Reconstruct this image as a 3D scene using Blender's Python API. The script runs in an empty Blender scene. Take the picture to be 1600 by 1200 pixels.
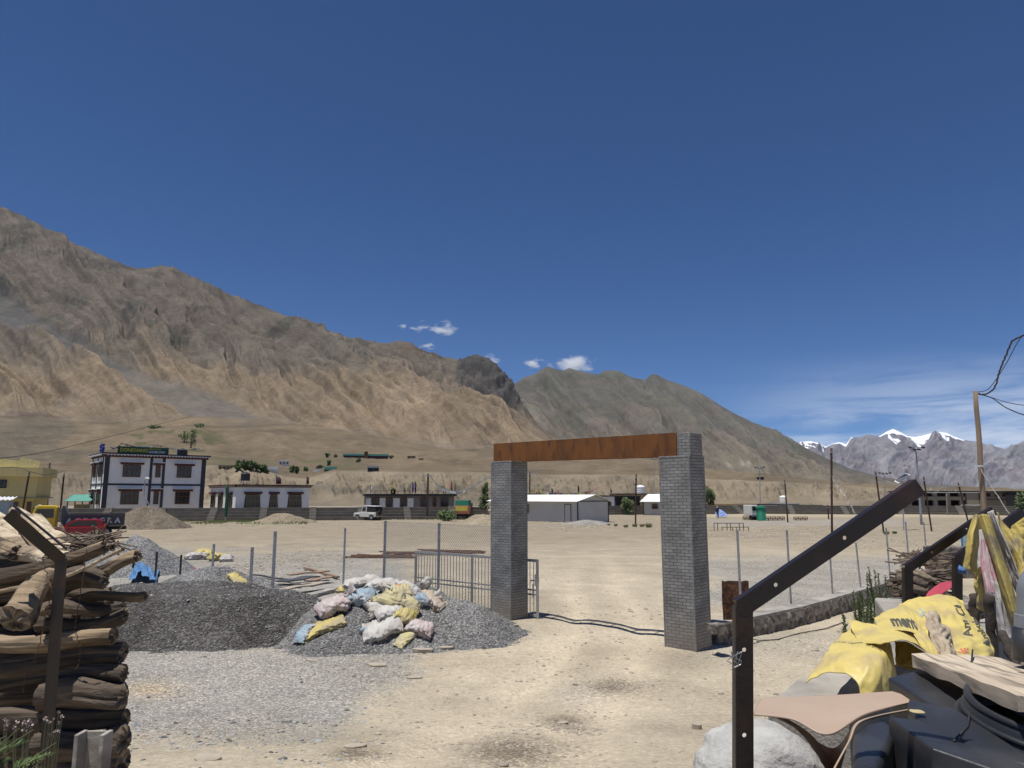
import bpy, bmesh, math, random
import numpy as np
from mathutils import Vector, Matrix
R = math.radians
random.seed(7)
SC = bpy.context.scene
COL = SC.collection

# ---------------------------------------------------------------- camera, sky, sun, exposure
CAM_Z = 3.2
FPX = 1110.0
PITCH = math.atan(175.0 / FPX)
cam_d = bpy.data.cameras.new('camera')
cam = bpy.data.objects.new('camera', cam_d)
COL.objects.link(cam)
cam.location = (0, 0, CAM_Z)
cam.rotation_euler = (R(90) + PITCH, 0, 0)
cam_d.sensor_width = 36
cam_d.lens = FPX / 1600 * 36
cam_d.clip_start = 0.05
cam_d.clip_end = 90000
SC.camera = cam
SC.render.resolution_x = 1024
SC.render.resolution_y = 768

SUN_EL = R(77)
SUN_DIR_XY = Vector((-0.80, -0.60)).normalized()      # horizontal direction towards the sun
sun_d = bpy.data.lights.new('sun', 'SUN')
sun_d.energy = 5.0
sun_d.angle = R(0.53)
sun_d.color = (1.0, 0.965, 0.91)
sun = bpy.data.objects.new('sun', sun_d)
COL.objects.link(sun)
sv = Vector((SUN_DIR_XY.x * math.cos(SUN_EL), SUN_DIR_XY.y * math.cos(SUN_EL), math.sin(SUN_EL)))
sun.rotation_euler = sv.to_track_quat('Z', 'Y').to_euler()
sun.location = (0, 0, 50)

W = bpy.data.worlds.new('World')
SC.world = W
W.use_nodes = True
nt = W.node_tree
nt.nodes.clear()
def wn(t, **k):
    n = nt.nodes.new(t)
    for a, b in k.items(): setattr(n, a, b)
    return n
sky = wn('ShaderNodeTexSky', sky_type='NISHITA')
sky.sun_disc = False
sky.sun_elevation = SUN_EL
sky.sun_rotation = math.atan2(SUN_DIR_XY.x, SUN_DIR_XY.y)
sky.altitude = 3700
sky.air_density = 0.68
sky.dust_density = 0.15
sky.ozone_density = 2.2
tc = wn('ShaderNodeTexCoord')
# cirrus bank low in the sky on the right (noise stretched along the horizon)
mp = wn('ShaderNodeMapping'); mp.inputs['Scale'].default_value = (3.2, 3.2, 26)
mp.inputs['Rotation'].default_value = (0.05, 0.06, 0)
nz = wn('ShaderNodeTexNoise'); nz.inputs['Scale'].default_value = 1.6; nz.inputs['Detail'].default_value = 9; nz.inputs['Roughness'].default_value = .62
nz.inputs['Distortion'].default_value = .5
sep = wn('ShaderNodeSeparateXYZ')
nt.links.new(tc.outputs['Generated'], mp.inputs['Vector'])
nt.links.new(mp.outputs[0], nz.inputs['Vector'])
nt.links.new(tc.outputs['Generated'], sep.inputs[0])
def wmath(op, a, b=None, c=None, clamp=False):
    n = wn('ShaderNodeMath', operation=op); n.use_clamp = clamp
    for i, v in enumerate((a, b, c)):
        if v is None: continue
        if isinstance(v, (int, float)): n.inputs[i].default_value = v
        else: nt.links.new(v, n.inputs[i])
    return n.outputs[0]
def wrange(v, a, b, c=0, d=1):
    n = wn('ShaderNodeMapRange'); n.interpolation_type = 'SMOOTHSTEP'
    nt.links.new(v, n.inputs[0])
    for i, q in enumerate((a, b, c, d)): n.inputs[i + 1].default_value = q
    return n.outputs[0]
low = wrange(sep.outputs['Z'], 0.05, 0.19, 1, 0)
right = wrange(sep.outputs['X'], 0.22, 0.52, 0, 1)
cz = wrange(nz.outputs['Fac'], 0.33, 0.62, 0, 1)
cmask = wmath('MULTIPLY', wmath('MULTIPLY', low, right), cz)
cmask = wmath('MULTIPLY', cmask, 0.78, clamp=True)
mixc = wn('ShaderNodeMix', data_type='RGBA')
nt.links.new(cmask, mixc.inputs['Factor'])
hs = wn('ShaderNodeHueSaturation'); hs.inputs['Saturation'].default_value = 1.28; hs.inputs['Hue'].default_value = .507
nt.links.new(sky.outputs[0], hs.inputs['Color'])
nt.links.new(hs.outputs[0], mixc.inputs['A'])
mixc.inputs['B'].default_value = (8.2, 8.7, 9.6, 1)
bg = wn('ShaderNodeBackground'); bg.inputs['Strength'].default_value = 0.1
nt.links.new(mixc.outputs['Result'], bg.inputs['Color'])
out = wn('ShaderNodeOutputWorld')
nt.links.new(bg.outputs[0], out.inputs['Surface'])

vs = SC.view_settings
SC.cycles.volume_bounces = 4
vs.view_transform = 'Standard'; vs.look = 'None'; vs.gamma = 1; vs.use_curve_mapping = False
vs.exposure = 0.0

# ---------------------------------------------------------------- pixel -> place helpers
_c, _s = math.cos(PITCH), math.sin(PITCH)
def ray(px, py):
    u = (px - 800) / FPX; v = (600 - py) / FPX
    return Vector((u, _c - v * _s, _s + v * _c))
def at(px, py, d):                      # the point seen at this pixel at forward distance d
    r = ray(px, py); return Vector((0, 0, CAM_Z)) + r * (d / r.y)
def G(px, py, z=0.0):                   # the point at height z
    r = ray(px, py); t = (z - CAM_Z) / r.z
    return Vector((0, 0, CAM_Z)) + r * t
def zat(px, py, x, y):                  # height at a known place for a pixel row
    r = ray(px, py); return CAM_Z + r.z / r.y * y
def smooth(a, b, x):
    t = np.clip((np.asarray(x, float) - a) / (b - a), 0, 1); return t * t * (3 - 2 * t)

# ---------------------------------------------------------------- numpy noise
def _h(ix, iy, s):
    h = (ix * 374761393 + iy * 668265263 + s * 1442695041) & 0xffffffff
    h = ((h ^ (h >> 13)) * 1274126177) & 0xffffffff
    h = (h ^ (h >> 16)) & 0xffffffff
    return h / 4294967295.0
def vnoise(x, y, s=0):
    x = np.asarray(x, float); y = np.asarray(y, float)
    ix = np.floor(x).astype(np.int64); iy = np.floor(y).astype(np.int64)
    fx = x - ix; fy = y - iy
    fx = fx * fx * fx * (fx * (fx * 6 - 15) + 10); fy = fy * fy * fy * (fy * (fy * 6 - 15) + 10)
    a = _h(ix, iy, s); b = _h(ix + 1, iy, s); c = _h(ix, iy + 1, s); d = _h(ix + 1, iy + 1, s)
    return (a + (b - a) * fx) * (1 - fy) + (c + (d - c) * fx) * fy
def fbm(x, y, o=5, s=0, g=.5):
    t = 0; a = 1; n = 0
    for i in range(o):
        t = t + a * (vnoise(x, y, s + i * 17) - .5); n += a; a *= g
        x, y = 1.93 * x + .61 * y + 7.1, 1.93 * y - .61 * x + 3.3
    return t / n * 2
def ridged(x, y, o=5, s=0, g=.5):
    t = 0; a = 1; n = 0
    for i in range(o):
        t = t + a * (1 - np.abs(2 * vnoise(x, y, s + i * 31) - 1)); n += a; a *= g
        x, y = 2.02 * x + 5.2, 2.02 * y + 1.7
    return t / n

# ---------------------------------------------------------------- materials
def mat(name, c1, c2=None, scale=6, rough=.8, bump=0., bscale=60, metal=0., c3=None, s3=1.2, stretch=(1, 1, 1),
        detail=6, spec=.5, lo=.35, hi=.65, coord='Object', ior=None, dist=0., alpha=None, lo3=.45, hi3=.65):
    m = bpy.data.materials.new(name); m.use_nodes = True
    n = m.node_tree.nodes; L = m.node_tree.links
    b = n['Principled BSDF']
    b.inputs['Roughness'].default_value = rough; b.inputs['Metallic'].default_value = metal
    b.inputs['Specular IOR Level'].default_value = spec
    t = n.new('ShaderNodeTexCoord'); mp = n.new('ShaderNodeMapping'); mp.inputs['Scale'].default_value = stretch
    L.new(t.outputs[coord], mp.inputs[0])
    c2 = c2 or tuple(v * .75 for v in c1)
    nz = n.new('ShaderNodeTexNoise'); nz.inputs['Scale'].default_value = scale; nz.inputs['Detail'].default_value = detail
    nz.inputs['Distortion'].default_value = dist; nz.inputs['Roughness'].default_value = .6
    L.new(mp.outputs[0], nz.inputs['Vector'])
    r = n.new('ShaderNodeMapRange'); r.inputs[1].default_value = lo; r.inputs[2].default_value = hi
    L.new(nz.outputs['Fac'], r.inputs[0])
    mx = n.new('ShaderNodeMix'); mx.data_type = 'RGBA'
    mx.inputs['A'].default_value = (*c1, 1); mx.inputs['B'].default_value = (*c2, 1)
    L.new(r.outputs[0], mx.inputs['Factor']); res = mx.outputs['Result']
    if c3:
        n3 = n.new('ShaderNodeTexNoise'); n3.inputs['Scale'].default_value = s3; n3.inputs['Detail'].default_value = 5
        L.new(mp.outputs[0], n3.inputs['Vector'])
        r3 = n.new('ShaderNodeMapRange'); r3.inputs[1].default_value = lo3; r3.inputs[2].default_value = hi3
        L.new(n3.outputs['Fac'], r3.inputs[0])
        m3 = n.new('ShaderNodeMix'); m3.data_type = 'RGBA'; m3.inputs['B'].default_value = (*c3, 1)
        L.new(res, m3.inputs['A']); L.new(r3.outputs[0], m3.inputs['Factor']); res = m3.outputs['Result']
    L.new(res, b.inputs['Base Color'])
    if bump:
        nb = n.new('ShaderNodeTexNoise'); nb.inputs['Scale'].default_value = bscale; nb.inputs['Detail'].default_value = 5
        L.new(mp.outputs[0], nb.inputs['Vector'])
        bp = n.new('ShaderNodeBump'); bp.inputs['Distance'].default_value = bump; bp.inputs['Strength'].default_value = .9
        L.new(nb.outputs['Fac'], bp.inputs['Height']); L.new(bp.outputs[0], b.inputs['Normal'])
    return m

# ---------------------------------------------------------------- mesh builder
class MB:
    def __init__(s): s.v = []; s.f = []; s.uv = None
    def add(s, vs, fs):
        o = len(s.v); s.v += [tuple(p) for p in vs]; s.f += [tuple(i + o for i in f) for f in fs]; return s
    def box(s, c, sz, rz=0, M=None):
        x, y, z = sz[0] / 2, sz[1] / 2, sz[2] / 2
        m = M or Matrix.Rotation(rz, 3, 'Z'); c = Vector(c)
        P = [c + m @ Vector((a * x, b * y, d * z)) for a in (-1, 1) for b in (-1, 1) for d in (-1, 1)]
        return s.add(P, [(0, 1, 3, 2), (4, 6, 7, 5), (0, 4, 5, 1), (2, 3, 7, 6), (0, 2, 6, 4), (1, 5, 7, 3)])
    def bar(s, a, b, w, h=None, up=(0, 0, 1)):      # rectangular bar from a to b
        a = Vector(a); b = Vector(b); h = h or w; d = (b - a); L = d.length
        if L < 1e-6: return s
        d.normalize(); upv = Vector(up)
        if abs(d.dot(upv)) > .98: upv = Vector((0, 1, 0))
        sx = d.cross(upv).normalized(); sz = sx.cross(d)
        M = Matrix((sx, d, sz)).transposed()
        return s.box((a + b) / 2, (w, L, h), M=M)
    def tube(s, pts, r, n=8, cap=True):
        pts = [Vector(p) for p in pts]; k = len(pts); rings = []; prev = None
        for i, p in enumerate(pts):
            d = (pts[min(i + 1, k - 1)] - pts[max(i - 1, 0)]).normalized()
            if prev is None:
                u = Vector((0, 0, 1)) if abs(d.z) < .9 else Vector((1, 0, 0))
                prev = d.cross(u).normalized()
            prev = (prev - d * prev.dot(d)).normalized(); w = d.cross(prev)
            rr = r[i] if isinstance(r, (list, tuple)) else r
            rings.append([p + (prev * math.cos(2 * math.pi * j / n) + w * math.sin(2 * math.pi * j / n)) * rr for j in range(n)])
        V = [q for g in rings for q in g]
        F = [(i * n + j, i * n + (j + 1) % n, (i + 1) * n + (j + 1) % n, (i + 1) * n + j) for i in range(k - 1) for j in range(n)]
        if cap: F += [tuple(range(n))[::-1], tuple((k - 1) * n + j for j in range(n))]
        return s.add(V, F)
    def cyl(s, c, r, h, n=16, r2=None):
        c = Vector(c); return s.tube([c, c + Vector((0, 0, h))], [r, r if r2 is None else r2], n)
    def prism(s, poly, ext):                        # polygon (3d points) extruded by vector
        poly = [Vector(p) for p in poly]; n = len(poly); e = Vector(ext)
        return s.add(poly + [p + e for p in poly], [tuple(range(n))[::-1], tuple(range(n, 2 * n))] + [(i, (i + 1) % n, n + (i + 1) % n, n + i) for i in range(n)])
    def grid(s, P):                                 # P[i][j] points
        m, n = len(P), len(P[0])
        return s.add([p for row in P for p in row], [(i * n + j, i * n + j + 1, (i + 1) * n + j + 1, (i + 1) * n + j) for i in range(m - 1) for j in range(n - 1)])
    def build(s, name, m, parent=None, world=False, smooth=False, bevel=0, solid=0, sub=0, auto=None):
        me = bpy.data.meshes.new(name)
        V = s.v
        if world and parent is not None:
            inv = parent.matrix_basis.inverted(); V = [inv @ Vector(p) for p in V]
        me.from_pydata([tuple(p) for p in V], [], s.f)
        bm = bmesh.new(); bm.from_mesh(me)
        bmesh.ops.recalc_face_normals(bm, faces=bm.faces); bm.to_mesh(me); bm.free()
        me.materials.append(m)
        if smooth: me.polygons.foreach_set('use_smooth', [True] * len(me.polygons))
        o = bpy.data.objects.new(name, me); COL.objects.link(o)
        if parent is not None: o.parent = parent
        if bevel:
            q = o.modifiers.new('bevel', 'BEVEL'); q.width = bevel; q.segments = 2; q.limit_method = 'ANGLE'
        if solid:
            q = o.modifiers.new('solid', 'SOLIDIFY'); q.thickness = solid; q.offset = 0
        if sub:
            q = o.modifiers.new('sub', 'SUBSURF'); q.levels = sub; q.render_levels = sub
        return o
def tag(o, label=None, cat=None, group=None, kind=None):
    if label: o['label'] = label
    if cat:
        o['category'] = cat
        if not kind: kind = 'thing'
    if group: o['group'] = group
    if kind: o['kind'] = kind
    return o
def thing(name, label, cat, loc=(0, 0, 0), rz=0, group=None):
    o = bpy.data.objects.new(name, None); COL.objects.link(o)
    o.location = loc; o.rotation_euler = (0, 0, rz); o.empty_display_size = .2
    o.matrix_basis = Matrix.Translation(Vector(loc)) @ Matrix.Rotation(rz, 4, 'Z')
    return tag(o, label, cat, group)
def copy_tree(o, parent=None):
    c = o.copy(); COL.objects.link(c)
    if parent is not None: c.parent = parent
    for ch in [k for k in bpy.data.objects if k.parent == o and k != c]: copy_tree(ch, c)
    return c
def npmesh(name, X, Y, Z, m, attrs=None, wrap=False, smooth=True):
    r, c = X.shape
    co = np.stack([X, Y, Z], -1).reshape(-1, 3).astype(np.float32)
    i = np.arange(r * c).reshape(r, c)
    if wrap:
        i2 = np.concatenate([i, i[:, :1]], 1)
    else: i2 = i
    q = np.stack([i2[:-1, :-1], i2[:-1, 1:], i2[1:, 1:], i2[1:, :-1]], -1).reshape(-1, 4)
    me = bpy.data.meshes.new(name)
    me.vertices.add(len(co)); me.vertices.foreach_set('co', co.ravel())
    me.loops.add(q.size); me.loops.foreach_set('vertex_index', q.ravel().astype(np.int32))
    me.polygons.add(len(q)); me.polygons.foreach_set('loop_start', np.arange(0, q.size, 4, dtype=np.int32))
    me.update(calc_edges=True)
    me.polygons.foreach_set('use_smooth', [smooth] * len(q))
    for k, v in (attrs or {}).items():
        a = me.attributes.new(k, 'FLOAT', 'POINT'); a.data.foreach_set('value', np.asarray(v, np.float32).ravel())
    me.materials.append(m)
    o = bpy.data.objects.new(name, me); COL.objects.link(o)
    return o
def rnd(a, b): return random.uniform(a, b)
# ================================================================ TERRAIN
def colmat(name, fine=8., amp=.35, bump=.0, bscale=30., vor=0., rough=.95, coord='Object', mid=0., vamp=.5, vdist=.0):
    """material of an own-colour attribute 'col', broken up by noise; vor adds pebble cells"""
    m = bpy.data.materials.new(name); m.use_nodes = True
    n = m.node_tree.nodes; L = m.node_tree.links; b = n['Principled BSDF']
    b.inputs['Roughness'].default_value = rough; b.inputs['Specular IOR Level'].default_value = .15
    a = n.new('ShaderNodeAttribute'); a.attribute_name = 'col'
    t = n.new('ShaderNodeTexCoord')
    def noise(s, d=6, r=.65):
        q = n.new('ShaderNodeTexNoise'); q.inputs['Scale'].default_value = s; q.inputs['Detail'].default_value = d
        q.inputs['Roughness'].default_value = r; L.new(t.outputs[coord], q.inputs['Vector']); return q.outputs['Fac']
    def rng(v, lo, hi):
        q = n.new('ShaderNodeMapRange'); q.inputs[1].default_value = .3; q.inputs[2].default_value = .7
        q.inputs[3].default_value = lo; q.inputs[4].default_value = hi; L.new(v, q.inputs[0]); return q.outputs[0]
    def mul(x, y):
        q = n.new('ShaderNodeVectorMath'); q.operation = 'SCALE'; L.new(x, q.inputs[0]); L.new(y, q.inputs['Scale']); return q.outputs[0]
    c = mul(a.outputs['Color'], rng(noise(fine), 1 - amp, 1 + amp))
    if mid: c = mul(c, rng(noise(mid), 1 - amp * .8, 1 + amp * .8))
    h = noise(bscale, 8)
    if vor:
        v = n.new('ShaderNodeTexVoronoi'); v.inputs['Scale'].default_value = vor; L.new(t.outputs[coord], v.inputs['Vector'])
        sp = n.new('ShaderNodeSeparateColor'); L.new(v.outputs['Color'], sp.inputs[0])
        st = n.new('ShaderNodeAttribute'); st.attribute_name = 'stony'
        pw = n.new('ShaderNodeMath'); pw.operation = 'POWER'; L.new(sp.outputs[0], pw.inputs[0]); pw.inputs[1].default_value = 2.2
        md = n.new('ShaderNodeMath'); md.operation = 'MULTIPLY_ADD'; L.new(pw.outputs[0], md.inputs[0]); md.inputs[1].default_value = vamp * 2.4; md.inputs[2].default_value = -vamp * .75
        ms = n.new('ShaderNodeMath'); ms.operation = 'MULTIPLY_ADD'; L.new(md.outputs[0], ms.inputs[0]); L.new(st.outputs['Fac'], ms.inputs[1]); ms.inputs[2].default_value = 1
        c = mul(c, ms.outputs[0])
        hm = n.new('ShaderNodeMath'); hm.operation = 'MULTIPLY'; L.new(v.outputs['Distance'], hm.inputs[0]); L.new(st.outputs['Fac'], hm.inputs[1])
        bp0 = n.new('ShaderNodeBump'); bp0.invert = True; bp0.inputs['Distance'].default_value = vdist; L.new(hm.outputs[0], bp0.inputs['Height'])
    L.new(c, b.inputs['Base Color'])
    if bump:
        bp = n.new('ShaderNodeBump'); bp.inputs['Distance'].default_value = bump; L.new(h, bp.inputs['Height'])
        if vor: L.new(bp0.outputs[0], bp.inputs['Normal'])
        L.new(bp.outputs[0], b.inputs['Normal'])
    return m
def colattr(o, C):
    a = o.data.attributes.new('col', 'FLOAT_COLOR', 'POINT')
    C = np.concatenate([C.reshape(-1, 3), np.ones((C.size // 3, 1))], 1).astype(np.float32)
    a.data.foreach_set('color', C.ravel())
def mixc_(A, B, f):
    return A + (np.asarray(B) - A) * np.clip(f, 0, 1)[..., None]
def bump_(x, y, cx, cy, rx, ry, rot=0):       # soft blob in 2d
    c, s = math.cos(rot), math.sin(rot); dx = (x - cx); dy = (y - cy)
    q = ((dx * c + dy * s) / rx) ** 2 + ((-dx * s + dy * c) / ry) ** 2
    return np.exp(-q * 1.2)
def pix(X, Y, Z):                              # projection of world points
    zc = Z - CAM_Z; f = Y * _c + zc * _s; f = np.where(f < .05, .05, f)
    return 800 + FPX * X / f, 600 - FPX * (-Y * _s + zc * _c) / f

# heaps: centre x, y, half length, half width, height, rotation
def hp(px, d, rx, ry, pytop, rot=0):
    p = at(px, pytop, d); return [p.x, p.y, rx, ry, p.z, rot]
HEAPS = dict(
    dark=hp(300, 17.8, 4.2, 2.5, 912, -.03),
    sackh=hp(618, 17.4, 3.05, 2.35, 912, -.12),
    grey=hp(212, 31, 2.6, 2.6, 836, .2),
    low=hp(330, 24, 2.6, 1.6, 886, .1),
    brown=hp(229, 74, 4.6, 4.0, 790, 0),
    sand=hp(442, 88, 4.2, 2.6, 802, .1),
    sandy=hp(752, 82, 3.4, 2.5, 804, 0),
    shedh=hp(918, 84, 3.2, 2.2, 812, 0))
def heap_h(h, x, y):
    cx, cy, rx, ry, H, rot = h; flat = 1.9 if h is HEAPS['dark'] else (1.35 if h is HEAPS['sackh'] else 1.12)
    c, s = math.cos(rot), math.sin(rot); dx = x - cx; dy = y - cy
    u = (dx * c + dy * s) / rx; v = (-dx * s + dy * c) / ry
    r = np.sqrt(u * u + v * v) + .16 * fbm(x / (rx * .45) + cx, y / (rx * .45), 4, 3)
    r = np.clip(r, 0, 3)
    prof = np.where(r < 1, (1 - r) ** 1.0, 0) ; prof = np.minimum(prof * flat, .72 + .28 * prof)
    f = .05 * H * fbm(x * 2.2, y * 2.2, 5, 9) + .02 * fbm(x * 9, y * 9, 3, 12)
    return np.where(r < 1.05, H * prof + f * np.clip((1.05 - r) * 6, 0, 1), -.02)
def trackx(y):
    return np.where(y < 15, -.75 + .29 * (y - 6), 1.86 + .10 * (y - 15)) + .12 * np.sin(y * .4)
def gz(x, y):
    x = np.asarray(x, float); y = np.asarray(y, float)
    z = 1.35 * (1 - smooth(1.5, 12.5, y))
    r = np.sqrt(x * x + y * y)
    near = np.clip(1 - (r - 60) / 120, .15, 1)
    z = z + (.05 * fbm(x / 2.6, y / 2.6, 4, 1) + .018 * fbm(x * 1.3, y * 1.3, 4, 2)) * near + .09 * fbm(x / 14, y / 14, 3, 5)
    # wheel ruts curving from the camera through the gateway
    px_, _ = pix(x, y, z)
    for off, in ((-.8,), (.8,)):
        cx = trackx(y) + off
        z = z - .05 * np.exp(-((x - cx) / .28) ** 2) * np.clip((40 - y) / 20, 0, 1) * np.clip((y - 2) / 3, 0, 1)
    # gentle shelf of raised ground on the left compound
    return z * (r < 400) - .02 * (r >= 400)
def surf(x, y):
    z = gz(x, y)
    for h in HEAPS.values(): z = np.maximum(z, gz(x, y) + heap_h(h, x, y))
    return z
def H(px, py, tmax=160):                       # first hit of a pixel ray with the ground and its heaps
    r = ray(px, py); r = r / r.y
    t = np.linspace(3, tmax, 6000); t = 3 * (tmax / 3) ** np.linspace(0, 1, 6000)
    X = r.x * t; Y = t; Z = CAM_Z + r.z * t
    k = np.argmax(Z < surf(X, Y))
    if k == 0: return G(px, py, 0)
    return Vector((X[k], Y[k], Z[k]))

# ---- ground sheet
GM = colmat('ground_dirt', fine=11.0, amp=.2, mid=.5, bump=.03, bscale=20, vor=34, vamp=.42, vdist=.015)
az1 = np.linspace(R(-44), R(44), 900); az2 = np.linspace(R(46), R(314), 90)
az = np.concatenate([az1, az2])
rr = np.concatenate([[.3, 1, 2, 2.8], 3.4 * (260 / 3.4) ** np.linspace(0, 1, 620), [330, 450, 700, 1500, 4000, 12000, 27500]])
AZ, RR = np.meshgrid(az, rr)
X = RR * np.sin(AZ); Y = RR * np.cos(AZ); Z = gz(X, Y)
PX, PY = pix(X, Y, Z)
front = (Y > 2) & (np.abs(AZ) < R(45))
n1 = fbm(X / 3, Y / 3, 5, 21); n2 = fbm(X / .9, Y / .9, 4, 22); n3 = fbm(X / 11, Y / 11, 4, 23)
tan_ = np.array([.44, .378, .28]); C = np.ones(X.shape + (3,)) * tan_
C = C * (1 + .16 * n3 + .18 * n1 + .10 * n2)[..., None]
C = mixc_(C, [.36, .305, .222], smooth(.05, .5, n3 + .5 * n1))
def soft(v, a, b, w): return smooth(a - w, a + w, v) * (1 - smooth(b - w, b + w, v))
grav = np.zeros(X.shape)
edge = 85 * n1 + 40 * n2
grav = np.maximum(grav, soft(PX + edge + (PY - 1010) * 1.1, -200, 680, 50) * soft(PY + edge * .4, 985, 1150, 35) * .9)
grav = np.maximum(grav, soft(PX + edge, -200, 610, 40) * soft(PY + edge * .25, 858, 1000, 14))
grav = np.maximum(grav, soft(PX + edge, 1105, 1480, 30) * soft(PY + edge * .1, 872, 950, 9) * .9)
grav = np.maximum(grav, soft(PX + edge, 1125, 1330, 50) * soft(PY, 985, 1035, 14) * .35)
grav = np.maximum(grav, bump_(PX, PY, 930, 1085, 70, 20) * .45)
grav = np.maximum(grav, bump_(PX, PY, 740, 830, 1300, 9) * 0.0)
grav = grav * front * smooth(-.55, -.1, n1 + .3 * n2 + grav * .8 - .35)
C = mixc_(C, [.32, .305, .275], grav * .95)
gt = front * soft(PY, 930, 1300, 30)
track = np.zeros(X.shape)
for off in (-.8, .8):
    cx = trackx(Y) + off
    track = np.maximum(track, np.exp(-((X - cx + .2 * n1) / .5) ** 2))
C = mixc_(C, [.55, .468, .345], track * front * .75 * np.clip((45 - Y) / 25, 0, 1))
for (a, b, rx, ry) in ((800, 1178, 75, 22), (965, 1072, 45, 11), (880, 1132, 34, 10), (560, 1180, 40, 12)):
    C = mixc_(C, [.17, .135, .10], bump_(PX + 26 * n2, PY + 14 * n1, a, b, rx, ry) * front * .8)
    grav = np.maximum(grav, bump_(PX, PY, a, b, rx * 1.3, ry * 1.3) * front)
C = mixc_(C, [.46, .34, .20], bump_(PX, PY, 235, 1078, 50, 14) * front * .6)
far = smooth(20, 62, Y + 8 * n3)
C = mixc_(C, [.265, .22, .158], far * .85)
C = mixc_(C, [.27, .235, .19], soft(PY + 6 * n3, 786, 808, 4) * soft(PX, -300, 780, 20) * front * .6)
C = mixc_(C, [.42, .36, .255], soft(PY, 798, 808, 2.5) * soft(PX, 1060, 1900, 30) * front * .8)
C = mixc_(C, [.30, .27, .23], soft(PY + 2 * n3, 811, 822, 2.5) * soft(PX, 1100, 1420, 30) * front * .8)
C = mixc_(C, [.5, .45, .38], smooth(.25, .6, n2) * soft(PY + 3 * n3, 822, 833, 3) * soft(PX, 1140, 1500, 30) * front * .6)
C = mixc_(C, [.16, .19, .06], smooth(-.1, .35, n1 + .4 * n2) * soft(PY, 812.5, 819, 1.8) * soft(PX + edge, 335, 470, 14) * front * .85)
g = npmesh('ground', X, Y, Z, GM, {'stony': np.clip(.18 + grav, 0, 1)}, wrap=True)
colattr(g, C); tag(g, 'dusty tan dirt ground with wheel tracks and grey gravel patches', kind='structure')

# ---- gravel and earth heaps
def heap(key, name, label, cat, c1, c2, n=150, vor=30, vamp=.5, bumpy=.03):
    h = HEAPS[key]; cx, cy, rx, ry, Hh, rot = h
    m = colmat(name + '_' + key, fine=5, amp=.22, bump=bumpy, bscale=22, vor=vor, vamp=vamp, vdist=.03)
    a = np.linspace(0, 2 * np.pi, n * 2, endpoint=False); r = np.linspace(0.002, 1.18, n)
    A, Rr = np.meshgrid(a, r)
    c, s = math.cos(rot), math.sin(rot); U = Rr * np.cos(A) * rx; V = Rr * np.sin(A) * ry
    X = cx + U * c - V * s; Y = cy + U * s + V * c
    hh = heap_h(h, X, Y); Z = gz(X, Y) + hh; 
    Z = np.where(hh <= 0, gz(X, Y) - .06, Z)
    C = mixc_(np.ones(X.shape + (3,)) * np.array(c1), c2, smooth(-.3, .4, fbm(X * .9, Y * .9, 4, 77)))
    o = npmesh(name, X - cx, Y - cy, Z, m, {'stony': np.ones(X.shape)}, wrap=True)
    colattr(o, C); o.location = (cx, cy, 0)
    tag(o, label, cat)
    return o
heap('dark', 'earth_heap', 'dark damp earth and gravel heap between the wood pile and the sacks', 'earth heap', (.085, .078, .072), (.12, .112, .105), 190)
heap('sackh', 'gravel_heap', 'grey gravel heap carrying the pile of cement sacks, left of the gateway', 'gravel heap', (.18, .175, .168), (.25, .243, .232), 190)
heap('grey', 'gravel_heap', 'pale blue grey gravel heap behind the wood pile near the red car', 'gravel heap', (.21, .21, .21), (.27, .265, .26))
heap('low', 'gravel_heap', 'low grey gravel heap inside the fenced corner beside the blue tarpaulin', 'gravel heap', (.2, .195, .19), (.26, .255, .25))
heap('brown', 'earth_heap', 'tall brown cone of earth in front of the two storey homestay', 'earth heap', (.145, .12, .092), (.18, .148, .11), 110, vor=11, vamp=.28)
heap('sand', 'sand_heap', 'low sandy mound in front of the small white house', 'sand heap', (.28, .23, .16), (.22, .185, .13), 90, vor=11, vamp=.25)
heap('sandy', 'sand_heap', 'pale sandy mound beside the left gate pillar on the far side of the field', 'sand heap', (.33, .275, .195), (.28, .235, .165), 70, vor=11, vamp=.25)
heap('shedh', 'gravel_heap', 'small pale gravel heap in front of the right end of the white shed', 'gravel heap', (.30, .285, .26), (.24, .23, .21), 70, vor=11, vamp=.25)

# ---- loose stones
def stones(name, spots, m, label, cat=None, kind='stuff'):
    V = []; F = []
    ico = [(0, 0, 1), (.89, 0, .45), (.28, .85, .45), (-.72, .53, .45), (-.72, -.53, .45), (.28, -.85, .45), (.72, .53, -.4), (-.28, .85, -.4), (-.89, 0, -.4), (-.28, -.85, -.4), (.72, -.53, -.4)]
    fc = [(0, 1, 2), (0, 2, 3), (0, 3, 4), (0, 4, 5), (0, 5, 1), (1, 6, 2), (2, 7, 3), (3, 8, 4), (4, 9, 5), (5, 10, 1), (2, 6, 7), (3, 7, 8), (4, 8, 9), (5, 9, 10), (1, 10, 6)]
    rg = random.Random(5)
    for (x, y, z, s) in spots:
        o = len(V); a = rg.uniform(0, 6.3); c, si = math.cos(a), math.sin(a); ex = rg.uniform(.7, 1.5); ez = rg.uniform(.3, .75)
        for p in ico:
            k = s * rg.uniform(.75, 1.2); u = p[0] * ex * k; v = p[1] * k
            V.append((x + u * c - v * si, y + u * si + v * c, z + p[2] * k * ez))
        F += [tuple(i + o for i in f) for f in fc]
    me = bpy.data.meshes.new(name); me.from_pydata(V, [], F); me.materials.append(m)
    o = bpy.data.objects.new(name, me); COL.objects.link(o)
    return tag(o, label, cat, kind=kind)
STM = mat('stone_pale', (.46, .40, .31), (.27, .235, .185), 2.5, .9, .01, 80, detail=2, lo=.4, hi=.6, c3=(.3, .25, .2), s3=9)
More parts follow.
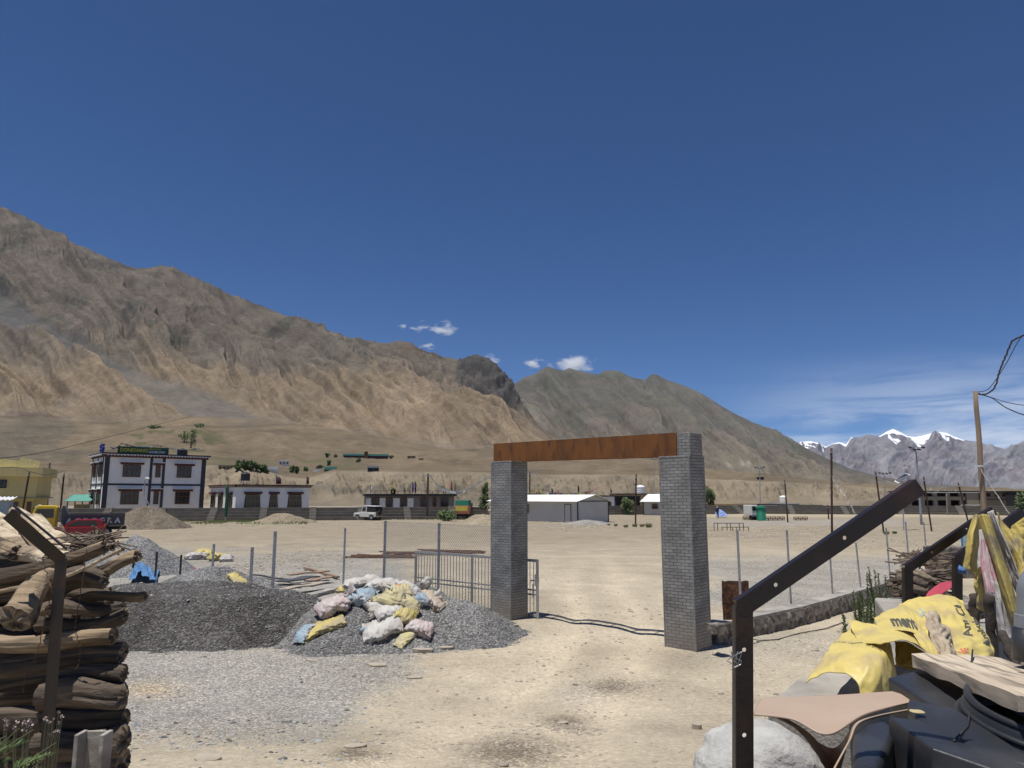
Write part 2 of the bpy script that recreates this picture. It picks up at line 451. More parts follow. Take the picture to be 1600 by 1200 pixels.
STG = mat('stone_grey', (.36, .36, .35), (.09, .09, .09), 6, .9, .005, 80, detail=1, lo=.42, hi=.58)
rg = random.Random(11); sp = []; sg = []
for i in range(30000):
    y = 5.5 * (42 / 5.5) ** (rg.random() ** 1.0); x = rg.uniform(-.75, .75) * y
    px, py = pix(np.float64(x), np.float64(y), np.float64(0))
    nz_ = float(fbm(np.float64(x / 1.1), np.float64(y / 1.1), 3, 91))
    if nz_ + rg.uniform(-.5, .5) < .12: continue
    s = .006 + .024 * rg.random() ** 4 + (.035 if rg.random() < .012 else 0)
    s *= min(1.6, .7 + y / 22)
    (sg if (px < 560 + rg.uniform(-60, 60)) else sp).append((x, y, 0, s))
for i in range(1500):      # loose scatter at the foot of the heap and in the wet patches
    a, b, rx, ry = rg.choice(((800, 1175, 110, 26), (965, 1072, 60, 14), (895, 1130, 50, 14), (290, 1155, 120, 36), (560, 1060, 130, 22)))
    p = G(a + rg.gauss(0, .5) * rx, min(1230, b + rg.gauss(0, .5) * ry), .3 if b > 1120 else 0); s = .008 + .022 * rg.random() ** 2
    sp.append((p.x, p.y, 0, s))
zz = gz(np.array([s[0] for s in sp]), np.array([s[1] for s in sp])); sp = [(a[0], a[1], z, a[3]) for a, z in zip(sp, zz)]
stones('loose_stones', sp, STM, 'small pale stones scattered over the dirt track')
for i in range(16000):
    k = rg.choice(['dark', 'sackh', 'sackh', 'low', 'grey', 'dark']); h = HEAPS[k]; a = rg.uniform(0, 6.283); q = math.sqrt(rg.random()) * 1.1
    sg.append((h[0] + math.cos(a) * q * h[2], h[1] + math.sin(a) * q * h[3], 0, .009 + .017 * rg.random() ** 2.4))
zz = surf(np.array([s[0] for s in sg]), np.array([s[1] for s in sg])); sg = [(a[0], a[1], z, a[3]) for a, z in zip(sg, zz)]
stones('loose_gravel', sg, STG, 'coarse grey gravel chips over the heaps and the left yard')
sp = []
for i in range(5000):      # rubble lines far out on the field
    a, b, rx, ry = rg.choice(((880, 822, 80, 6), (1260, 828, 200, 4), (470, 872, 80, 14), (380, 890, 70, 20), (640, 808, 120, 5), (1180, 838, 110, 4), (1380, 850, 120, 8), (300, 820, 400, 5)))
    p = G(a + rg.gauss(0, .5) * rx, b + rg.gauss(0, .5) * ry, 0); sp.append((p.x, p.y, float(gz(p.x, p.y)), (.012 + .02 * rg.random() ** 2) * (1 + p.y / 22)))
stones('field_rubble', sp, STM, 'broken pale rubble lying in lines across the field')

# ---- mountains and hills: sheets in polar rows, each row with its distance and its height
def interp(pts, px):
    pts = sorted(pts); return np.interp(px, [p[0] for p in pts], [p[1] for p in pts])
def sheet_rows(px, rows, counts, power=1.0):
    D = []; P = []
    for (d0, p0), (d1, p1), n in zip(rows[:-1], rows[1:], counts):
        for k in range(n):
            t = k / n; D.append(d0 + (d1 - d0) * t); P.append(p0 + (p1 - p0) * t)
    D.append(rows[-1][0]); P.append(rows[-1][1])
    return np.array([np.broadcast_to(d, px.shape) for d in D]), np.array([np.broadcast_to(p, px.shape) for p in P])
def unproj(PXg, PYg, D):
    u = (PXg - 800) / FPX; v = (600 - PYg) / FPX
    ry = _c - v * _s; rz = _s + v * _c
    return u / ry * D, D, CAM_Z + rz / ry * D
MTM = colmat('mountain_rock', fine=.07, amp=.2, bump=7, bscale=.045, mid=.012, rough=1)
M1C = [(-700, 150), (-300, 240), (-100, 300), (0, 322), (22, 330), (50, 346), (78, 360), (104, 368), (108, 376), (150, 396), (200, 417), (215, 420), (240, 419), (250, 415), (268, 417), (285, 428), (310, 434), (350, 455), (390, 472), (430, 488), (470, 503), (505, 516), (540, 525), (570, 530), (600, 536), (625, 533), (640, 534), (660, 545), (690, 557), (720, 562), (750, 563), (775, 575), (790, 590), (800, 600), (812, 622), (826, 648), (836, 664), (850, 676), (900, 700), (960, 712), (1050, 722), (1150, 742), (1300, 760), (1450, 770), (1900, 773)]
px = np.linspace(-600, 1800, 1350)
crest = interp(M1C, px)
b0 = 787 + 0 * px
btop = interp([(-600, 728), (0, 733), (130, 737), (330, 727), (390, 728), (450, 745), (480, 748), (520, 735), (640, 737), (760, 738), (860, 742), (1000, 741), (1100, 748), (1200, 752), (1300, 757), (1400, 764), (1500, 769), (1800, 771)], px)
mid_ = interp([(-600, 690), (0, 690), (130, 702), (300, 698), (400, 706), (540, 712), (700, 720), (760, 722), (900, 726), (1100, 738), (1250, 750), (1400, 765), (1800, 770)], px)
foot = interp([(-600, 640), (0, 650), (200, 662), (300, 650), (400, 655), (480, 664), (560, 676), (640, 692), (700, 702), (760, 700), (836, 700), (900, 712), (1000, 718), (1150, 739), (1300, 757), (1450, 768), (1800, 770.5)], px)
foot = np.minimum(foot, mid_ - 1); crest2 = np.minimum(crest, foot - .3)
def smoothc(c, w):
    k = np.hanning(w); k /= k.sum(); return np.convolve(np.pad(c, w // 2, mode='edge'), k, 'same')[w // 2: w // 2 + c.size]
cs = smoothc(crest2, 91)
rowsD, rowsP = sheet_rows(px, [(232, b0 + 6), (246, 782 + 0 * px), (292, btop), (700, mid_), (1300, foot), (2900, cs)], [6, 60, 40, 60, 300])
rowsP = rowsP + (crest2 - cs)[None] * smooth(.72, 1, (np.arange(rowsP.shape[0]) - 166) / 300.)[:, None]
nr = rowsD.shape[0]; PXg = np.broadcast_to(px, rowsD.shape).copy()
# back slope
D2 = np.array([3000 + 60 * k for k in range(1, 12)]); 
X, Y, Z = unproj(PXg, rowsP, rowsD)
zc = Z[-1]
Xb, Yb, Zb = unproj(np.broadcast_to(px, (11, px.size)), np.broadcast_to(crest2, (11, px.size)), np.broadcast_to(D2[:, None], (11, px.size)))
X = np.vstack([X, Xb]); Y = np.vstack([Y, Yb]); Z = np.vstack([Z, zc[None, :] - (np.arange(1, 12) * 38.)[:, None]])
t = np.zeros(nr); i0 = 6 + 60 + 40 + 60; t[i0:] = np.linspace(0, 1, nr - i0)   # 0 foot .. 1 crest
T = np.concatenate([np.broadcast_to(t[:, None], rowsD.shape), np.ones((11, px.size))])
PXg = np.vstack([PXg, PXg[:11]]); PYg = np.vstack([rowsP, np.broadcast_to(crest2, (11, px.size))])
hgt = np.clip((foot - crest2) / 120, 0, 1)
w1 = 38 * fbm(PXg / 130, T * 4, 3, 41)
u = PXg + 250 * T + w1
rough_w = fbm(PXg / 30, T * 5, 4, 40)
rib = ridged(u / 100, T * 1.1 + 3, 5, 42, .42) - .5
rib2 = ridged((u + 10 * rough_w) / 24, T * 2.2, 5, 44, .55) - .5
rough = fbm((PXg + 60 * T) / 26, T * 9, 6, 45, .55)
env = np.clip(T * 7, 0, 1) * np.clip((1 - T) * 7, .06, 1) * hgt
upper = smooth(.18, .62, T + .2 * fbm(PXg / 90, T * 4, 4, 46))
rib3 = ridged((u + 8 * rough_w) / 9, T * 5, 4, 54, .5) - .5
dz = env * (140 * rib + 52 * rib2 + 17 * rib3 + (6 + 18 * upper) * rough)
crag = bump_(PXg, PYg, 770, 607, 75, 42, .5) ; crag = smooth(.33, .5, crag + .12 * rough) * (T > .25)
strat = ridged((PYg * 1.0 + 16 * np.sin(PXg / 26) + 7 * fbm(PXg / 18, PYg / 18, 3, 48)) / 11, PXg / 160, 3, 47) - .5
dz = dz + crag * (46 * strat + 16 * rough)
crestrough = smooth(.93, 1, T) * 11 * fbm(PXg / 10, T * 0 + 1, 5, 49, .6) * hgt
scl = interp([(0, 482), (100, 548), (200, 592), (300, 632), (420, 668), (600, 720)], PXg)
wsc = interp([(0, 26), (150, 22), (300, 24), (450, 22)], PXg)
scree = np.exp(-((PYg - scl) / wsc) ** 2 * 1.2) * (1 - smooth(330, 480, PXg))
scree = smooth(.3, .6, scree + .1 * rough) * smooth(-.05, .02, T + .03)
dz = dz * (1 - .85 * scree)
Z = Z + dz + crestrough
# bluff gullies and bench roughness
bl = np.zeros(X.shape); ri = np.arange(X.shape[0])
blr = np.clip((ri - 6) / 60., 0, 1); tb = np.sin(np.clip(blr, 0, 1) * np.pi)[:, None] * np.ones(px.size)[None, :]
inbl = ((ri < 66)[:, None] & np.ones(px.size, bool)[None, :])
Z = Z + np.where(inbl, tb * (7.5 * (ridged((PXg + 16 * blr[:, None]) / 22, blr[:, None] * .9, 4, 51) - .55) + 1.2 * fbm(PXg / 7, blr[:, None] * 9, 3, 52)), 0)
tf = np.clip((ri - 66) / 100., 0, 1)[:, None]
Z = Z + np.where((ri[:, None] >= 66) & (T <= 0), (2 + 10 * tf) * fbm(PXg / 60, tf * 6, 5, 53) * np.sin(np.clip(tf, 0, 1) * np.pi), 0)
# colours
nA = fbm(PXg / 90, PYg / 30, 5, 61); nB = fbm(PXg / 22, PYg / 9, 4, 62); nC = fbm(u / 30, T * 5, 4, 63)
TAN = [.25, .2, .148]; GRY = [.222, .184, .146]; 
C = np.ones(X.shape + (3,)) * np.array([.225, .188, .15])
C = mixc_(C, TAN, smooth(0, .05, T) * smooth(-.5, .1, nA + .3))
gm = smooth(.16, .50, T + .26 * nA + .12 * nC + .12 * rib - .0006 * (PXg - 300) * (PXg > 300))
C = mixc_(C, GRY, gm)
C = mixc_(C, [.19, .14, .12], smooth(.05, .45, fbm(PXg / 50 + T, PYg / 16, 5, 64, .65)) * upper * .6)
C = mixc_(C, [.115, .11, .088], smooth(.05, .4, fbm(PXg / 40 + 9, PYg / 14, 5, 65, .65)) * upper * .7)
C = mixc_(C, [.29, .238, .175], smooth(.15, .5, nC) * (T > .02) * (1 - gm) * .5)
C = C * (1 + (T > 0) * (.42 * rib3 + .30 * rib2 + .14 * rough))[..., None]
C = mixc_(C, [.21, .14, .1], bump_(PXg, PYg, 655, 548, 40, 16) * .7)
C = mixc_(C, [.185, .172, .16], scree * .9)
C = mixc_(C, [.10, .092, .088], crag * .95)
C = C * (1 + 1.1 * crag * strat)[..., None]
hill_xyz = (X, Y, Z)
low_ = (T <= 0)
C = mixc_(C, [.255, .205, .15], low_ * np.clip(.5 + nA, 0, 1) * .7)
fan = low_ & (~inbl)
C = mixc_(C, [.16, .15, .135], fan * smooth(0, .1, 1 - smooth(20, 135, PXg + 60 * nA)) * soft(PYg, 655, 722, 8) * .6)
C = mixc_(C, [.1, .11, .055], fan * soft(PYg + 8 * nB, 672, 712, 5) * soft(PXg + 40 * nA, 205, 345, 12) * smooth(.0, .3, nB) * .8)
C = mixc_(C, [.14, .145, .08], fan * soft(PYg, 712, 736, 5) * soft(PXg, 330, 560, 30) * smooth(-.05, .3, nB) * .6)
C = mixc_(C, [.13, .112, .095], fan * smooth(.3, .5, ridged(PXg / 160, PYg / 5., 3, 66) - .42) * .45)
C = mixc_(C, [.33, .265, .2], inbl * (.55 + .5 * nA))
C = mixc_(C, [.17, .15, .13], inbl * soft(PYg + 2 * nB, 764, 771, 1.6) * soft(PXg, 480, 900, 40) * .6)
C = mixc_(C, [.13, .1, .09], bump_(PXg, PYg, 45, 650, 60, 4) * .8 + bump_(PXg, PYg, 745, 682, 40, 10) * smooth(-.1, .2, nB) * .8)
C = C * (1 + .2 * nB + .14 * nA)[..., None]
kT = (T > 0) * 1.
grade = (1 - kT)[..., None] * np.array([.72, .68, .58]) + kT[..., None] * ((1 - gm)[..., None] * np.array([.74, .71, .65]) + gm[..., None] * np.array([.50, .51, .51]))
grade = np.where((inbl * np.ones(X.shape, bool))[..., None], np.array([.76, .77, .72]), grade)
C = C * grade
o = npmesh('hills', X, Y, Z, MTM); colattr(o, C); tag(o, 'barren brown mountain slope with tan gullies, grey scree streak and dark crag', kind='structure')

def range_(name, label, crestpts, px0, px1, ncol, base, dist, nrow, seed, ampl, cf, skew=180, ribw=70):
    px = np.linspace(px0, px1, ncol); cr = interp(crestpts, px); ba = interp(base, px)
    rd, rp = sheet_rows(px, [(dist[0], ba), (dist[1], cr)], [nrow])
    PXg = np.broadcast_to(px, rd.shape); X, Y, Z = unproj(PXg, rp, rd)
    nb = 10; Zb = Z[-1][None] - (np.arange(1, nb + 1) * ampl * .5)[:, None]
    Xb, Yb, _z = unproj(np.broadcast_to(px, (nb, ncol)), np.broadcast_to(cr, (nb, ncol)), (dist[1] + np.arange(1, nb + 1) * ampl)[:, None] * np.ones(ncol))
    T = np.concatenate([np.linspace(0, 1, nrow + 1), np.ones(nb)])[:, None] * np.ones(ncol)
    X = np.vstack([X, Xb]); Y = np.vstack([Y, Yb]); Z = np.vstack([Z, Zb]); PXg = np.vstack([PXg, PXg[:1].repeat(nb, 0)]); PYg = np.vstack([rp, cr[None].repeat(nb, 0)])
    u = PXg + skew * T + 25 * fbm(PXg / 80, T * 3, 3, seed)
    rib = ridged(u / ribw, T * 1.3, 6, seed + 1, .47) - .5; rough = fbm((PXg + skew * T) / 14, T * 8, 5, seed + 2)
    env = np.clip(T * 6, 0, 1) * np.clip((1 - T) * 9, .12, 1) * np.clip((ba - cr) / 60, 0, 1)
    rib2 = ridged((u + 7 * rough) / (ribw * .34), T * 2.4, 4, seed + 3, .55) - .5; rib3 = ridged((u + 5 * rough) / (ribw * .13), T * 5, 4, seed + 4, .5) - .5
    Z = Z + env * ampl * (1.15 * rib + .14 * rough + .36 * rib2 + .12 * rib3)
    C = cf(PXg, PYg, T, rib, rough, cr)
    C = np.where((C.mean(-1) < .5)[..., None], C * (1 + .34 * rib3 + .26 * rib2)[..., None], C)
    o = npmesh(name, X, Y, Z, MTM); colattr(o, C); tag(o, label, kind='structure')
def c2(P, Q, T, rib, rough, cr):
    C = np.ones(P.shape + (3,)) * np.array([.19, .155, .122])
    n = fbm(P / 60, Q / 24, 4, 71)
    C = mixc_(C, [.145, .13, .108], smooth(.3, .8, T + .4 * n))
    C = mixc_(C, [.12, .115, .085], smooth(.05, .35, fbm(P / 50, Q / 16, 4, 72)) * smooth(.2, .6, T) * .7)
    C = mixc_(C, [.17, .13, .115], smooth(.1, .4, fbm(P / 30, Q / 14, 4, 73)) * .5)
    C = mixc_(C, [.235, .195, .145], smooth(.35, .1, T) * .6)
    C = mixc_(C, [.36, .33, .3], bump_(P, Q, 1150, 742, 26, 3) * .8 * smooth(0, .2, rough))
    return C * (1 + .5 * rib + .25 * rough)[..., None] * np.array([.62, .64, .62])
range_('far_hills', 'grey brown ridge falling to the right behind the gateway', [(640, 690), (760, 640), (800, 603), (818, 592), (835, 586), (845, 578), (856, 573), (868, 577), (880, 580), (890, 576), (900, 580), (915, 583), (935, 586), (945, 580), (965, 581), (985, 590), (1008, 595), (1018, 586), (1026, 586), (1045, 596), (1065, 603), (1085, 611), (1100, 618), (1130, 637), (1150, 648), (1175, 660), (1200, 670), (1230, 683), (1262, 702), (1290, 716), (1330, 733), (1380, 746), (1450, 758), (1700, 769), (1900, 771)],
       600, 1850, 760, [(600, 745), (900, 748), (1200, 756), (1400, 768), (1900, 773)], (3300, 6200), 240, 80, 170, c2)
def c3(P, Q, T, rib, rough, cr):
    C = np.ones(P.shape + (3,)) * np.array([.155, .148, .155])
    C = mixc_(C, [.12, .105, .115], smooth(-.1, .3, fbm(P / 30, Q / 12, 4, 81)))
    C = mixc_(C, [.2, .175, .17], smooth(.1, .4, fbm((P + 180 * T) / 12, T * 3, 4, 82)) * .6)
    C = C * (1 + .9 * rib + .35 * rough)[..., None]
    dep = Q - cr
    lim = interp([(1240, 0), (1255, 12), (1285, 10), (1292, 1), (1303, 1), (1311, 7), (1326, 5), (1333, .2), (1372, .2), (1384, 5), (1400, 13), (1420, 6), (1440, 12), (1460, 13), (1475, 9), (1500, 3), (1510, 0)], P)
    lim = lim * .7
    sn = (dep < lim * (1 + .8 * rough) + 3 * rib) & (lim > .5)
    streak = (dep < lim * 2.6) & (fbm((P - Q * 1.2) / 5, Q / 40, 3, 83) > .22) & (lim > 5)
    return mixc_(C, [.86, .88, .92], (sn | streak) * 1.)
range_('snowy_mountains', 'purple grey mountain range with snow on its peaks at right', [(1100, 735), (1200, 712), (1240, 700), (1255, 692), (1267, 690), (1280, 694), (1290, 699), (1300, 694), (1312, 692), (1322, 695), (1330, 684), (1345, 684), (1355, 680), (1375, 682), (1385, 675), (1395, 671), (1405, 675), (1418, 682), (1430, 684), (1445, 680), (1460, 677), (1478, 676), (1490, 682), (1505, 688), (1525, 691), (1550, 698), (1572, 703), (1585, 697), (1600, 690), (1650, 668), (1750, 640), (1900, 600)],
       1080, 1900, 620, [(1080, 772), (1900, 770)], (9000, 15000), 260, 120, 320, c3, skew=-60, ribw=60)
# ================================================================ MATERIALS
M_ = {}
M_['galv'] = mat('galvanised_steel', (.42, .43, .44), (.28, .29, .3), 14, .5, metal=.6)
M_['darksteel'] = mat('painted_angle_iron', (.020, .012, .009), (.011, .007, .006), 9, .38, .002, 40, spec=.5, c3=(.05, .024, .014), s3=5, lo3=.52, hi3=.7)
M_['rust'] = mat('rusted_plate', (.20, .072, .013), (.13, .048, .010), 3, .85, .004, 60, c3=(.075, .028, .010), s3=5, stretch=(1, 1, .35), lo3=.48, hi3=.7)
M_['rustdark'] = mat('dark_rust', (.075, .03, .018), (.03, .017, .013), 9, .85, .004, 60, c3=(.16, .07, .03), s3=14)
M_['conc'] = mat('concrete', (.42, .39, .34), (.30, .28, .245), 5, .95, .006, 60, c3=(.22, .2, .18), s3=1.5)
M_['concdark'] = mat('rough_kerb_stone', (.20, .17, .14), (.05, .045, .04), 8, .95, .03, 14, c3=(.30, .27, .23), s3=6)
M_['gate'] = mat('grey_gate_paint', (.40, .40, .40), (.3, .3, .3), 10, .5, metal=.2)
M_['wire'] = mat('dark_wire', (.03, .03, .035), rough=.6)
M_['white'] = mat('white_plastic_weave', (.52, .505, .475), (.42, .40, .37), 6, .6, .004, 50, c3=(.38, .34, .29), s3=3)
M_['pinkw'] = mat('pinkish_white_weave', (.50, .445, .425), (.42, .375, .35), 6, .6, .004, 50, c3=(.40, .29, .27), s3=7)
M_['yellow'] = mat('yellow_cement_sack', (.52, .42, .13), (.42, .345, .13), 5, .6, .004, 50, c3=(.34, .28, .16), s3=3.5)
M_['yelpale'] = mat('faded_yellow_sack', (.5, .44, .22), (.42, .37, .22), 5, .65, .004, 50, c3=(.38, .33, .22), s3=3.5)
M_['blue'] = mat('pale_blue_weave', (.27, .355, .41), (.22, .29, .34), 5, .6, .004, 50, c3=(.4, .42, .42), s3=3)
M_['tan'] = mat('dusty_sack', (.45, .37, .28), (.35, .28, .2), 5, .7, .004, 50, c3=(.5, .42, .36), s3=3)
M_['orange'] = mat('orange_rag', (.6, .26, .16))
M_['red'] = mat('red_plastic', (.52, .07, .09), (.45, .06, .08), 4, .45)
M_['tarp'] = mat('blue_tarpaulin', (.05, .16, .36), (.12, .24, .42), 5, .5, .01, 20)
M_['wood'] = mat('old_grey_wood', (.38, .31, .22), (.24, .185, .125), 3, .9, .008, 30, stretch=(1, 9, 9), c3=(.1, .07, .045), s3=4, lo3=.52, hi3=.72)

def bark(name, c1, c2, c3, ax=0):
    st = [9, 9, 9]; st[ax] = .8
    return mat(name, c1, c2, 2.2, .92, .012, 8, stretch=tuple(st), c3=c3, s3=1.1, lo3=.5, hi3=.66, dist=.6)

# ================================================================ GATEWAY
FR = G(1088, 1021); FL = G(798, 972)
FR.z = FL.z = 0
gu = (FR - FL).normalized(); gn = Vector((gu.y, -gu.x, 0)); gn = gn if gn.y < 0 else -gn     # gn faces the camera
PW, PD, PH = .74, .64, 4.12
gate = thing('gateway', 'tall entrance gateway of two grey brick clad pillars under a rusty steel beam', 'gateway', tuple((FR + FL) / 2))
def brickmat():
    m = bpy.data.materials.new('grey_brick_cladding'); m.use_nodes = True
    n = m.node_tree.nodes; L = m.node_tree.links; b = n['Principled BSDF']; b.inputs['Roughness'].default_value = .7
    uv = n.new('ShaderNodeUVMap'); uv.uv_map = 'uv'
    br = n.new('ShaderNodeTexBrick'); br.inputs['Scale'].default_value = 1
    nz0 = n.new('ShaderNodeTexNoise'); nz0.inputs['Scale'].default_value = 9; L.new(uv.outputs[0], nz0.inputs['Vector'])
    vm = n.new('ShaderNodeVectorMath'); vm.operation = 'MULTIPLY_ADD'; vm.inputs[1].default_value = (.012, .012, 0)
    L.new(nz0.outputs['Color'], vm.inputs[0]); L.new(uv.outputs[0], vm.inputs[2]); L.new(vm.outputs[0], br.inputs['Vector'])
    br.inputs['Brick Width'].default_value = .19; br.inputs['Row Height'].default_value = .067; br.inputs['Mortar Size'].default_value = .006
    br.inputs['Mortar Smooth'].default_value = .2; br.inputs['Bias'].default_value = 0
    br.inputs['Color1'].default_value = (.185, .182, .175, 1); br.inputs['Color2'].default_value = (.25, .246, .236, 1); br.inputs['Mortar'].default_value = (.055, .055, .053, 1)
    nz = n.new('ShaderNodeTexNoise'); nz.inputs['Scale'].default_value = 1.6; nz.inputs['Detail'].default_value = 7; L.new(uv.outputs[0], nz.inputs['Vector'])
    r = n.new('ShaderNodeMapRange'); r.inputs[1].default_value = .3; r.inputs[2].default_value = .7; r.inputs[3].default_value = .72; r.inputs[4].default_value = 1.35; L.new(nz.outputs['Fac'], r.inputs[0])
    sc = n.new('ShaderNodeVectorMath'); sc.operation = 'SCALE'; L.new(br.outputs['Color'], sc.inputs[0]); L.new(r.outputs[0], sc.inputs['Scale'])
    sx = n.new('ShaderNodeSeparateXYZ'); L.new(uv.outputs[0], sx.inputs[0])
    dr = n.new('ShaderNodeMapRange'); dr.interpolation_type = 'SMOOTHSTEP'; dr.inputs[1].default_value = .1; dr.inputs[2].default_value = .95; dr.inputs[3].default_value = .8; dr.inputs[4].default_value = 0
    L.new(sx.outputs['Y'], dr.inputs[0])
    nm = n.new('ShaderNodeMath'); nm.operation = 'MULTIPLY'; L.new(dr.outputs[0], nm.inputs[0]); L.new(nz.outputs['Fac'], nm.inputs[1])
    mx = n.new('ShaderNodeMix'); mx.data_type = 'RGBA'; mx.inputs['B'].default_value = (.27, .22, .165, 1); L.new(sc.outputs[0], mx.inputs['A']); L.new(nm.outputs[0], mx.inputs['Factor'])
    L.new(mx.outputs['Result'], b.inputs['Base Color'])
    bp = n.new('ShaderNodeBump'); bp.invert = True; bp.inputs['Distance'].default_value = .012; bp.inputs['Strength'].default_value = .8; L.new(br.outputs['Fac'], bp.inputs['Height'])
    nb = n.new('ShaderNodeTexNoise'); nb.inputs['Scale'].default_value = 30; nb.inputs['Detail'].default_value = 6; L.new(uv.outputs[0], nb.inputs['Vector'])
    b2 = n.new('ShaderNodeBump'); b2.inputs['Distance'].default_value = .006; L.new(nb.outputs['Fac'], b2.inputs['Height']); L.new(bp.outputs[0], b2.inputs['Normal'])
    L.new(b2.outputs[0], b.inputs['Normal'])
    return m
BRK = brickmat()
def pillar(name, c0, w, d, z0, z1, parent):
    """c0 = front corner; runs w along -gu and d along -gn, side faces carry uv in metres"""
    c0 = Vector((c0.x, c0.y, 0))
    cs = [c0, c0 - gu * w, c0 - gu * w - gn * d, c0 - gn * d]
    V = []; F = []; UV = []; k = int((z1 - z0) / .25) + 1; acc = 0; inv = parent.matrix_basis.inverted(); rg = random.Random(int(c0.x * 100))
    for i in range(4):
        a, b = cs[i], cs[(i + 1) % 4]; L = (b - a).length
        o = len(V)
        for j in range(k + 1):
            z = z0 + (z1 - z0) * j / k
            for q, s in ((a, 0), (b, L)):
                V.append(inv @ (q + Vector((0, 0, z)))); UV.append((acc + s, z + .01 * s))
        F += [(o + 2 * j, o + 2 * j + 1, o + 2 * j + 3, o + 2 * j + 2) for j in range(k)]
        acc += L
    o = len(V); V += [inv @ (q + Vector((0, 0, z1))) for q in cs]; UV += [(0.01, z1)] * 4; F.append((o, o + 1, o + 2, o + 3))
    me = bpy.data.meshes.new(name); me.from_pydata([tuple(v) for v in V], [], F)
    ul = me.uv_layers.new(name='uv')
    for p in me.polygons:
        for li, vi in zip(p.loop_indices, p.vertices): ul.data[li].uv = UV[vi]
    bm = bmesh.new(); bm.from_mesh(me); bmesh.ops.remove_doubles(bm, verts=bm.verts, dist=.0005); bmesh.ops.recalc_face_normals(bm, faces=bm.faces)
    for v in bm.verts:
        v.co += Vector((rg.uniform(-.006, .006), rg.uniform(-.006, .006), 0))
    bm.to_mesh(me); bm.free(); me.materials.append(BRK)
    ob = bpy.data.objects.new(name, me); COL.objects.link(ob); ob.parent = parent
    # mortar edge strips at the corners and the top
    mb = MB()
    for q in cs:
        out = (q - (cs[0] + cs[2]) / 2); out.z = 0; out.normalize()
        mb.bar(q + Vector((0, 0, z0)) - out * .008, q + Vector((0, 0, z1 + .012)) - out * .008, .032, .032, up=out)
    mb.prism([q + (q - (cs[0] + cs[2]) / 2) * .015 + Vector((0, 0, z1 + .001)) for q in cs], (0, 0, .035))
    mb.build('mortar_edge', M_['mortar'], ob if False else parent, world=True, bevel=.008)
    return ob
M_['mortar'] = mat('mortar_render', (.27, .265, .255), (.17, .17, .165), 9, .95, .01, 40)
zl = zat(798, 722, FL.x, FL.y); zr = zat(1078, 714, FR.x, FR.y)
pillar('pillar', FL, PW, PD, -.3, zl, gate); pillar('pillar', FR, PW, PD, -.3, zr, gate)
pillar('pillar_top', FR - gn * .05, .29, PD - .12, zr + .036, zr + .50, gate)
# beam: two upright steel plates with flanges, cross tied
A = FL - gu * .68; B = FR - gu * .31
zb0, zb1 = zl + .035, zr + .035; hb = .50
for off in (.03, .50):
    pts = [A - gn * off + Vector((0, 0, zb0)), B - gn * off + Vector((0, 0, zb1)), B - gn * off + Vector((0, 0, zb1 + hb)), A - gn * off + Vector((0, 0, zb0 + hb - .02))]
    mb = MB().prism(pts, -gn * .022)
    for (p, q) in ((pts[0], pts[1]), (pts[3], pts[2])):
        s_ = -1 if off > .2 else 1
        mb.bar(p - gn * .05 * s_ + Vector((0, 0, .006)), q - gn * .05 * s_ + Vector((0, 0, .006)), .07, .01)
    mb.build('beam_plate', M_['rust'], gate, world=True)
mb = MB()
for k in range(9):
    t = (k + .5) / 9; p = A.lerp(B, t) + Vector((0, 0, zb0 + (zb1 - zb0) * t + .05))
    mb.bar(p - gn * .055, p - gn * .50, .045, .008)
mb.build('cross_tie', M_['rustdark'], gate, world=True)

# sliding gate parked behind the left pillar
g0 = G(840, 968); g0.z = 0; gdir = (G(652, 862, 1.5) - G(841, 876, 1.5)); gdir.z = 0; GL = gdir.length; gdir.normalize()
sg_ = thing('sliding_gate', 'grey barred sliding gate pushed open behind the left brick pillar', 'gate', tuple(g0))
def gp(s, z): return g0 + gdir * s + Vector((0, 0, z))
GH = 1.5
mb = MB()
for z in (.09, GH): mb.bar(gp(0, z), gp(GL, z), .05, .07)
for s in (0, GL * .5, GL): mb.bar(gp(s, .05), gp(s, GH + .03), .075, .075)
mb.build('gate_frame', M_['gate'], sg_, world=True, bevel=.004)
mb = MB()
for z in (.62, .74): mb.bar(gp(0, z), gp(GL, z), .03, .04)
mb.build('middle_rail', M_['gate'], sg_, world=True)
mb = MB(); n = int(GL / .125)
for i in range(1, n): mb.bar(gp(GL * i / n, .1), gp(GL * i / n, GH), .02, .02)
mb.build('upright_bars', M_['gate'], sg_, world=True)
mb = MB().bar(gp(.02, .85) + gn * .05, gp(.02, 1.15) + gn * .05, .05, .05); mb.bar(gp(-.06, .98), gp(.22, .98), .03, .03); mb.bar(gp(.12, .55) + gn * .04, gp(.12, .9) + gn * .04, .03, .03)
mb.build('latch', M_['galv'], sg_, world=True)

# chain link fence next to the left pillar
c0 = FL - gu * PW - gn * .2; c0.z = 0
def on_line(p, d, px_, pyb=900):   # where a pixel column crosses a ground line
    r = ray(px_, pyb); k = r.x / r.y
    t = (k * p.y - p.x) / (d.x - k * d.y); return p + d * t
fd = -gu
fpA = on_line(c0, fd, 600); fpB = on_line(c0, fd, 685)
FH = 2.42
fe = thing('chain_link_fence', 'galvanised chain link fence panel stretched between two wrapped posts left of the gate pillar', 'fence', (c0.x, c0.y, 0))
for p in (fpA, fpB):
    mb = MB().bar(p + Vector((0, 0, -.2)), p + Vector((0, 0, FH)), .07, .07)
    for k in range(46): mb.bar(p + Vector((-.045, -.04, .05 + k * .052)), p + Vector((.045, -.04, .08 + k * .052)), .012, .012)
    mb.build('post', M_['galv'], fe, world=True)
mb = MB(); Lf = (fpA - c0).length; cell = .062; z0, z1 = .04, FH - .03
def fpt(s, z): return c0 + fd * s + Vector((0, 0, z))
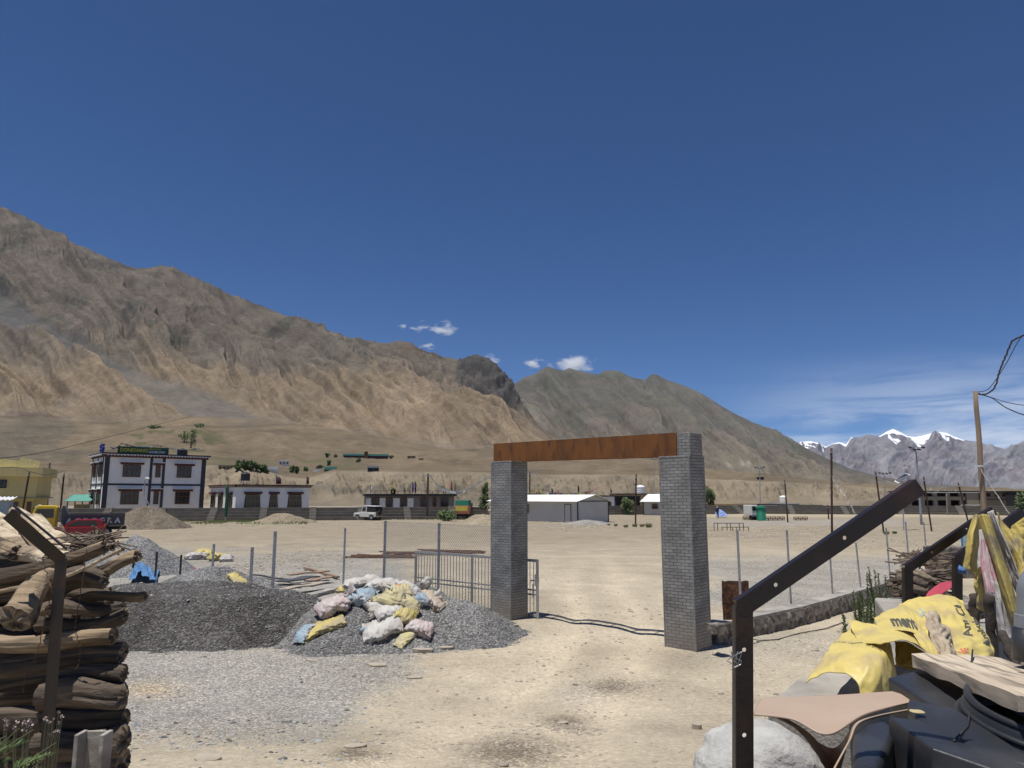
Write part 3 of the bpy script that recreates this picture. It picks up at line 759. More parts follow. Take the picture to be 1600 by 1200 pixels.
for sgn in (1, -1):
    s = -3.0
    while s < Lf + 3:
        a, b = s, s + sgn * (z1 - z0); za, zb = z0, z1
        lo, hi = 0, Lf
        def clip(sv, zv, other_s, other_z):
            if sv < lo: k = (lo - sv) / (other_s - sv); return lo, zv + (other_z - zv) * k
            if sv > hi: k = (hi - sv) / (other_s - sv); return hi, zv + (other_z - zv) * k
            return sv, zv
        if not ((a < lo and b < lo) or (a > hi and b > hi)):
            a2, za2 = clip(a, za, b, zb); b2, zb2 = clip(b, zb, a, za)
            mb.tube([fpt(a2, za2), fpt(b2, zb2)], .0038, 3, cap=False)
        s += cell * 1.414
for z in (z0, z1): mb.tube([fpt(0, z), fpt(Lf, z)], .005, 4)
mb.build('wire_mesh', M_['galv'], fe, world=True)

# lone posts of the unfinished fences
def post(p, ztop, label, w=.06, m='galv', angle=False, lean=(0, 0), zb=-.1, name='fence_post', group=None, cat='post'):
    t = Vector((p.x + lean[0], p.y + lean[1], ztop)); b = Vector((p.x, p.y, zb))
    mb = MB()
    mb.bar(b, t, w, .008, up=(0, -1, 0)); mb.bar(b + Vector((w / 2, w / 2, 0)), t + Vector((w / 2, w / 2, 0)), .008, w, up=(0, -1, 0))
    mb.bar(t - Vector((0, 0, .04)), t + Vector((0, .001, -.02)), w * 1.05, w * .5)
    o = mb.build(name, M_[m], None); return tag(o, label, cat, group)
def gpost(px_, pyb, pyt, label, zb=0., **k):
    p = G(px_, pyb, zb); return post(p, zat(px_, pyt, p.x, p.y), label, zb=zb - .1, **k)
gl = 'lone posts of the unfinished left fence'
gpost(389, 942, 855, 'short grey angle post on the concrete strip, left of the tallest bare post', w=.07, group=gl)
gpost(424, 942, 830, 'tall grey post standing alone at the left end of the plank pile', w=.075, group=gl)
gpost(536, 912, 825, 'thin grey post behind the sack heap, nearest left of the chain link panel', w=.06, group=gl)
gpost(329, 925, 850, 'slim grey post in front of the bundle of yellow sacks', w=.06, group=gl)
gb = 'short black angle posts around the left yard'
for (a, b, c, l) in ((280, 908, 867, 'short black angle post standing right of the blue tarpaulin and beside the pink pipe'), (241, 914, 862, 'short black angle post standing in front of the blue tarpaulin'),
                     (206, 902, 857, 'short black angle post at the left edge of the blue tarpaulin'), (181, 880, 845, 'short black angle post in front of the rear of the red car'),
                     (118, 870, 838, 'black angle post in front of the bonnet of the red car'), (137, 872, 838, 'black angle post in front of the front door of the red car')):
    gpost(a, b, c, l, w=.055, m='darksteel', group=gb)
# low wires linking the black posts
mb = MB(); P1 = [G(118, 870), G(137, 872), G(181, 880), G(206, 902), G(241, 914), G(280, 908)]
for a, b in zip(P1[:-1], P1[1:]):
    mb.tube([a + Vector((0, 0, .9)), (a + b) / 2 + Vector((0, 0, .82)), b + Vector((0, 0, .9))], .01, 4)
tag(mb.build('fence_wire', M_['rustdark']), 'thin slack wire linking the black angle posts', 'wire')

# concrete strip foundation under the left posts
def strip(name, pts, w, h, m, label, cat, z0=-.2, jag=.0, seg=.25, top=None):
    """kerb or low wall along a ground polyline"""
    P = []
    for a, b in zip(pts[:-1], pts[1:]):
        n = max(1, int((b - a).length / seg)); P += [a.lerp(b, k / n) for k in range(n)]
    P.append(pts[-1]); rg = random.Random(3); rows = []
    for i, p in enumerate(P):
        d = (P[min(i + 1, len(P) - 1)] - P[max(i - 1, 0)]).normalized(); s = Vector((d.y, -d.x, 0)) * w / 2
        j = lambda k=1: Vector((rg.uniform(-jag, jag), rg.uniform(-jag, jag), rg.uniform(-jag, jag))) * k
        L = Vector((0, 0, h)); B = Vector((0, 0, z0)); q = Vector((p.x, p.y, 0))
        rows.append([q - s + B, q - s + L * .35 + j(1.4), q - s + L * .7 + j(1.4), q - s + L + j(.35), q - s * .3 + L + j(.3), q + s * .5 + L + j(.3), q + s + L + j(.35), q + s + L * .7 + j(1.5), q + s + L * .35 + j(1.5), q + s + B])
    mb = MB().grid(rows); n = len(rows[0]); mb.f += [tuple(range(n))[::-1], tuple((len(rows) - 1) * n + k for k in range(n))]
    return mb.build(name, m, None), rows
o, _r = strip('kerb', [G(300, 936), G(352, 944), G(440, 944), G(490, 935), G(560, 915)], .32, .16, M_['conc'], '', '', jag=.02)
tag(o, 'low concrete strip under the bare posts at the left, running behind the dark heap', 'kerb')

# right kerb wall: root with a rough body and a smooth coping
KP = [G(1112, 1006), G(1150, 998), G(1245, 975), G(1330, 948), G(1410, 922), G(1480, 900), G(1570, 885)]
for k in KP: k.z = 0
kb = thing('kerb_wall', 'low rough kerb wall running right from the right gate pillar with thin posts on it', 'wall', tuple(KP[0]))
body, _r = strip('wall_body', KP, .42, .40, M_['concdark'], '', '', jag=.035, seg=.12)
cap_, _r = strip('coping', KP, .40, .455, M_['conc'], '', '', z0=.41, jag=.012, seg=.2)
for o in (body, cap_):
    o.parent = kb; o.matrix_parent_inverse = kb.matrix_basis.inverted()
blk = MB().box(Vector((G(1121, 990, .45).x, G(1121, 990, .45).y, .55)), (.3, .28, .2), .5).build('stone_block', M_['concdark'], None, bevel=.02)
tag(blk, 'small dark stone block on the kerb wall against the right gate pillar', 'stone')
gr_ = 'thin galvanised posts on the right kerb wall'
def on_kerb(px_, pyb): return G(px_, pyb, .45)
for (a, b, c, l, dx) in ((1159, 975, 828, 'thin galvanised post rising behind the rusty sheet on the kerb wall', 0), (1236, 942, 828, 'thin galvanised post on the kerb wall, second to the right of the gate pillar', 0),
                         (1301, 928, 838, 'thin galvanised post on the kerb wall at the foot of the tall dark pole', 0), (1345, 918, 848, 'thin galvanised post on the kerb wall just below the big steel arm', -.05),
                         (1391, 906, 825, 'thin galvanised post with a twist of wire, left of the weed clump', 0), (1422, 900, 815, 'thin galvanised post above the brushwood pile', 0), (1450, 892, 816, 'thin galvanised post rightmost on the kerb wall, beside the brushwood', 0)):
    p = on_kerb(a, b); post(p, zat(a, c, p.x, p.y), l, w=.05, zb=.40, group=gr_, lean=(dx, 0))
p = G(1149, 968, .45)
sh = MB(); zt = zat(1149, 907, p.x, p.y); P = []
for i in range(9):
    row = []
    for j in range(9):
        x = (i / 8 - .5) * .60; z = .46 + (zt - .46) * j / 8; row.append(Vector((p.x + x + rnd(-.006, .006) * (i in (0, 8)), p.y - .1 + .02 * math.sin(i * .9 + j * .5), z + rnd(-.012, .012) * (j == 8))))
    P.append(row)
tag(sh.grid(P).build('metal_sheet', M_['rustdark'], solid=.012), 'rusty rectangular metal sheet standing upright on the kerb wall', 'metal sheet')
mb = MB(); P = [G(1182, 1003), G(1215, 1001), G(1250, 990), G(1290, 984), G(1318, 972)]
P = [Vector((q.x, q.y, float(gz(q.x, q.y)) + .02)) for q in P]
tag(mb.tube(P, .012, 5).build('cable', M_['wire']), 'thin black cable lying on the dirt below the kerb wall', 'cable')
# ================================================================ SACKS, TIMBER AND LITTER IN THE MIDDLE GROUND
def wrinkle(u, v, s): return float(fbm(np.float64(u), np.float64(v), 4, s))
def sack(p, L, Wd, Ht, rz, m, label, seed, tie=None, tilt=0., group='sacks dumped on the gravel heap', name='sack', openend=False, neck=.0):
    """a filled bag: a puffed pillow with squared ends and creases; tie: knotted neck at one end"""
    nu, nv = 40, 36; V = []
    for i in range(nu):
        a = -1 + 2 * i / (nu - 1)
        e = (1 - abs(a) ** 3.2) ** .5
        th = (max(0., 1 - abs(a) ** 2.4)) ** .55
        nk = 1.
        if neck and a > .45: k = (a - .45) / .55; nk = 1 - (1 - neck) * math.sin(min(1, k * 1.3) * math.pi / 2); th = max(th, .35 * nk)
        for j in range(nv):
            b = 2 * math.pi * j / nv; cx, sx = math.cos(b), math.sin(b)
            wy = math.copysign(abs(cx) ** .75, cx) * (.5 + .06 * (1 - e)) * (.86 + .14 * (e)) * nk; wz = math.copysign(abs(sx) ** .8, sx) * .44 * th * (.55 + .45 * nk)
            r = 1 + .30 * wrinkle(a * 2.2 + seed, j / nv * 6 + seed, seed) + .16 * wrinkle(a * 7, j * .8, seed + 3) * (1 + abs(a) * 2) - .14 * float(ridged(np.float64(a * 3 + seed), np.float64(j / nv * 5), 3, seed + 9))
            z = wz * Ht * r
            if z < -.3 * Ht: z = -.3 * Ht + (z + .3 * Ht) * .25
            bend = .10 * math.sin(a * 2 + seed) * Wd
            V.append((a * L / 2 + .02 * wrinkle(j, a * 5, seed), wy * Wd * r + bend, z + .03 * math.sin(seed + a * 3) * L * .3))
    F = [(i * nv + j, i * nv + (j + 1) % nv, (i + 1) * nv + (j + 1) % nv, (i + 1) * nv + j) for i in range(nu - 1) for j in range(nv)]
    F += [tuple(range(nv))[::-1], tuple((nu - 1) * nv + j for j in range(nv))]
    e_ = .25; gx_ = float(surf(p.x + e_, p.y) - surf(p.x - e_, p.y)) / (2 * e_); gy_ = float(surf(p.x, p.y + e_) - surf(p.x, p.y - e_)) / (2 * e_)
    nn = Vector((-gx_, -gy_, 1)).normalized()
    M = Matrix.Translation(p + nn * Ht * .24) @ Vector((0, 0, 1)).rotation_difference(nn).to_matrix().to_4x4() @ Matrix.Rotation(rz, 4, 'Z') @ Matrix.Rotation(tilt, 4, 'Y')
    if tie is None:
        mb = MB(); mb.v = [tuple(v) for v in V]; mb.f = F
        o = mb.build(name, m, None, smooth=True); o.matrix_basis = M
        return tag(o, label, 'sack', group)
    t = bpy.data.objects.new(name, None); COL.objects.link(t); t.matrix_basis = M; tag(t, label, 'sack', group)
    mb = MB(); mb.v = [tuple(v) for v in V]; mb.f = F; mb.build('bag', m, t, smooth=True)
    rows = []
    for i in range(9):
        k = i / 8; r = .05 + .22 * abs(k - .25) ** 1.1 * Wd * 1.6
        rows.append([Vector((L / 2 - .05 + k * .26, math.cos(b) * r * (1 + .35 * math.sin(b * 5 + seed)), math.sin(b) * r * (1 + .35 * math.sin(b * 4 + k * 3)) + .05 * k)) for b in [2 * math.pi * j / 20 for j in range(21)]])
    MB().grid(rows).build('neck', M_[tie], t, smooth=True, solid=.006)
    return t
def S(px_, py_, L, Wd, Ht, deg, m, label, seed, lift=0., **k):
    p = H(px_, py_); k_ = .84 if 'group' not in k else 1
    return sack(Vector((p.x, p.y, p.z + lift * .6)), L * k_, Wd * k_, Ht * k_ * .88, R(deg), M_[m], label, seed, **k)
# from the left cluster to the right
S(478, 992, .62, .42, .26, 60, 'blue', 'pale blue sack peeking out under the left end of the yellow sack', 1)
S(505, 985, 1.15, .52, .26, 22, 'yellow', 'long flattened yellow sack, lowest of the left cluster, under the pinkish sack', 2, tilt=-.1, name='empty_sack')
S(521, 958, .85, .6, .44, 35, 'pinkw', 'plump pinkish white sack with a ruffled neck lying on the long yellow sack', 3, tie='pinkw', lift=.16)
S(536, 926, .5, .36, .46, 80, 'yellow', 'crumpled bright yellow sack at the top left of the pile', 4, lift=.0)
S(567, 936, .9, .55, .34, -10, 'blue', 'blue grey sack under the topmost white sack', 5, lift=.0)
S(565, 922, 1.0, .52, .36, 12, 'white', 'white sack topmost at the left of the pile, on the blue grey sack', 6, lift=.2)
S(566, 942, .72, .55, .42, -38, 'blue', 'round blue grey sack bulging in front of the pile', 7, lift=.14)
S(586, 951, .62, .5, .32, -55, 'white', 'small white sack with faint blue print pointing down the slope', 8, lift=.0)
S(596, 925, .95, .55, .36, -14, 'white', 'folded white sack in the middle of the top row', 9, lift=.16)
S(609, 944, .6, .75, .42, 80, 'yelpale', 'pale yellow sack standing upright left of the orange rag', 10, lift=.1)
S(622, 936, .7, .5, .36, 20, 'yelpale', 'pale yellow sack behind the orange rag', 11, lift=.2)
S(634, 944, .95, .5, .34, -62, 'yelpale', 'long pale yellow sack running downhill at the right of the centre', 12, lift=.14)
S(636, 929, .7, .42, .32, -25, 'white', 'white sack at the back between the yellow sacks and the turquoise sack', 13, lift=.14)
S(652, 942, .75, .46, .36, 40, 'blue', 'turquoise blue sack beside the tied brown sack', 14, tie='white')
S(672, 940, .85, .56, .36, -18, 'tan', 'dusty brown sack with a white knotted neck, farthest right of the pile', 15, lift=-.02)
S(663, 922, .34, .22, .5, 85, 'white', 'white knotted bag end sticking up beside the brown sack', 16, lift=.12)
S(612, 958, .95, .5, .36, 38, 'white', 'white sack in the lower middle, above the yellow bulging sack', 17, lift=.05)
S(630, 967, .62, .5, .4, -15, 'yellow', 'bulging yellow sack between two white sacks in the lower middle', 18, lift=.05)
S(598, 984, 1.0, .62, .3, 15, 'white', 'heap of crumpled empty white sack with loose ends low on the slope', 19, name='empty_sack')
S(575, 988, .36, .3, .28, -30, 'blue', 'blue lined open end of the crumpled white sack', 20, name='empty_sack')
S(655, 985, .72, .42, .36, -10, 'pinkw', 'dirty greyish sack lying right of the tall yellow sack', 21)
S(641, 994, 1.0, .32, .22, 62, 'yelpale', 'long limp yellow sack hanging down to the dirt at the lowest end', 22, name='empty_sack')
# bundle of yellow sacks in the left yard and the scattered ones
gy = 'sacks bundled in the left yard'
S(306, 874, 1.1, .8, .62, 20, 'white', 'white bulk sack at the left end of the yard bundle', 31, group=gy)
S(316, 872, .9, .6, .75, 70, 'yellow', 'crumpled yellow sack on the left half of the yard bundle', 32, group=gy, lift=.1)
S(326, 872, .8, .5, .62, 95, 'yellow', 'narrow yellow sack in the middle of the yard bundle behind the slim post', 33, group=gy, lift=.1)
S(342, 876, .95, .6, .66, 60, 'yellow', 'creased yellow sack at the right half of the yard bundle', 34, group=gy)
S(354, 877, .7, .6, .6, -60, 'white', 'dirty white sack closing the right end of the yard bundle', 35, group=gy)
S(371, 907, .75, .4, .24, -35, 'yellow', 'single yellow sack lying flat by itself on the yard gravel', 36, group=None)
S(620, 936, .22, .16, .12, 10, 'orange', 'small orange pink rag lying among the sacks', 37, lift=.42, name='rag') if 'orange' in M_ else None

# ---- generic draped sheet through a net of control points
def cr(p0, p1, p2, p3, t):
    return .5 * ((2 * p1) + (-p0 + p2) * t + (2 * p0 - 5 * p1 + 4 * p2 - p3) * t * t + (-p0 + 3 * p1 - 3 * p2 + p3) * t ** 3)
def crline(P, t):
    n = len(P) - 1; x = min(max(t, 0), 1) * n; i = min(int(x), n - 1); f = x - i
    g = lambda k: P[min(max(k, 0), n)]
    return cr(g(i - 1), g(i), g(i + 1), g(i + 2), f)
class Sheet:
    def __init__(s, rows, amp=.0, seed=1, fu=6, fv=6): s.rows = rows; s.amp = amp; s.seed = seed; s.fu = fu; s.fv = fv
    def pt(s, u, v):
        p = crline([crline(r, u) for r in s.rows], v)
        if s.amp:
            k = s.amp * (.8 * fbm(np.float64(u * s.fu * .7 + s.seed), np.float64(v * s.fv * .7), 3, s.seed) + 1.1 * float(ridged(np.float64(u * s.fu * .9 + v * 3), np.float64(v * s.fv * .4 - u * 2), 3, s.seed + 5, .4) - .5))
            n = s.nrm(u, v); p = p + n * float(k)
        return p
    def nrm(s, u, v):
        f = lambda a, b: crline([crline(r, a) for r in s.rows], b)
        e = .01; u = min(max(u, e), 1 - e); v = min(max(v, e), 1 - e)
        n = (f(u + e, v) - f(u - e, v)).cross(f(u, v + e) - f(u, v - e))
        if n.length < 1e-12: return Vector((0, 0, 1))
        n.normalize(); return n
    def mesh(s, name, m, parent=None, nu=44, nv=36, thick=.004, world=True):
        P = [[s.pt(i / (nu - 1), j / (nv - 1)) for j in range(nv)] for i in range(nu)]
        return MB().grid(P).build(name, m, parent, world=world, smooth=True, solid=thick)
def text_mesh(txt, size=1., bold=0.):
    c = bpy.data.curves.new('lettering', 'FONT'); c.body = txt; c.size = size; c.offset = bold; c.resolution_u = 3
    o = bpy.data.objects.new('lettering', c); COL.objects.link(o)
    bpy.context.view_layer.update()
    dg = bpy.context.evaluated_depsgraph_get(); me = bpy.data.meshes.new_from_object(o.evaluated_get(dg))
    bpy.data.objects.remove(o)
    bm = bmesh.new(); bm.from_mesh(me); bmesh.ops.triangulate(bm, faces=bm.faces)
    for _ in range(2): bmesh.ops.subdivide_edges(bm, edges=[e for e in bm.edges if e.calc_length() > .15 * size], cuts=1); bmesh.ops.triangulate(bm, faces=bm.faces)
    V = [v.co.copy() for v in bm.verts]; F = [tuple(v.index for v in f.verts) for f in bm.faces]; bm.free(); bpy.data.meshes.remove(me)
    return V, F
def letter_on(sheet, txt, o, du, dv, m, parent, size=1., bold=.02, name='printed_text', off=.004):
    """o = (u, v) of the text origin; du = (u, v) per unit along the line; dv = per unit up"""
    V, F = text_mesh(txt, size, bold); mb = MB(); out = []
    for p in V:
        u = o[0] + du[0] * p.x + dv[0] * p.y; v = o[1] + du[1] * p.x + dv[1] * p.y
        n = sheet.nrm(u, v)
        if n.dot(Vector((0, 0, CAM_Z)) - sheet.pt(u, v)) < 0: n = -n
        out.append(sheet.pt(u, v) + n * off)
    mb.add(out, F); ob = mb.build(name, m, parent, world=True); return ob
def flat_text(txt, org, xdir, zdir, size, m, name, parent, bold=.01, off=None):
    V, F = text_mesh(txt, size, bold); x = Vector(xdir).normalized(); z = Vector(zdir).normalized()
    return MB().add([Vector(org) + x * p.x + z * p.y for p in V], F).build(name, m, parent, world=True)

# blue tarpaulin
rows = [[G(a, b + 3) + Vector((0, 0, z + .1)) for a, b, z in r] for r in (
    [(203, 912, .02), (218, 908, .3), (232, 912, .12), (244, 913, .02)],
    [(206, 902, .2), (218, 899, .34), (232, 900, .2), (246, 902, .1)],
    [(212, 892, .2), (224, 888, .45), (238, 890, .25), (250, 893, .1)],
    [(222, 884, .1), (234, 880, .25), (246, 879, .2), (256, 881, .05)])]
tag(Sheet(rows, .16, 4, 7, 7).mesh('tarpaulin', M_['tarp'], thick=.006), 'crumpled blue tarpaulin on the gravel between the black posts', 'tarpaulin')
# pink pipe loops
M_['pink'] = mat('pink_plastic_pipe', (.62, .28, .26), (.5, .22, .2), 5, .5)
def loop(px0, px1, pyb, pyt, label, lean=0):
    a = G(px0, pyb); b = G(px1, pyb + 2); top = zat((px0 + px1) / 2, pyt, a.x, a.y); P = []
    for k in range(25):
        t = math.pi * k / 24; q = a.lerp(b, (1 - math.cos(t)) / 2); P.append(Vector((q.x + lean * math.sin(t), q.y, -.05 + (top + .05) * math.sin(t) ** .8)))
    return tag(MB().tube(P, .022, 7).build('pipe', M_['pink'], smooth=True), label, 'pipe', 'pink pipe loops in the left yard')
loop(296, 312, 916, 886, 'narrow upright loop of pink pipe, the brighter inner one')
loop(283, 320, 912, 896, 'wide low loop of pink pipe around the upright one')
loop(198, 242, 874, 856, 'large thin arch of pink pipe behind the blue tarpaulin')
# plank pile
M_['plank1'] = mat('pale_plank', (.42, .36, .29), (.3, .25, .19), 3, .85, .004, 40, stretch=(1, 8, 8))
M_['plank2'] = mat('brown_plank', (.33, .22, .15), (.24, .16, .11), 3, .85, .004, 40, stretch=(1, 8, 8))
M_['plank3'] = mat('black_panel', (.045, .047, .055), (.08, .08, .085), 3, .6, .003, 30)
def plank(pa, pb, w, z, m, label, th=.04, g='planks and panels piled in the left yard', dz=0, nm='plank'):
    a = G(*pa); b = G(*pb); a.z = z; b.z = z + dz
    mb = MB(); d = (b - a); n = 8; rows = []
    s = Vector((d.y, -d.x, 0)).normalized() * w / 2
    for i in range(n + 1):
        q = a.lerp(b, i / n); wz = .015 * math.sin(i * 1.3 + pa[0]); k = s * (1 + rnd(-.06, .06))
        rows.append([q - k + Vector((0, 0, wz)), q + k + Vector((0, 0, wz)), q + k + Vector((0, 0, wz + th)), q - k + Vector((0, 0, wz + th)), q - k + Vector((0, 0, wz))])
    mb.grid(rows); mb.f += [(0, 1, 2, 3), tuple(n * 5 + k for k in (0, 1, 2, 3))]
    return tag(mb.build(nm, M_[m]), label, 'plank', g)
plank((438, 933), (508, 921), .34, .22, 'plank1', 'long pale plank lying nearest the kerb at the front of the pile')
plank((440, 922), (492, 912), .5, .26, 'plank3', 'black panel lying across the middle of the plank pile', nm='panel')
plank((398, 924), (470, 920), .3, .14, 'plank3', 'dark grey board poking out left under the black panel', nm='panel')
plank((450, 913), (512, 907), .3, .33, 'plank2', 'reddish brown plank topmost at the back of the pile')
plank((480, 918), (516, 910), .3, .2, 'plank2', 'short brown board at the right end of the plank pile')
plank((394, 915), (446, 926), .24, .1, 'plank3', 'narrow dark board slanting down at the left of the pile', nm='panel')
plank((476, 890), (528, 906), .14, .06, 'plank2', 'thin dark batten lying behind the plank pile towards the bare post', th=.07)
plank((395, 902), (458, 912), .1, .08, 'plank3', 'very thin dark strip behind the plank pile', th=.05, nm='panel')
# reinforcing bars on the field
def bars(px0, px1, py, n, spread, label, seed):
    rg = random.Random(seed); mb = MB()
    for k in range(n):
        a = G(px0 + rg.uniform(-12, 12), py + rg.uniform(-spread, spread)); b = G(px1 + rg.uniform(-12, 12), py + rg.uniform(-spread, spread) + 1.5)
        z = .05 + .02 * (k % 4); pts = [a.lerp(b, t / 6) + Vector((0, rg.uniform(-.03, .03), z + rg.uniform(0, .03))) for t in range(7)]
        mb.tube(pts, .035, 4)
    return tag(mb.build('bar_bundle', M_['rustdark']), label, 'metal bars', 'bundles of dark bars on the field behind the fence')
bars(548, 640, 871, 7, 2.2, 'leftmost dark bundle of bars on the ground, reaching past the left fence post', 1)
bars(604, 694, 866, 9, 2.2, 'middle dark bundle of bars seen through the chain link between its posts', 2)
bars(664, 748, 864, 8, 2.6, 'right dark bundle of bars behind the top rail of the sliding gate', 3)
# flat slabs at the foot of the heap and in the track
M_['slab'] = mat('pale_stone_slab', (.42, .365, .285), (.30, .26, .2), 5, .95, .006, 30)
def slab(px_, py_, L, Wd, th, deg, label, seed, z=None):
    p = H(px_, py_); rg = random.Random(seed); n = 9
    n = 7; poly = [(math.cos(2 * math.pi * k / n) * L / 2 * rg.uniform(.6, 1.15), math.sin(2 * math.pi * k / n) * Wd / 2 * rg.uniform(.75, 1.1), 0) for k in range(n)]
    o = MB().prism([Vector(q) for q in poly], (0, 0, th)).build('stone_slab', M_['slab'], bevel=.008)
    o.location = p + Vector((0, 0, -th * .3)); o.rotation_euler = (.05, .04, R(deg))
    return tag(o, label, 'stone')
slab(590, 1041, .5, .26, .06, 5, 'pale pointed stone slab lying alone below the crumpled white sack', 1)
slab(485, 1033, .24, .1, .04, -30, 'small pale stone chip on the grey gravel left of the pointed slab', 2)
slab(660, 1017, .62, .2, .07, 3, 'long pale stone slab at the foot of the gravel heap beside the yellow sack', 3)
slab(696, 1014, .5, .18, .07, 8, 'second long pale slab in the row at the foot of the heap', 4)
slab(648, 1060, .3, .15, .04, 10, 'thin oval stone in the dirt right of the pointed slab', 5)
slab(553, 1168, .28, .13, .04, 20, 'flat oval stone at the left of the wheel track near the bottom', 6)
slab(806, 979, .2, .12, .07, 30, 'reddish brick fragment at the foot of the left gate pillar', 7)
slab(1090, 1139, .15, .12, .1, 10, 'angular grey stone on the dirt just left of the big steel post', 8)
slab(880, 1132, .2, .1, .05, 40, 'small angular pale stone in the middle of the damp patch in the track', 9)
slab(325, 1187, .3, .26, .05, 0, 'square pale slab half buried at the bottom left beside the wood pile', 10)
slab(590, 1148, .1, .09, .03, 0, 'small round white pebble in the track right of the oval stone', 11)
# ================================================================ FOREGROUND RIGHT
def boolean_holes(o, cutters, t):
    """bores real bolt holes; the cutting cylinder is removed again"""
    mb = MB()
    for (c, ax, r) in cutters: mb.tube([Vector(c) - Vector(ax) * .06, Vector(c) + Vector(ax) * .06], r, 14)
    k = mb.build('bore', M_['wire'], t, world=True)
    q = o.modifiers.new('b', 'BOOLEAN'); q.object = k; q.solver = 'EXACT'
    bpy.context.view_layer.update()
    dg = bpy.context.evaluated_depsgraph_get(); me = bpy.data.meshes.new_from_object(o.evaluated_get(dg))
    o.modifiers.clear(); o.data = me; bpy.data.objects.remove(k)
def angle_arm(label, base, bend, tip, w, holes=(), name='angle_iron_post'):
    """bent angle-iron fence post: upright and slanted arm, a wide flange facing the camera and one turned away"""
    base, bend, tip = Vector(base), Vector(bend), Vector(tip)
    t = thing(name, label, 'post', tuple(base), 0, 'bent angle iron fence posts')
    n = Vector((0, -1, 0))
    def flange(a, b, nm, hl):
        d = (b - a).normalized(); s = d.cross(n).normalized(); s = s if s.x < 0 or abs(s.x) < .3 and s.z > 0 else -s
        mb = MB(); th = .005
        M = Matrix((s, d, s.cross(d))).transposed(); c = (a + b) / 2; L = (b - a).length
        mb.box(c, (w, L, th), M=M)
        o = mb.build(nm, M_['darksteel'], t, world=True)
        m2 = MB().box(c + s * (w / 2 - th / 2 + .0006) - n * (w * .32 + .001), (th, L - .0015, w * .64), M=M)
        bpy.context.view_layer.update()
        if hl:
            boolean_holes(o, [(a.lerp(b, k) + s * w * .02, n, w * .13) for k in hl], t)
        m2.build('side_flange', M_['darksteel'], t, world=True)
        return o
    flange(base, bend, 'upright', [h for k, h in holes if k == 'u']); flange(bend + (tip - bend).normalized() * -.012, tip, 'arm', [h for k, h in holes if k == 'a'])
    MB().tube([bend + Vector((0, -.0034, 0)), bend + Vector((0, .0034, 0))], w / 2 * .99, 24).build('bend_plate', M_['darksteel'], t, world=True)
    return t
angle_arm('large dark steel post at the right foreground with its long bare arm crossing the view', at(1164, 1420, 2.0), at(1163, 948, 2.0), at(1438, 760, 2.02), .046, [('u', .93 - .08), ('u', .56), ('a', .19), ('a', .57)])
angle_arm('middle dark steel post behind the yellow sacks with the hanging cloth on its arm tip', at(1422, 1035, 4.95), at(1420, 888, 4.95), at(1553, 798, 5.0), .056, [('u', .55), ('a', .28), ('a', .68)])
angle_arm('dark steel post half hidden behind the hanging cloth, only its upright clear', at(1498, 990, 5.5), at(1498, 872, 5.5), at(1600, 800, 5.6), .058, [('u', .45)])
angle_arm('dark steel post farthest right whose arm tip shows above the draped sacks', at(1560, 960, 6.0), at(1545, 868, 6.0), at(1592, 812, 6.2), .06)
# twist of wire on the big post
mb = MB()
for k in range(3):
    P = [at(1146 + 4 * k, 1030 + 3 * k, 1.97)] + [at(1142 + 6 * k + 6 * math.sin(j * 1.7 + k), 1018 + j * 5, 1.96) for j in range(6)]
    mb.tube(P, .0013, 4)
tag(mb.build('wire_twist', M_['galv']), 'loose twist of thin wire tied round the big steel post', 'wire')

# retaining wall with broken end, terrace behind it
WZ = 2.25
WP = [G(1262, 1112, WZ), G(1300, 1072, WZ), G(1385, 1030, WZ), G(1460, 1000, WZ), G(1560, 975, WZ), G(1680, 950, WZ)]
WP = [Vector((p.x, p.y, 0)) for p in WP]
o, _r = strip('retaining_wall', WP, .34, WZ, M_['conc'], '', '', jag=.012, seg=.12)
tag(o, 'concrete retaining wall top under the yellow cement sacks', 'wall')
tz = 2.02
tp = [G(1245, 1165, tz), G(1330, 1085, tz), G(1405, 1040, tz), G(1475, 1008, tz), G(1570, 985, tz), G(1700, 955, tz), Vector((9, 3, tz)), Vector((6, -2, tz)), Vector((.15, -2, tz)), Vector((.15, 1.6, tz))]
o = MB().prism([Vector((p.x, p.y, -.2)) for p in tp], (0, 0, tz + .2)).build('terrace_ground', mat('terrace_dirt', (.16, .13, .10), (.09, .075, .06), 6, .95, .03, 20, c3=(.22, .18, .14), s3=2), None)
tag(o, kind='structure')
o = MB().box(at(1448, 955, 6.0) + Vector((0, .3, -.3)), (.42, .9, .6), R(-22)).build('concrete_block', M_['conc'], bevel=.02)
tag(o, 'pale concrete block behind the steel posts beside the red plastic sheet', 'concrete block')
# lump of concrete at the foot of the big post
def lump(c, rx, ry, rz, m, name, seed, amp=.12, n=40, f=1.6):
    rows = []
    for i in range(n + 1):
        th = math.pi * i / n; row = []
        for j in range(2 * n + 1):
            ph = math.pi * (j % (2 * n)) / n; x, y, z = math.sin(th) * math.cos(ph), math.sin(th) * math.sin(ph), math.cos(th)
            k = 1 + amp * float(fbm(np.float64(x * f + z * 1.7 + seed), np.float64(y * f + z * .9), 5, seed))
            sq = (abs(x) ** 3 + abs(y) ** 3 + abs(z) ** 3) ** (-1 / 3) * .35 + .65
            row.append(Vector((x * rx, y * ry, z * rz)) * k * sq)
        rows.append(row)
    o = MB().grid(rows).build(name, m, smooth=True); o.location = c
    return o
M_['lump'] = mat('pale_concrete_lump', (.46, .45, .42), (.34, .33, .31), 7, .95, .012, 45, c3=(.36, .34, .31), s3=3)
tag(lump(at(1184, 1222, 2.36), .198, .19, .168, M_['lump'], 'concrete_lump', 3, .16), 'large rounded pale concrete lump at the foot of the big steel post', 'rock')

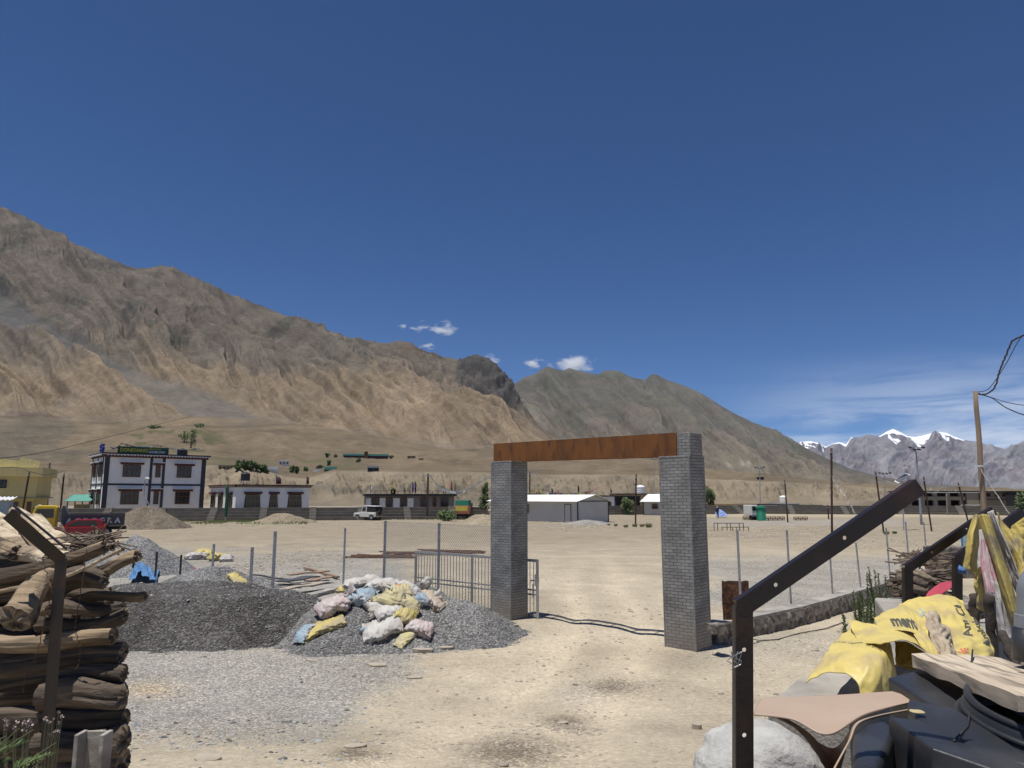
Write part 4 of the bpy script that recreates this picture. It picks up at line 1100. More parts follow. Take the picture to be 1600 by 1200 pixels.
# yellow cement sacks draped on the wall
M_['print'] = mat('black_print', (.05, .055, .05), (.12, .11, .07), 30, .7)
M_['printred'] = mat('red_print', (.6, .12, .07), (.6, .3, .15), 30, .7)
M_['printpink'] = mat('pink_print', (.5, .16, .22), (.55, .35, .36), 30, .7)
M_['printblue'] = mat('pale_blue_print', (.3, .4, .38), (.5, .48, .3), 30, .7)
M_['foreyellow'] = mat('bright_yellow_weave', (.66, .53, .16), (.58, .46, .15), 7, .5, .007, 16, c3=(.42, .33, .18), s3=5, lo3=.5, hi3=.72)
M_['foreyellow2'] = mat('soiled_yellow_weave', (.52, .40, .10), (.42, .33, .1), 9, .55, .007, 18, c3=(.22, .18, .12), s3=9, lo3=.5, hi3=.68)
M_['forewhite'] = mat('soiled_white_weave', (.58, .55, .52), (.42, .39, .37), 9, .55, .007, 18, c3=(.24, .22, .2), s3=8, lo3=.52, hi3=.7)
hg = 'sacks hung over the steel arms'
def net(rows): return [[at(*q) for q in r] for r in rows]
def cloth(rows, label, m='foreyellow', amp=.02, seed=1, fu=6, fv=6, texts=(), group='yellow cement sacks on the retaining wall', thick=.004, name='cement_sack', cat='sack'):
    if group == hg: rows = [[(q[0], q[1], q[2] + .62) for q in r] for r in rows]
    s = Sheet(net(rows), amp * .55, seed, fu, fv)
    if not texts: return tag(s.mesh(name, M_[m], None, thick=thick), label, cat, group), s
    t = thing(name, label, cat, tuple(s.pt(.5, .5)), 0, group)
    s.mesh('fabric', M_[m], t, thick=thick, nu=56, nv=48)
    for (txt, o, du, dv, mm, sz, bold) in texts: letter_on(s, txt, o, du, dv, M_[mm], t, sz, bold)
    return t, s
cloth([[(1258, 1066, 3.42), (1296, 1050, 3.36), (1336, 1062, 3.25), (1348, 1098, 3.2)],
       [(1290, 1024, 3.55), (1322, 1026, 3.42), (1366, 1044, 3.28), (1376, 1098, 3.24)],
       [(1305, 1006, 3.75), (1345, 1002, 3.6), (1384, 1022, 3.42), (1396, 1094, 3.34)],
       [(1322, 986, 4.0), (1350, 984, 3.95), (1388, 1008, 3.8), (1402, 1070, 3.6)]],
      'bright yellow sack folded over the broken end of the concrete wall, lowest and nearest', amp=.025, seed=3, fu=5, fv=7,
      texts=[('ambuja cement  53 grade', (.02, .62), (.058, .0), (.0, .05), 'print', 1, .0)])
cloth([[(1326, 968, 3.95), (1356, 975, 3.85), (1402, 984, 3.8), (1446, 1000, 3.8)],
       [(1332, 986, 3.8), (1366, 992, 3.62), (1412, 996, 3.55), (1456, 1020, 3.5)],
       [(1344, 1006, 3.6), (1380, 1004, 3.42), (1424, 1003, 3.36), (1462, 1032, 3.3)]],
      'flat pale yellow sack flap sticking out left over a dark hollow', amp=.018, seed=5)
cloth([[(1366, 966, 4.15), (1384, 955, 4.2), (1406, 946, 4.2), (1420, 948, 4.2)],
       [(1370, 976, 3.95), (1396, 968, 3.98), (1420, 968, 3.98), (1436, 975, 3.95)],
       [(1378, 984, 3.78), (1404, 984, 3.74), (1430, 989, 3.7), (1446, 994, 3.7)]],
      'yellow sack corner printed with the letters ment, pointing left above the flat flap', amp=.012, seed=6,
      texts=[('ment', (.26, .80), (.25, .0), (.0, -.60), 'print', 1, .04)])
cloth([[(1404, 950, 4.3), (1424, 976, 4.05), (1440, 1004, 3.85), (1458, 1032, 3.68)],
       [(1432, 936, 4.45), (1460, 962, 4.12), (1470, 998, 3.8), (1486, 1032, 3.62)],
       [(1472, 934, 4.5), (1497, 960, 4.15), (1512, 1000, 3.85), (1520, 1034, 3.68)],
       [(1502, 944, 4.45), (1524, 968, 4.25), (1542, 1000, 4.0), (1558, 1037, 3.85)]],
      'large yellow sack with bold Ambuja Cement lettering spread out like a fan', amp=.05, seed=9, fu=6, fv=6,
      texts=[('Ambuja Ce', (.78, .93), (-.14, .0), (.0, -.15), 'print', 1, .03), ('Am Ce', (.62, .74), (-.14, 0), (0, -.14), 'print', 1, .03),
             ('AMBUJA', (.98, .27), (-.10, 0), (0, -.10), 'print', 1, .02), ('E', (.88, .60), (-.13, 0), (0, -.13), 'printred', 1, .04), ('(', (.90, .55), (-.13, 0), (0, -.13), 'printred', 1, .02),
             ('PPC', (.34, .26), (-.09, .0), (.0, -.12), 'printblue', 1, .05)])
cloth([[(1442, 982, 3.75), (1456, 1002, 3.62), (1466, 1022, 3.5), (1478, 1040, 3.42)],
       [(1428, 992, 3.7), (1440, 1010, 3.5), (1452, 1024, 3.42), (1462, 1036, 3.38)]],
      'narrow yellow fold hanging in front of the left edge of the big lettered sack', amp=.01, seed=12)
M_['soiled'] = mat('soiled_sack_lining', (.46, .38, .27), (.34, .27, .19), 14, .8, .006, 20, c3=(.24, .19, .14), s3=9)
cloth([[(1444, 958, 4.0), (1450, 982, 3.8), (1460, 1008, 3.62), (1474, 1036, 3.46)], [(1456, 955, 3.98), (1466, 980, 3.74), (1478, 1006, 3.56), (1490, 1036, 3.42)], [(1466, 962, 4.02), (1480, 986, 3.82), (1490, 1010, 3.66), (1500, 1036, 3.5)]],
      'dusty tan lining of a torn sack running down the middle of the lettered sack', 'soiled', .04, 14, fu=8, fv=4)
cloth([[(1398, 1002, 3.75), (1420, 1004, 3.7), (1445, 1020, 3.6)], [(1400, 1040, 3.7), (1425, 1046, 3.65), (1450, 1042, 3.6)]],
      'dark shaded sack mouth under the flat yellow flap', m='foreyellow2', amp=.02, seed=13)
# cloths hanging on the steel arms
hg = 'sacks hung over the steel arms'
cloth([[(1521, 806, 4.25), (1512, 838, 4.22), (1508, 868, 4.2), (1505, 892, 4.2)], [(1528, 804, 4.2), (1521, 840, 4.16), (1517, 866, 4.15), (1516, 890, 4.15)], [(1540, 808, 4.25), (1531, 842, 4.28), (1527, 870, 4.25), (1527, 898, 4.22)]],
      'yellow sack edge at the far left of the hanging cloths, folded over the arm tip', 'foreyellow2', .012, 21, group=hg)
cloth([[(1521, 890, 4.3), (1523, 915, 4.3), (1526, 950, 4.3)], [(1534, 885, 4.25), (1537, 920, 4.25), (1541, 958, 4.25)], [(1546, 885, 4.3), (1548, 920, 4.3), (1549, 948, 4.3)]],
      'crumpled yellow sack tail hanging below the left cloth edge', 'foreyellow2', .03, 22, group=hg)
cloth([[(1524, 812, 4.35), (1526, 850, 4.35), (1533, 910, 4.3), (1560, 990, 4.3)], [(1536, 812, 4.35), (1548, 850, 4.35), (1570, 910, 4.3), (1586, 990, 4.3)]],
      'grey inside of a hanging sack between the yellow edges', 'forewhite', .02, 28, group=hg)
cloth([[(1530, 828, 4.12), (1533, 880, 4.08), (1543, 940, 4.02), (1562, 1004, 4.0)], [(1538, 828, 4.08), (1546, 880, 4.02), (1562, 940, 3.95), (1574, 1000, 3.92)], [(1545, 832, 4.12), (1558, 880, 4.08), (1578, 940, 4.0), (1586, 992, 4.0)]],
      'dirty white sack with a column of pink letters hanging from the arm', 'forewhite', .03, 23, group=hg, fu=3, fv=9,
      texts=[('WHITE', (.15, .06), (0, .115), (.62, 0), 'printpink', 1, .03), ('COOKING', (.1, .42), (0, .075), (.55, 0), 'printpink', 1, .03)])
cloth([[(1528, 806, 4.1), (1549, 868, 4.02), (1568, 930, 3.95), (1584, 984, 3.92)], [(1536, 803, 4.04), (1556, 868, 3.95), (1576, 930, 3.88), (1590, 988, 3.86)], [(1546, 807, 4.1), (1566, 868, 4.02), (1585, 930, 3.95), (1595, 980, 3.92)]],
      'long narrow yellow sack strip running down the middle of the hanging cloths', 'foreyellow2', .016, 24, group=hg, fu=3, fv=10)
cloth([[(1544, 800, 4.15), (1566, 860, 4.1), (1580, 905, 4.05), (1596, 935, 4.0)], [(1553, 797, 4.08), (1573, 850, 4.0), (1590, 895, 3.95), (1606, 925, 3.9)]],
      'grey white sack strip draped over the arm tip, highest of the hanging cloths', 'forewhite', .022, 25, group=hg, fu=3, fv=9)
cloth([[(1556, 800, 4.3), (1572, 848, 4.25), (1590, 895, 4.2), (1612, 945, 4.1)], [(1576, 828, 4.3), (1592, 856, 4.2), (1606, 895, 4.1), (1626, 935, 4.0)], [(1590, 836, 4.4), (1606, 856, 4.3), (1622, 890, 4.2), (1640, 925, 4.1)]],
      'broad stained yellow sack hanging at the right edge behind the strips', 'foreyellow2', .04, 26, group=hg)
cloth([[(1590, 806, 5.2), (1582, 820, 5.2), (1578, 836, 5.2)], [(1606, 804, 5.1), (1604, 824, 5.1), (1600, 848, 5.1)], [(1624, 812, 5.2), (1626, 830, 5.2), (1626, 856, 5.2)]],
      'yellow sack humped over the farthest arm tip at the right edge', 'foreyellow2', .02, 27, group=hg)
# blue knotted rag
tag(lump(at(1503, 891, 4.75), .022, .02, .022, mat('blue_rag', (.08, .2, .45)), 'rag_knot', 4, .8, 14), 'small blue rag knot on the steel upright beside the hanging cloth', 'rag')
# red plastic sheet, brushwood
cloth([[(1446, 936, 6.0), (1452, 924, 6.1), (1470, 911, 6.3), (1488, 908, 6.5)], [(1452, 940, 5.9), (1462, 928, 6.0), (1476, 918, 6.2), (1492, 912, 6.4)], [(1458, 938, 5.9), (1470, 930, 6.0), (1484, 920, 6.2), (1498, 913, 6.4)]],
      'curved red plastic sheet on the rubble between the steel posts', 'red', .01, 31, group=None, name='plastic_sheet', cat='plastic sheet', thick=.008)
BR1 = bark('brush_bark', (.13, .095, .07), (.07, .05, .04), (.25, .2, .15))
mb = MB(); rg = random.Random(8)
for i in range(150):
    a = rg.uniform(-.5, .5); c = at(rg.uniform(1418, 1460), rg.uniform(896, 934), rg.uniform(6.9, 7.8)); L = rg.uniform(.1, .26)
    d = Vector((math.cos(a), math.sin(a) * .5, rg.uniform(-.3, .3)))
    mb.tube([c - d * L, c + Vector((0, 0, .02)), c + d * L], [rg.uniform(.006, .02)] * 3, 5)
tag(mb.build('brushwood', BR1), 'tangled pile of brushwood and sticks behind the middle steel post', 'brushwood', kind='stuff')
mb = MB()
for i in range(140):
    c = at(rg.uniform(1412, 1500), rg.uniform(864, 884), rg.uniform(14, 18)); d = Vector((rg.uniform(-1, 1), rg.uniform(-.5, .5), rg.uniform(-.2, .3))).normalized() * rg.uniform(.15, .4)
    mb.tube([c - d, c + d], .014, 4)
tag(mb.build('dry_twigs', BR1), 'loose heap of dry twigs on the ground beyond the kerb wall', 'twigs', kind='stuff')
gsup = MB().box(at(1462, 925, 7.6) + Vector((0, 0, -1.3)), (.7, .8, 2.5), R(-20)).build('stone_heap', M_['concdark'], bevel=.05)
tag(gsup, 'dark stone footing under the brushwood pile', 'stones')
for (p_, l_, r_) in (((1402, 892, 6.8, 1452, 905, 6.6), 'pale split stick lying on top of the brushwood beside the middle post', .02), ((1410, 885, 7.0, 1462, 908, 6.7), 'long pale pole slanting down across the brushwood to the red plastic sheet', .018), ((1404, 905, 6.7, 1448, 915, 6.5), 'dark thick branch at the front of the brushwood', .035), ((1405, 922, 6.6, 1450, 925, 6.5), 'lowest dark branch under the brushwood', .04)):
    a = at(*p_[:3]); b = at(*p_[3:]); tag(MB().tube([a, (a + b) / 2 + Vector((0, 0, .02)), b], r_, 7).build('stick', M_['wood'] if 'pale' in l_ else BR1, smooth=True), l_, 'stick', 'sticks in the brushwood pile')
for (a, b, s, l) in ((1478, 872, .55, 'grey stone block standing beyond the brushwood pile'), (1508, 880, .6, 'darker stone block right of the grey one beyond the brushwood')):
    c = at(a, b, 15); o = MB().box(c, (s * 1.1, s, s * .9), R(12)).build('stone_block', M_['concdark'], bevel=.03); tag(o, l, 'stone')
# small blue framed sign far behind the hanging cloth
c = at(1513, 843, 30); t = thing('sign_board', 'small pale blue framed board on the ground seen left of the hanging cloth', 'sign', tuple(c))
MB().box(c, (.5, .03, .75)).build('panel', mat('board_pale', (.5, .55, .55), (.2, .35, .45), 6), t, world=True)
mb = MB()
for dx in (-.27, .27): mb.bar(c + Vector((dx, 0, -1.2)), c + Vector((dx, 0, .42)), .05)
for dz in (-.4, .4): mb.bar(c + Vector((-.24, -.004, dz)), c + Vector((.24, -.004, dz)), .05)
mb.build('frame', mat('board_blue', (.05, .22, .42)), t, world=True)

# black plastic water tank lying on its side
M_['tank'] = mat('black_tank_plastic', (.022, .023, .026), (.03, .031, .034), 4, .42, .0015, 30, c3=(.075, .075, .078), s3=2.3, lo3=.5, hi3=.8, spec=.45)
tk = thing('water_tank', 'black plastic water tank lying at the bottom right with a ribbed round opening', 'water tank', tuple(at(1500, 1180, 2.1)))
def poly(name, top, drop, parent, bev=.012, m='tank'):
    T = [at(*q) for q in top]; n = len(T); B = [Vector((p.x, p.y, p.z)) + Vector(drop) for p in T]
    mb = MB().add(T + B, [tuple(range(n)), tuple(range(n, 2 * n))[::-1]] + [(i, (i + 1) % n, n + (i + 1) % n, n + i) for i in range(n)])
    o = mb.build(name, M_[m], parent, world=True)
    q = o.modifiers.new('bevel', 'BEVEL'); q.width = bev; q.segments = 3; q.limit_method = 'ANGLE'; q.angle_limit = R(20)
    for p in o.data.polygons: p.use_smooth = True
    wn_ = o.modifiers.new('wn', 'WEIGHTED_NORMAL')
    return o
poly('rear_shoulder', [(1386, 1058, 2.85), (1436, 1046, 2.95), (1500, 1062, 2.8), (1620, 1130, 2.3), (1560, 1160, 2.12), (1490, 1112, 2.35), (1466, 1106, 2.45)], (0, .02, -.5), tk)
poly('sloping_panel', [(1420, 1090, 2.6), (1468, 1104, 2.44), (1492, 1111, 2.34), (1600, 1175, 2.05), (1640, 1200, 1.95), (1520, 1180, 2.02), (1440, 1130, 2.3), (1418, 1104, 2.5)], (0, .03, -.5), tk, .01)
poly('front_block', [(1388, 1119, 2.28), (1436, 1124, 2.3), (1530, 1172, 2.06), (1640, 1205, 1.92), (1640, 1232, 1.84), (1456, 1168, 1.98)], (-.05, -.02, -.55), tk, .008)
poly('left_block', [(1332, 1140, 2.3), (1345, 1128, 2.4), (1388, 1124, 2.44), (1400, 1134, 2.3), (1372, 1200, 1.98), (1328, 1205, 1.98)], (0, 0, -.5), tk, .03)
nc = at(1700, 1122, 2.22); mb = MB()
tx = Vector((1, 0, 0)); ty = Vector((0, .93, -.0)); ty = Vector((0, .97, .10))
for k, (r_, dz, tr) in enumerate(((.300, .02, .011), (.315, -.018, .009), (.335, -.045, .011), (.345, -.075, .008))):
    mb.tube([nc + tx * r_ * math.cos(a) + ty * r_ * math.sin(a) + Vector((0, 0, dz)) for a in [2 * math.pi * j / 72 for j in range(73)]], tr, 8, cap=False)
mb.grid([[nc + tx * r_ * math.cos(a) + ty * r_ * math.sin(a) + Vector((0, 0, dz)) for a in [2 * math.pi * j / 72 for j in range(73)]] for r_, dz in ((.285, -.35), (.292, .02), (.302, .028), (.312, .0), (.318, -.03), (.34, -.05), (.36, -.12))])
mb.build('opening_rim', M_['tank'], tk, world=True, smooth=True)
# scraps stuck on the tank
o = lump(at(1433, 1112, 2.38), .022, .02, .004, mat('dry_leaf', (.5, .42, .22)), 'dry_leaf', 2, .3, 12); tag(o, 'pale round dry leaf lying on the black tank beside the brown board', 'leaf')
o = lump(at(1374, 1135, 2.36), .014, .008, .003, mat('yellow_leaf', (.42, .42, .16)), 'dry_leaf', 5, .5, 10); tag(o, 'tiny yellow green leaf scrap on the left shoulder of the tank', 'leaf')
# weathered plank over the tank
a = at(1484, 1040, 2.95) + Vector((0, 0, .02)); b = at(1690, 1122, 2.05) + Vector((0, 0, .03)); d = (b - a).normalized(); s = d.cross(Vector((.0, .0, 1))).normalized() * .155
rows = []
for i in range(41):
    k = i / 40; c = a.lerp(b, k); w_ = 1 - .3 * max(0, .06 - k) / .06 + .012 * math.sin(k * 17) + .006 * math.sin(k * 51)
    th = .045 + .004 * math.sin(k * 23); u_ = Vector((0, 0, 1)); row = []
    for j in range(9): row.append(c + s * w_ * (1 - j / 4) + u_ * (th / 2 + .004 * math.sin(j * 2.1 + k * 9) * (0 < j < 8)))
    for j in range(9): row.append(c - s * w_ * (1 - j / 4) - u_ * (th / 2 + .002 * math.sin(j + k * 19)))
    row.append(row[0]); rows.append(row)
mb = MB().grid(rows); mb.f += [tuple(range(18)), tuple(40 * 19 + k for k in range(18))]
def plankmat():
    m = mat('weathered_plank', (.56, .47, .35), (.42, .34, .25), 1.3, .85, .004, 3, stretch=(1, 1, 1))
    n = m.node_tree.nodes; L = m.node_tree.links; b_ = n['Principled BSDF']
    t = n.new('ShaderNodeTexCoord'); mp = n.new('ShaderNodeMapping'); ang = math.atan2(d.y, d.x); mp.inputs['Rotation'].default_value = (0, 0, -ang); mp.vector_type = 'POINT'
    L.new(t.outputs['Object'], mp.inputs[0]); m2 = n.new('ShaderNodeMapping'); m2.inputs['Scale'].default_value = (2.2, 46, 20); L.new(mp.outputs[0], m2.inputs[0])
    nz = n.new('ShaderNodeTexNoise'); nz.inputs['Scale'].default_value = 1; nz.inputs['Detail'].default_value = 6; nz.inputs['Distortion'].default_value = .4; L.new(m2.outputs[0], nz.inputs['Vector'])
    r = n.new('ShaderNodeMapRange'); r.inputs[1].default_value = .34; r.inputs[2].default_value = .5; r.inputs[3].default_value = .42; r.inputs[4].default_value = 1.08; L.new(nz.outputs['Fac'], r.inputs[0])
    sc = n.new('ShaderNodeVectorMath'); sc.operation = 'SCALE'; src = b_.inputs['Base Color'].links[0].from_socket; L.new(src, sc.inputs[0]); L.new(r.outputs[0], sc.inputs['Scale']); L.new(sc.outputs[0], b_.inputs['Base Color'])
    bp = n.new('ShaderNodeBump'); bp.inputs['Distance'].default_value = .004; L.new(nz.outputs['Fac'], bp.inputs['Height']); L.new(bp.outputs[0], b_.inputs['Normal'])
    return m
tag(mb.build('weathered_plank', plankmat(), None), 'thick weathered grey plank lying across the black tank opening', 'plank')
P = [at(1521, 1028, 2.86) + Vector((0, 0, .03)), at(1517, 1048, 2.7) + Vector((0, 0, .0)), at(1513, 1066, 2.56), at(1514, 1080, 2.5), at(1516, 1110, 2.3) , at(1512, 1135, 2.2), at(1490, 1158, 2.1)]
tag(MB().tube(P, .0032, 6).build('wire', M_['wire'], smooth=True), 'thin dark wire bent over the plank and down onto the tank', 'wire')
# grey pipe elbow
M_['greypvc'] = mat('grey_plastic_pipe', (.22, .235, .25), (.17, .18, .19), 4, .4)
pe = thing('pipe_elbow', 'grey plastic pipe elbow at the right edge of the view beside the hanging cloth', 'pipe', tuple(at(1600, 985, 2.6)))
c0_ = at(1612, 930, 2.6); P = [at(1612, 1035, 2.6), at(1612, 970, 2.6)] + [c0_ + Vector((.075 - .075 * math.cos(a), 0, .0 + .075 * math.sin(a))) for a in [k * math.pi / 20 for k in range(11)]] + [c0_ + Vector((.4, 0, .075))]
MB().tube(P, .045, 18).build('bend', M_['greypvc'], pe, world=True, smooth=True)
MB().tube([at(1612, 984, 2.6), at(1612, 962, 2.6)], .052, 18).build('collar', M_['greypvc'], pe, world=True, bevel=.003)
MB().tube([at(1612, 1034, 2.6), at(1612, 984, 2.6)], .058, 18).build('lower_pipe', M_['tank'], pe, world=True, smooth=True)
# stumps behind the hanging cloths, near-black to stand for the shade there
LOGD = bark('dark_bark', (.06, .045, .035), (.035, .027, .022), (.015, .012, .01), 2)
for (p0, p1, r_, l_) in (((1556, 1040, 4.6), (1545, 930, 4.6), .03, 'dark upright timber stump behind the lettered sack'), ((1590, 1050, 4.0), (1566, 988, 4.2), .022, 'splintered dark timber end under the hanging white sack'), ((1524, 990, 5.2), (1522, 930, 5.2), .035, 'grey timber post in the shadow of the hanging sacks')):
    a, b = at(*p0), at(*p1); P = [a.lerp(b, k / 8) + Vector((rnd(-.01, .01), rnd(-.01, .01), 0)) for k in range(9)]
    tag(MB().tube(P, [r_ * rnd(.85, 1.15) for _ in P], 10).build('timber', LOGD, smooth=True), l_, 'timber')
# brown bent board
M_['board'] = mat('brown_flexible_board', (.44, .33, .245), (.40, .295, .215), 3, .6, .0008, 60, c3=(.33, .19, .13), s3=2.2, lo3=.62, hi3=.8)
bd = thing('bent_board', 'thin brown flexible board bent in a loop beside the concrete lump and the tank', 'board', tuple(at(1300, 1140, 2.4)))
Sheet(net([[(1190, 1092, 2.75), (1250, 1089, 2.75), (1320, 1086, 2.75), (1380, 1082, 2.8), (1418, 1080, 2.82)],
           [(1182, 1104, 2.62), (1244, 1106, 2.55), (1300, 1112, 2.5), (1366, 1096, 2.62), (1425, 1082, 2.78)],
           [(1178, 1117, 2.5), (1238, 1124, 2.38), (1294, 1148, 2.28), (1352, 1116, 2.45), (1430, 1096, 2.66)]]), 0).mesh('upper_fold', M_['board'], bd, thick=.005)
Sheet(net([[(1210, 1120, 2.5), (1244, 1138, 2.46), (1276, 1176, 2.42), (1296, 1225, 2.4)],
           [(1230, 1124, 2.5), (1268, 1150, 2.5), (1290, 1185, 2.5), (1304, 1225, 2.45)],
           [(1300, 1170, 2.6), (1306, 1190, 2.55), (1308, 1205, 2.5), (1308, 1230, 2.44)],
           [(1340, 1128, 2.5), (1326, 1150, 2.46), (1318, 1180, 2.42), (1306, 1228, 2.4)],
           [(1380, 1118, 2.52), (1336, 1132, 2.42), (1322, 1168, 2.36), (1298, 1228, 2.3)],
           [(1424, 1108, 2.58), (1348, 1126, 2.38), (1326, 1160, 2.3), (1290, 1226, 2.22)]]), 0).mesh('lower_fold', M_['board'], bd, thick=.005)

# ================================================================ FOREGROUND LEFT: WOOD PILE
LB = bark('weathered_shaded_bark', (.13, .098, .07), (.07, .052, .038), (.022, .017, .013))  # aged dark bark, darkened further for the shade on the pile front
LT = bark('tan_log', (.36, .27, .17), (.2, .145, .09), (.06, .042, .028))
LP = bark('peeled_pale_log', (.62, .53, .38), (.46, .37, .25), (.24, .18, .12))
LE = mat('cut_wood_end', (.30, .23, .155), (.13, .1, .07), 12, .9, .006, 40, c3=(.06, .045, .03), s3=22)
def log(a, b, r, m, label, seed, r2=None, gnarl=.14, name='log', n=28, k=26, group='logs stacked in the wood pile', bend=.02):
    a = at(*a); b = at(*b); d = b - a; L = d.length; d.normalize(); u = Vector((0, 0, 1)); s = d.cross(u).normalized(); u = s.cross(d)
    r2 = r2 or r; t = thing(name, label, 'log', tuple(b), 0, group); rows = []
    for i in range(k + 1):
        f = i / k; c = a.lerp(b, f) + u * bend * math.sin(f * 5 + seed) + s * bend * math.sin(f * 4 + seed * 2); rr = r + (r2 - r) * f
        rows.append([c + (s * math.cos(q) + u * math.sin(q)) * rr * (1 + gnarl * 2.2 * float(fbm(np.float64(f * L * 2.5 + seed * 3), np.float64(j_ / n * 3 + seed), 4, seed + 50)) + .05 * math.sin(j_ * 2.4 + seed) - .22 * max(0, math.cos(q - seed * 1.9 - f)) ** 6 - gnarl * .5 * float(ridged(np.float64(f * L * 1.2 + seed), np.float64(j_ / n * 9 + seed), 3, seed + 80)) + .12 * gnarl) for j_, q in [(j % n, 2 * math.pi * (j % n) / n) for j in range(n + 1)]])
    MB().grid(rows).build('bark_surface', m, t, world=True, smooth=True)
    for ring, nm in ((rows[-1], 'cut_end'), (rows[0], 'cut_end')):
        c = sum(ring[:-1], Vector()) / n; dd = d if ring is rows[-1] else -d
        mb = MB(); R2 = [c + (q - c) * rnd(.5, .7) + dd * rnd(-.012, .02) for q in ring[:-1]]; R2.append(R2[0])
        mb.grid([ring, R2, [c + dd * .004] * (n + 1)]); mb.build(nm, LE, t, world=True)
    return t
L_ = [((-120, 935, 3.5), (164, 853, 3.45), .047, LT, 'thick long brown log with curled bark, topmost at the front of the wood pile', .036),
      ((-20, 935, 3.38), (196, 862, 3.36), .011, LP, 'thin pale pole lying in front of the thick topmost log', .009),
      ((120, 900, 3.5), (213, 874, 3.42), .034, LT, 'short tan log end sticking out farthest right near the top of the pile', .031),
      ((14, 962, 3.02), (84, 905, 3.3), .062, LT, 'forked pale stump with its cut end facing left towards the viewer', .05),
      ((70, 916, 3.4), (166, 903, 3.42), .058, LB, 'fat dark log right of the forked stump, under the short tan log', .052),
      ((100, 945, 3.5), (225, 925, 3.46), .026, LT, 'narrow split log reaching farthest right just below the fat dark log', .02),
      ((70, 958, 3.36), (190, 944, 3.42), .034, LB, 'dark log with a pale broken top edge under the narrow split log', .032),
      ((60, 984, 3.4), (199, 962, 3.42), .04, LB, 'brown log whose rounded right end sits above the pale tan one', .036),
      ((-60, 1002, 3.4), (177, 999, 3.4), .044, LT, 'lit tan log with a knotted right end halfway up the visible pile', .042),
      ((-60, 1040, 3.42), (188, 1026, 3.42), .05, LB, 'dark log directly below the tan log with the knotted end', .05),
      ((-60, 1068, 3.42), (196, 1052, 3.42), .045, LB, 'dark log with a ragged right end that juts out in the middle of the pile', .046),
      ((60, 1092, 3.36), (193, 1082, 3.38), .066, LB, 'broad smooth dark log in the lower half of the pile', .06),
      ((-60, 1128, 3.42), (192, 1118, 3.4), .044, LB, 'dark log with a square broken end below the broad smooth one', .042),
      ((60, 1168, 3.36), (197, 1156, 3.36), .07, LB, 'very fat dark log above the bottom one, behind the whitish channel', .062),
      ((60, 1206, 3.38), (195, 1200, 3.38), .056, LB, 'dark log at the bottom edge of the photo behind the whitish channel', .055)]
for i, (a, b, r_, m, l, r2) in enumerate(L_): log(a, b, r_, m, l, i + 1, r2, gnarl=.2)
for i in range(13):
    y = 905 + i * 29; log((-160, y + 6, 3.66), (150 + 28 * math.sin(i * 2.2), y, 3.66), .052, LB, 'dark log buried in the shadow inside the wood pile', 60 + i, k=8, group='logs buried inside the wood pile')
T_ = [((-90, 790, 4.8), (72, 868, 3.75), .05, LP, 'pale peeled log lying leftmost on top of the pile'), ((-30, 800, 4.6), (98, 872, 3.7), .045, LP, 'second pale peeled log on top of the pile beside the thin brown plank'),
      ((22, 806, 4.8), (112, 862, 3.9), .04, LP, 'white peeled log on top of the pile running under the steel arm'), ((52, 812, 5.0), (128, 858, 4.1), .045, LP, 'white peeled log farthest right on top of the pile'),
      ((-60, 850, 4.2), (70, 880, 3.55), .04, LP, 'pale log end lying just behind the thick topmost log'), ((-120, 838, 4.3), (30, 862, 3.7), .04, LT, 'brown log crossing behind the pale ones at the left edge of the pile top'),
      ((10, 813, 4.4), (66, 850, 3.72), .016, LT, 'thin brown plank between two pale peeled logs'), ((95, 850, 4.2), (172, 848, 3.62), .018, LB, 'thin dark branch on the far edge of the pile top'),
      ((70, 848, 4.6), (150, 842, 4.2), .05, LB, 'dark log at the back of the pile top in front of the red car'), ((-140, 880, 4.0), (60, 890, 3.8), .06, LP, 'thick pale log under the others at the left of the pile top'),
      ((-120, 905, 3.9), (120, 880, 3.75), .06, LB, 'dark filler log right behind the thick topmost log')]
for i, (a, b, r_, m, l) in enumerate(T_): log(a, b, r_, m, l, i + 31, gnarl=.12)
core = MB().box((-3.6, 4.0, at(60, 905, 4).z - .95), (2.45, .42, 1.8)).build('timber_stack_core', LB); core.name = 'stacked_timber'
tag(core, 'dark mass of stacked timber in the heart of the wood pile behind the front logs', 'timber')
# twigs on the pile top
mb = MB(); rg = random.Random(4)
for i in range(40):
    c = at(rg.uniform(100, 180), rg.uniform(838, 856), rg.uniform(3.7, 4.1)); d = Vector((rg.uniform(-1, 1), rg.uniform(-.3, .3), rg.uniform(-.3, .35))).normalized() * rg.uniform(.05, .16)
    mb.tube([c - d, c + Vector((0, 0, .01)), c + d], .004, 4)
tag(mb.build('twigs', BR1), 'small dry twigs on the right end of the pile top', 'twigs', kind='stuff')
# left angle iron post and dangling wires
t = thing('angle_iron_post', 'dark steel post leaning before the wood pile with its arm pointing up left', 'post', tuple(at(70, 1180, 3.1)), 0, 'bent angle iron fence posts')
a, b, c = at(69, 1230, 3.1), at(97, 872, 3.1), at(12, 803, 3.0)
MB().bar(a, b, .042, .006, up=(0, -1, 0)).build('upright', M_['darksteel'], t, world=True)
MB().bar(a + Vector((-.028, .028, 0)), b + Vector((-.028, .028, 0)), .006, .05, up=(0, -1, 0)).build('side_flange', M_['darksteel'], t, world=True)
o = MB().bar(b + Vector((0, 0, -.01)), c, .05, .006, up=(0, -1, 0)).build('arm', M_['darksteel'], t, world=True)
MB().bar(b + Vector((.0, .03, .034)), c + Vector((.0, .03, .034)), .056, .006, up=(0, 0, 1)).build('side_flange', M_['darksteel'], t, world=True)
tag(MB().bar(at(20, 812, 3.15), at(26, 797, 3.15), .03, .03).build('metal_stub', M_['darksteel']), 'short dark metal stub beside the tip of the left steel arm', 'metal piece')
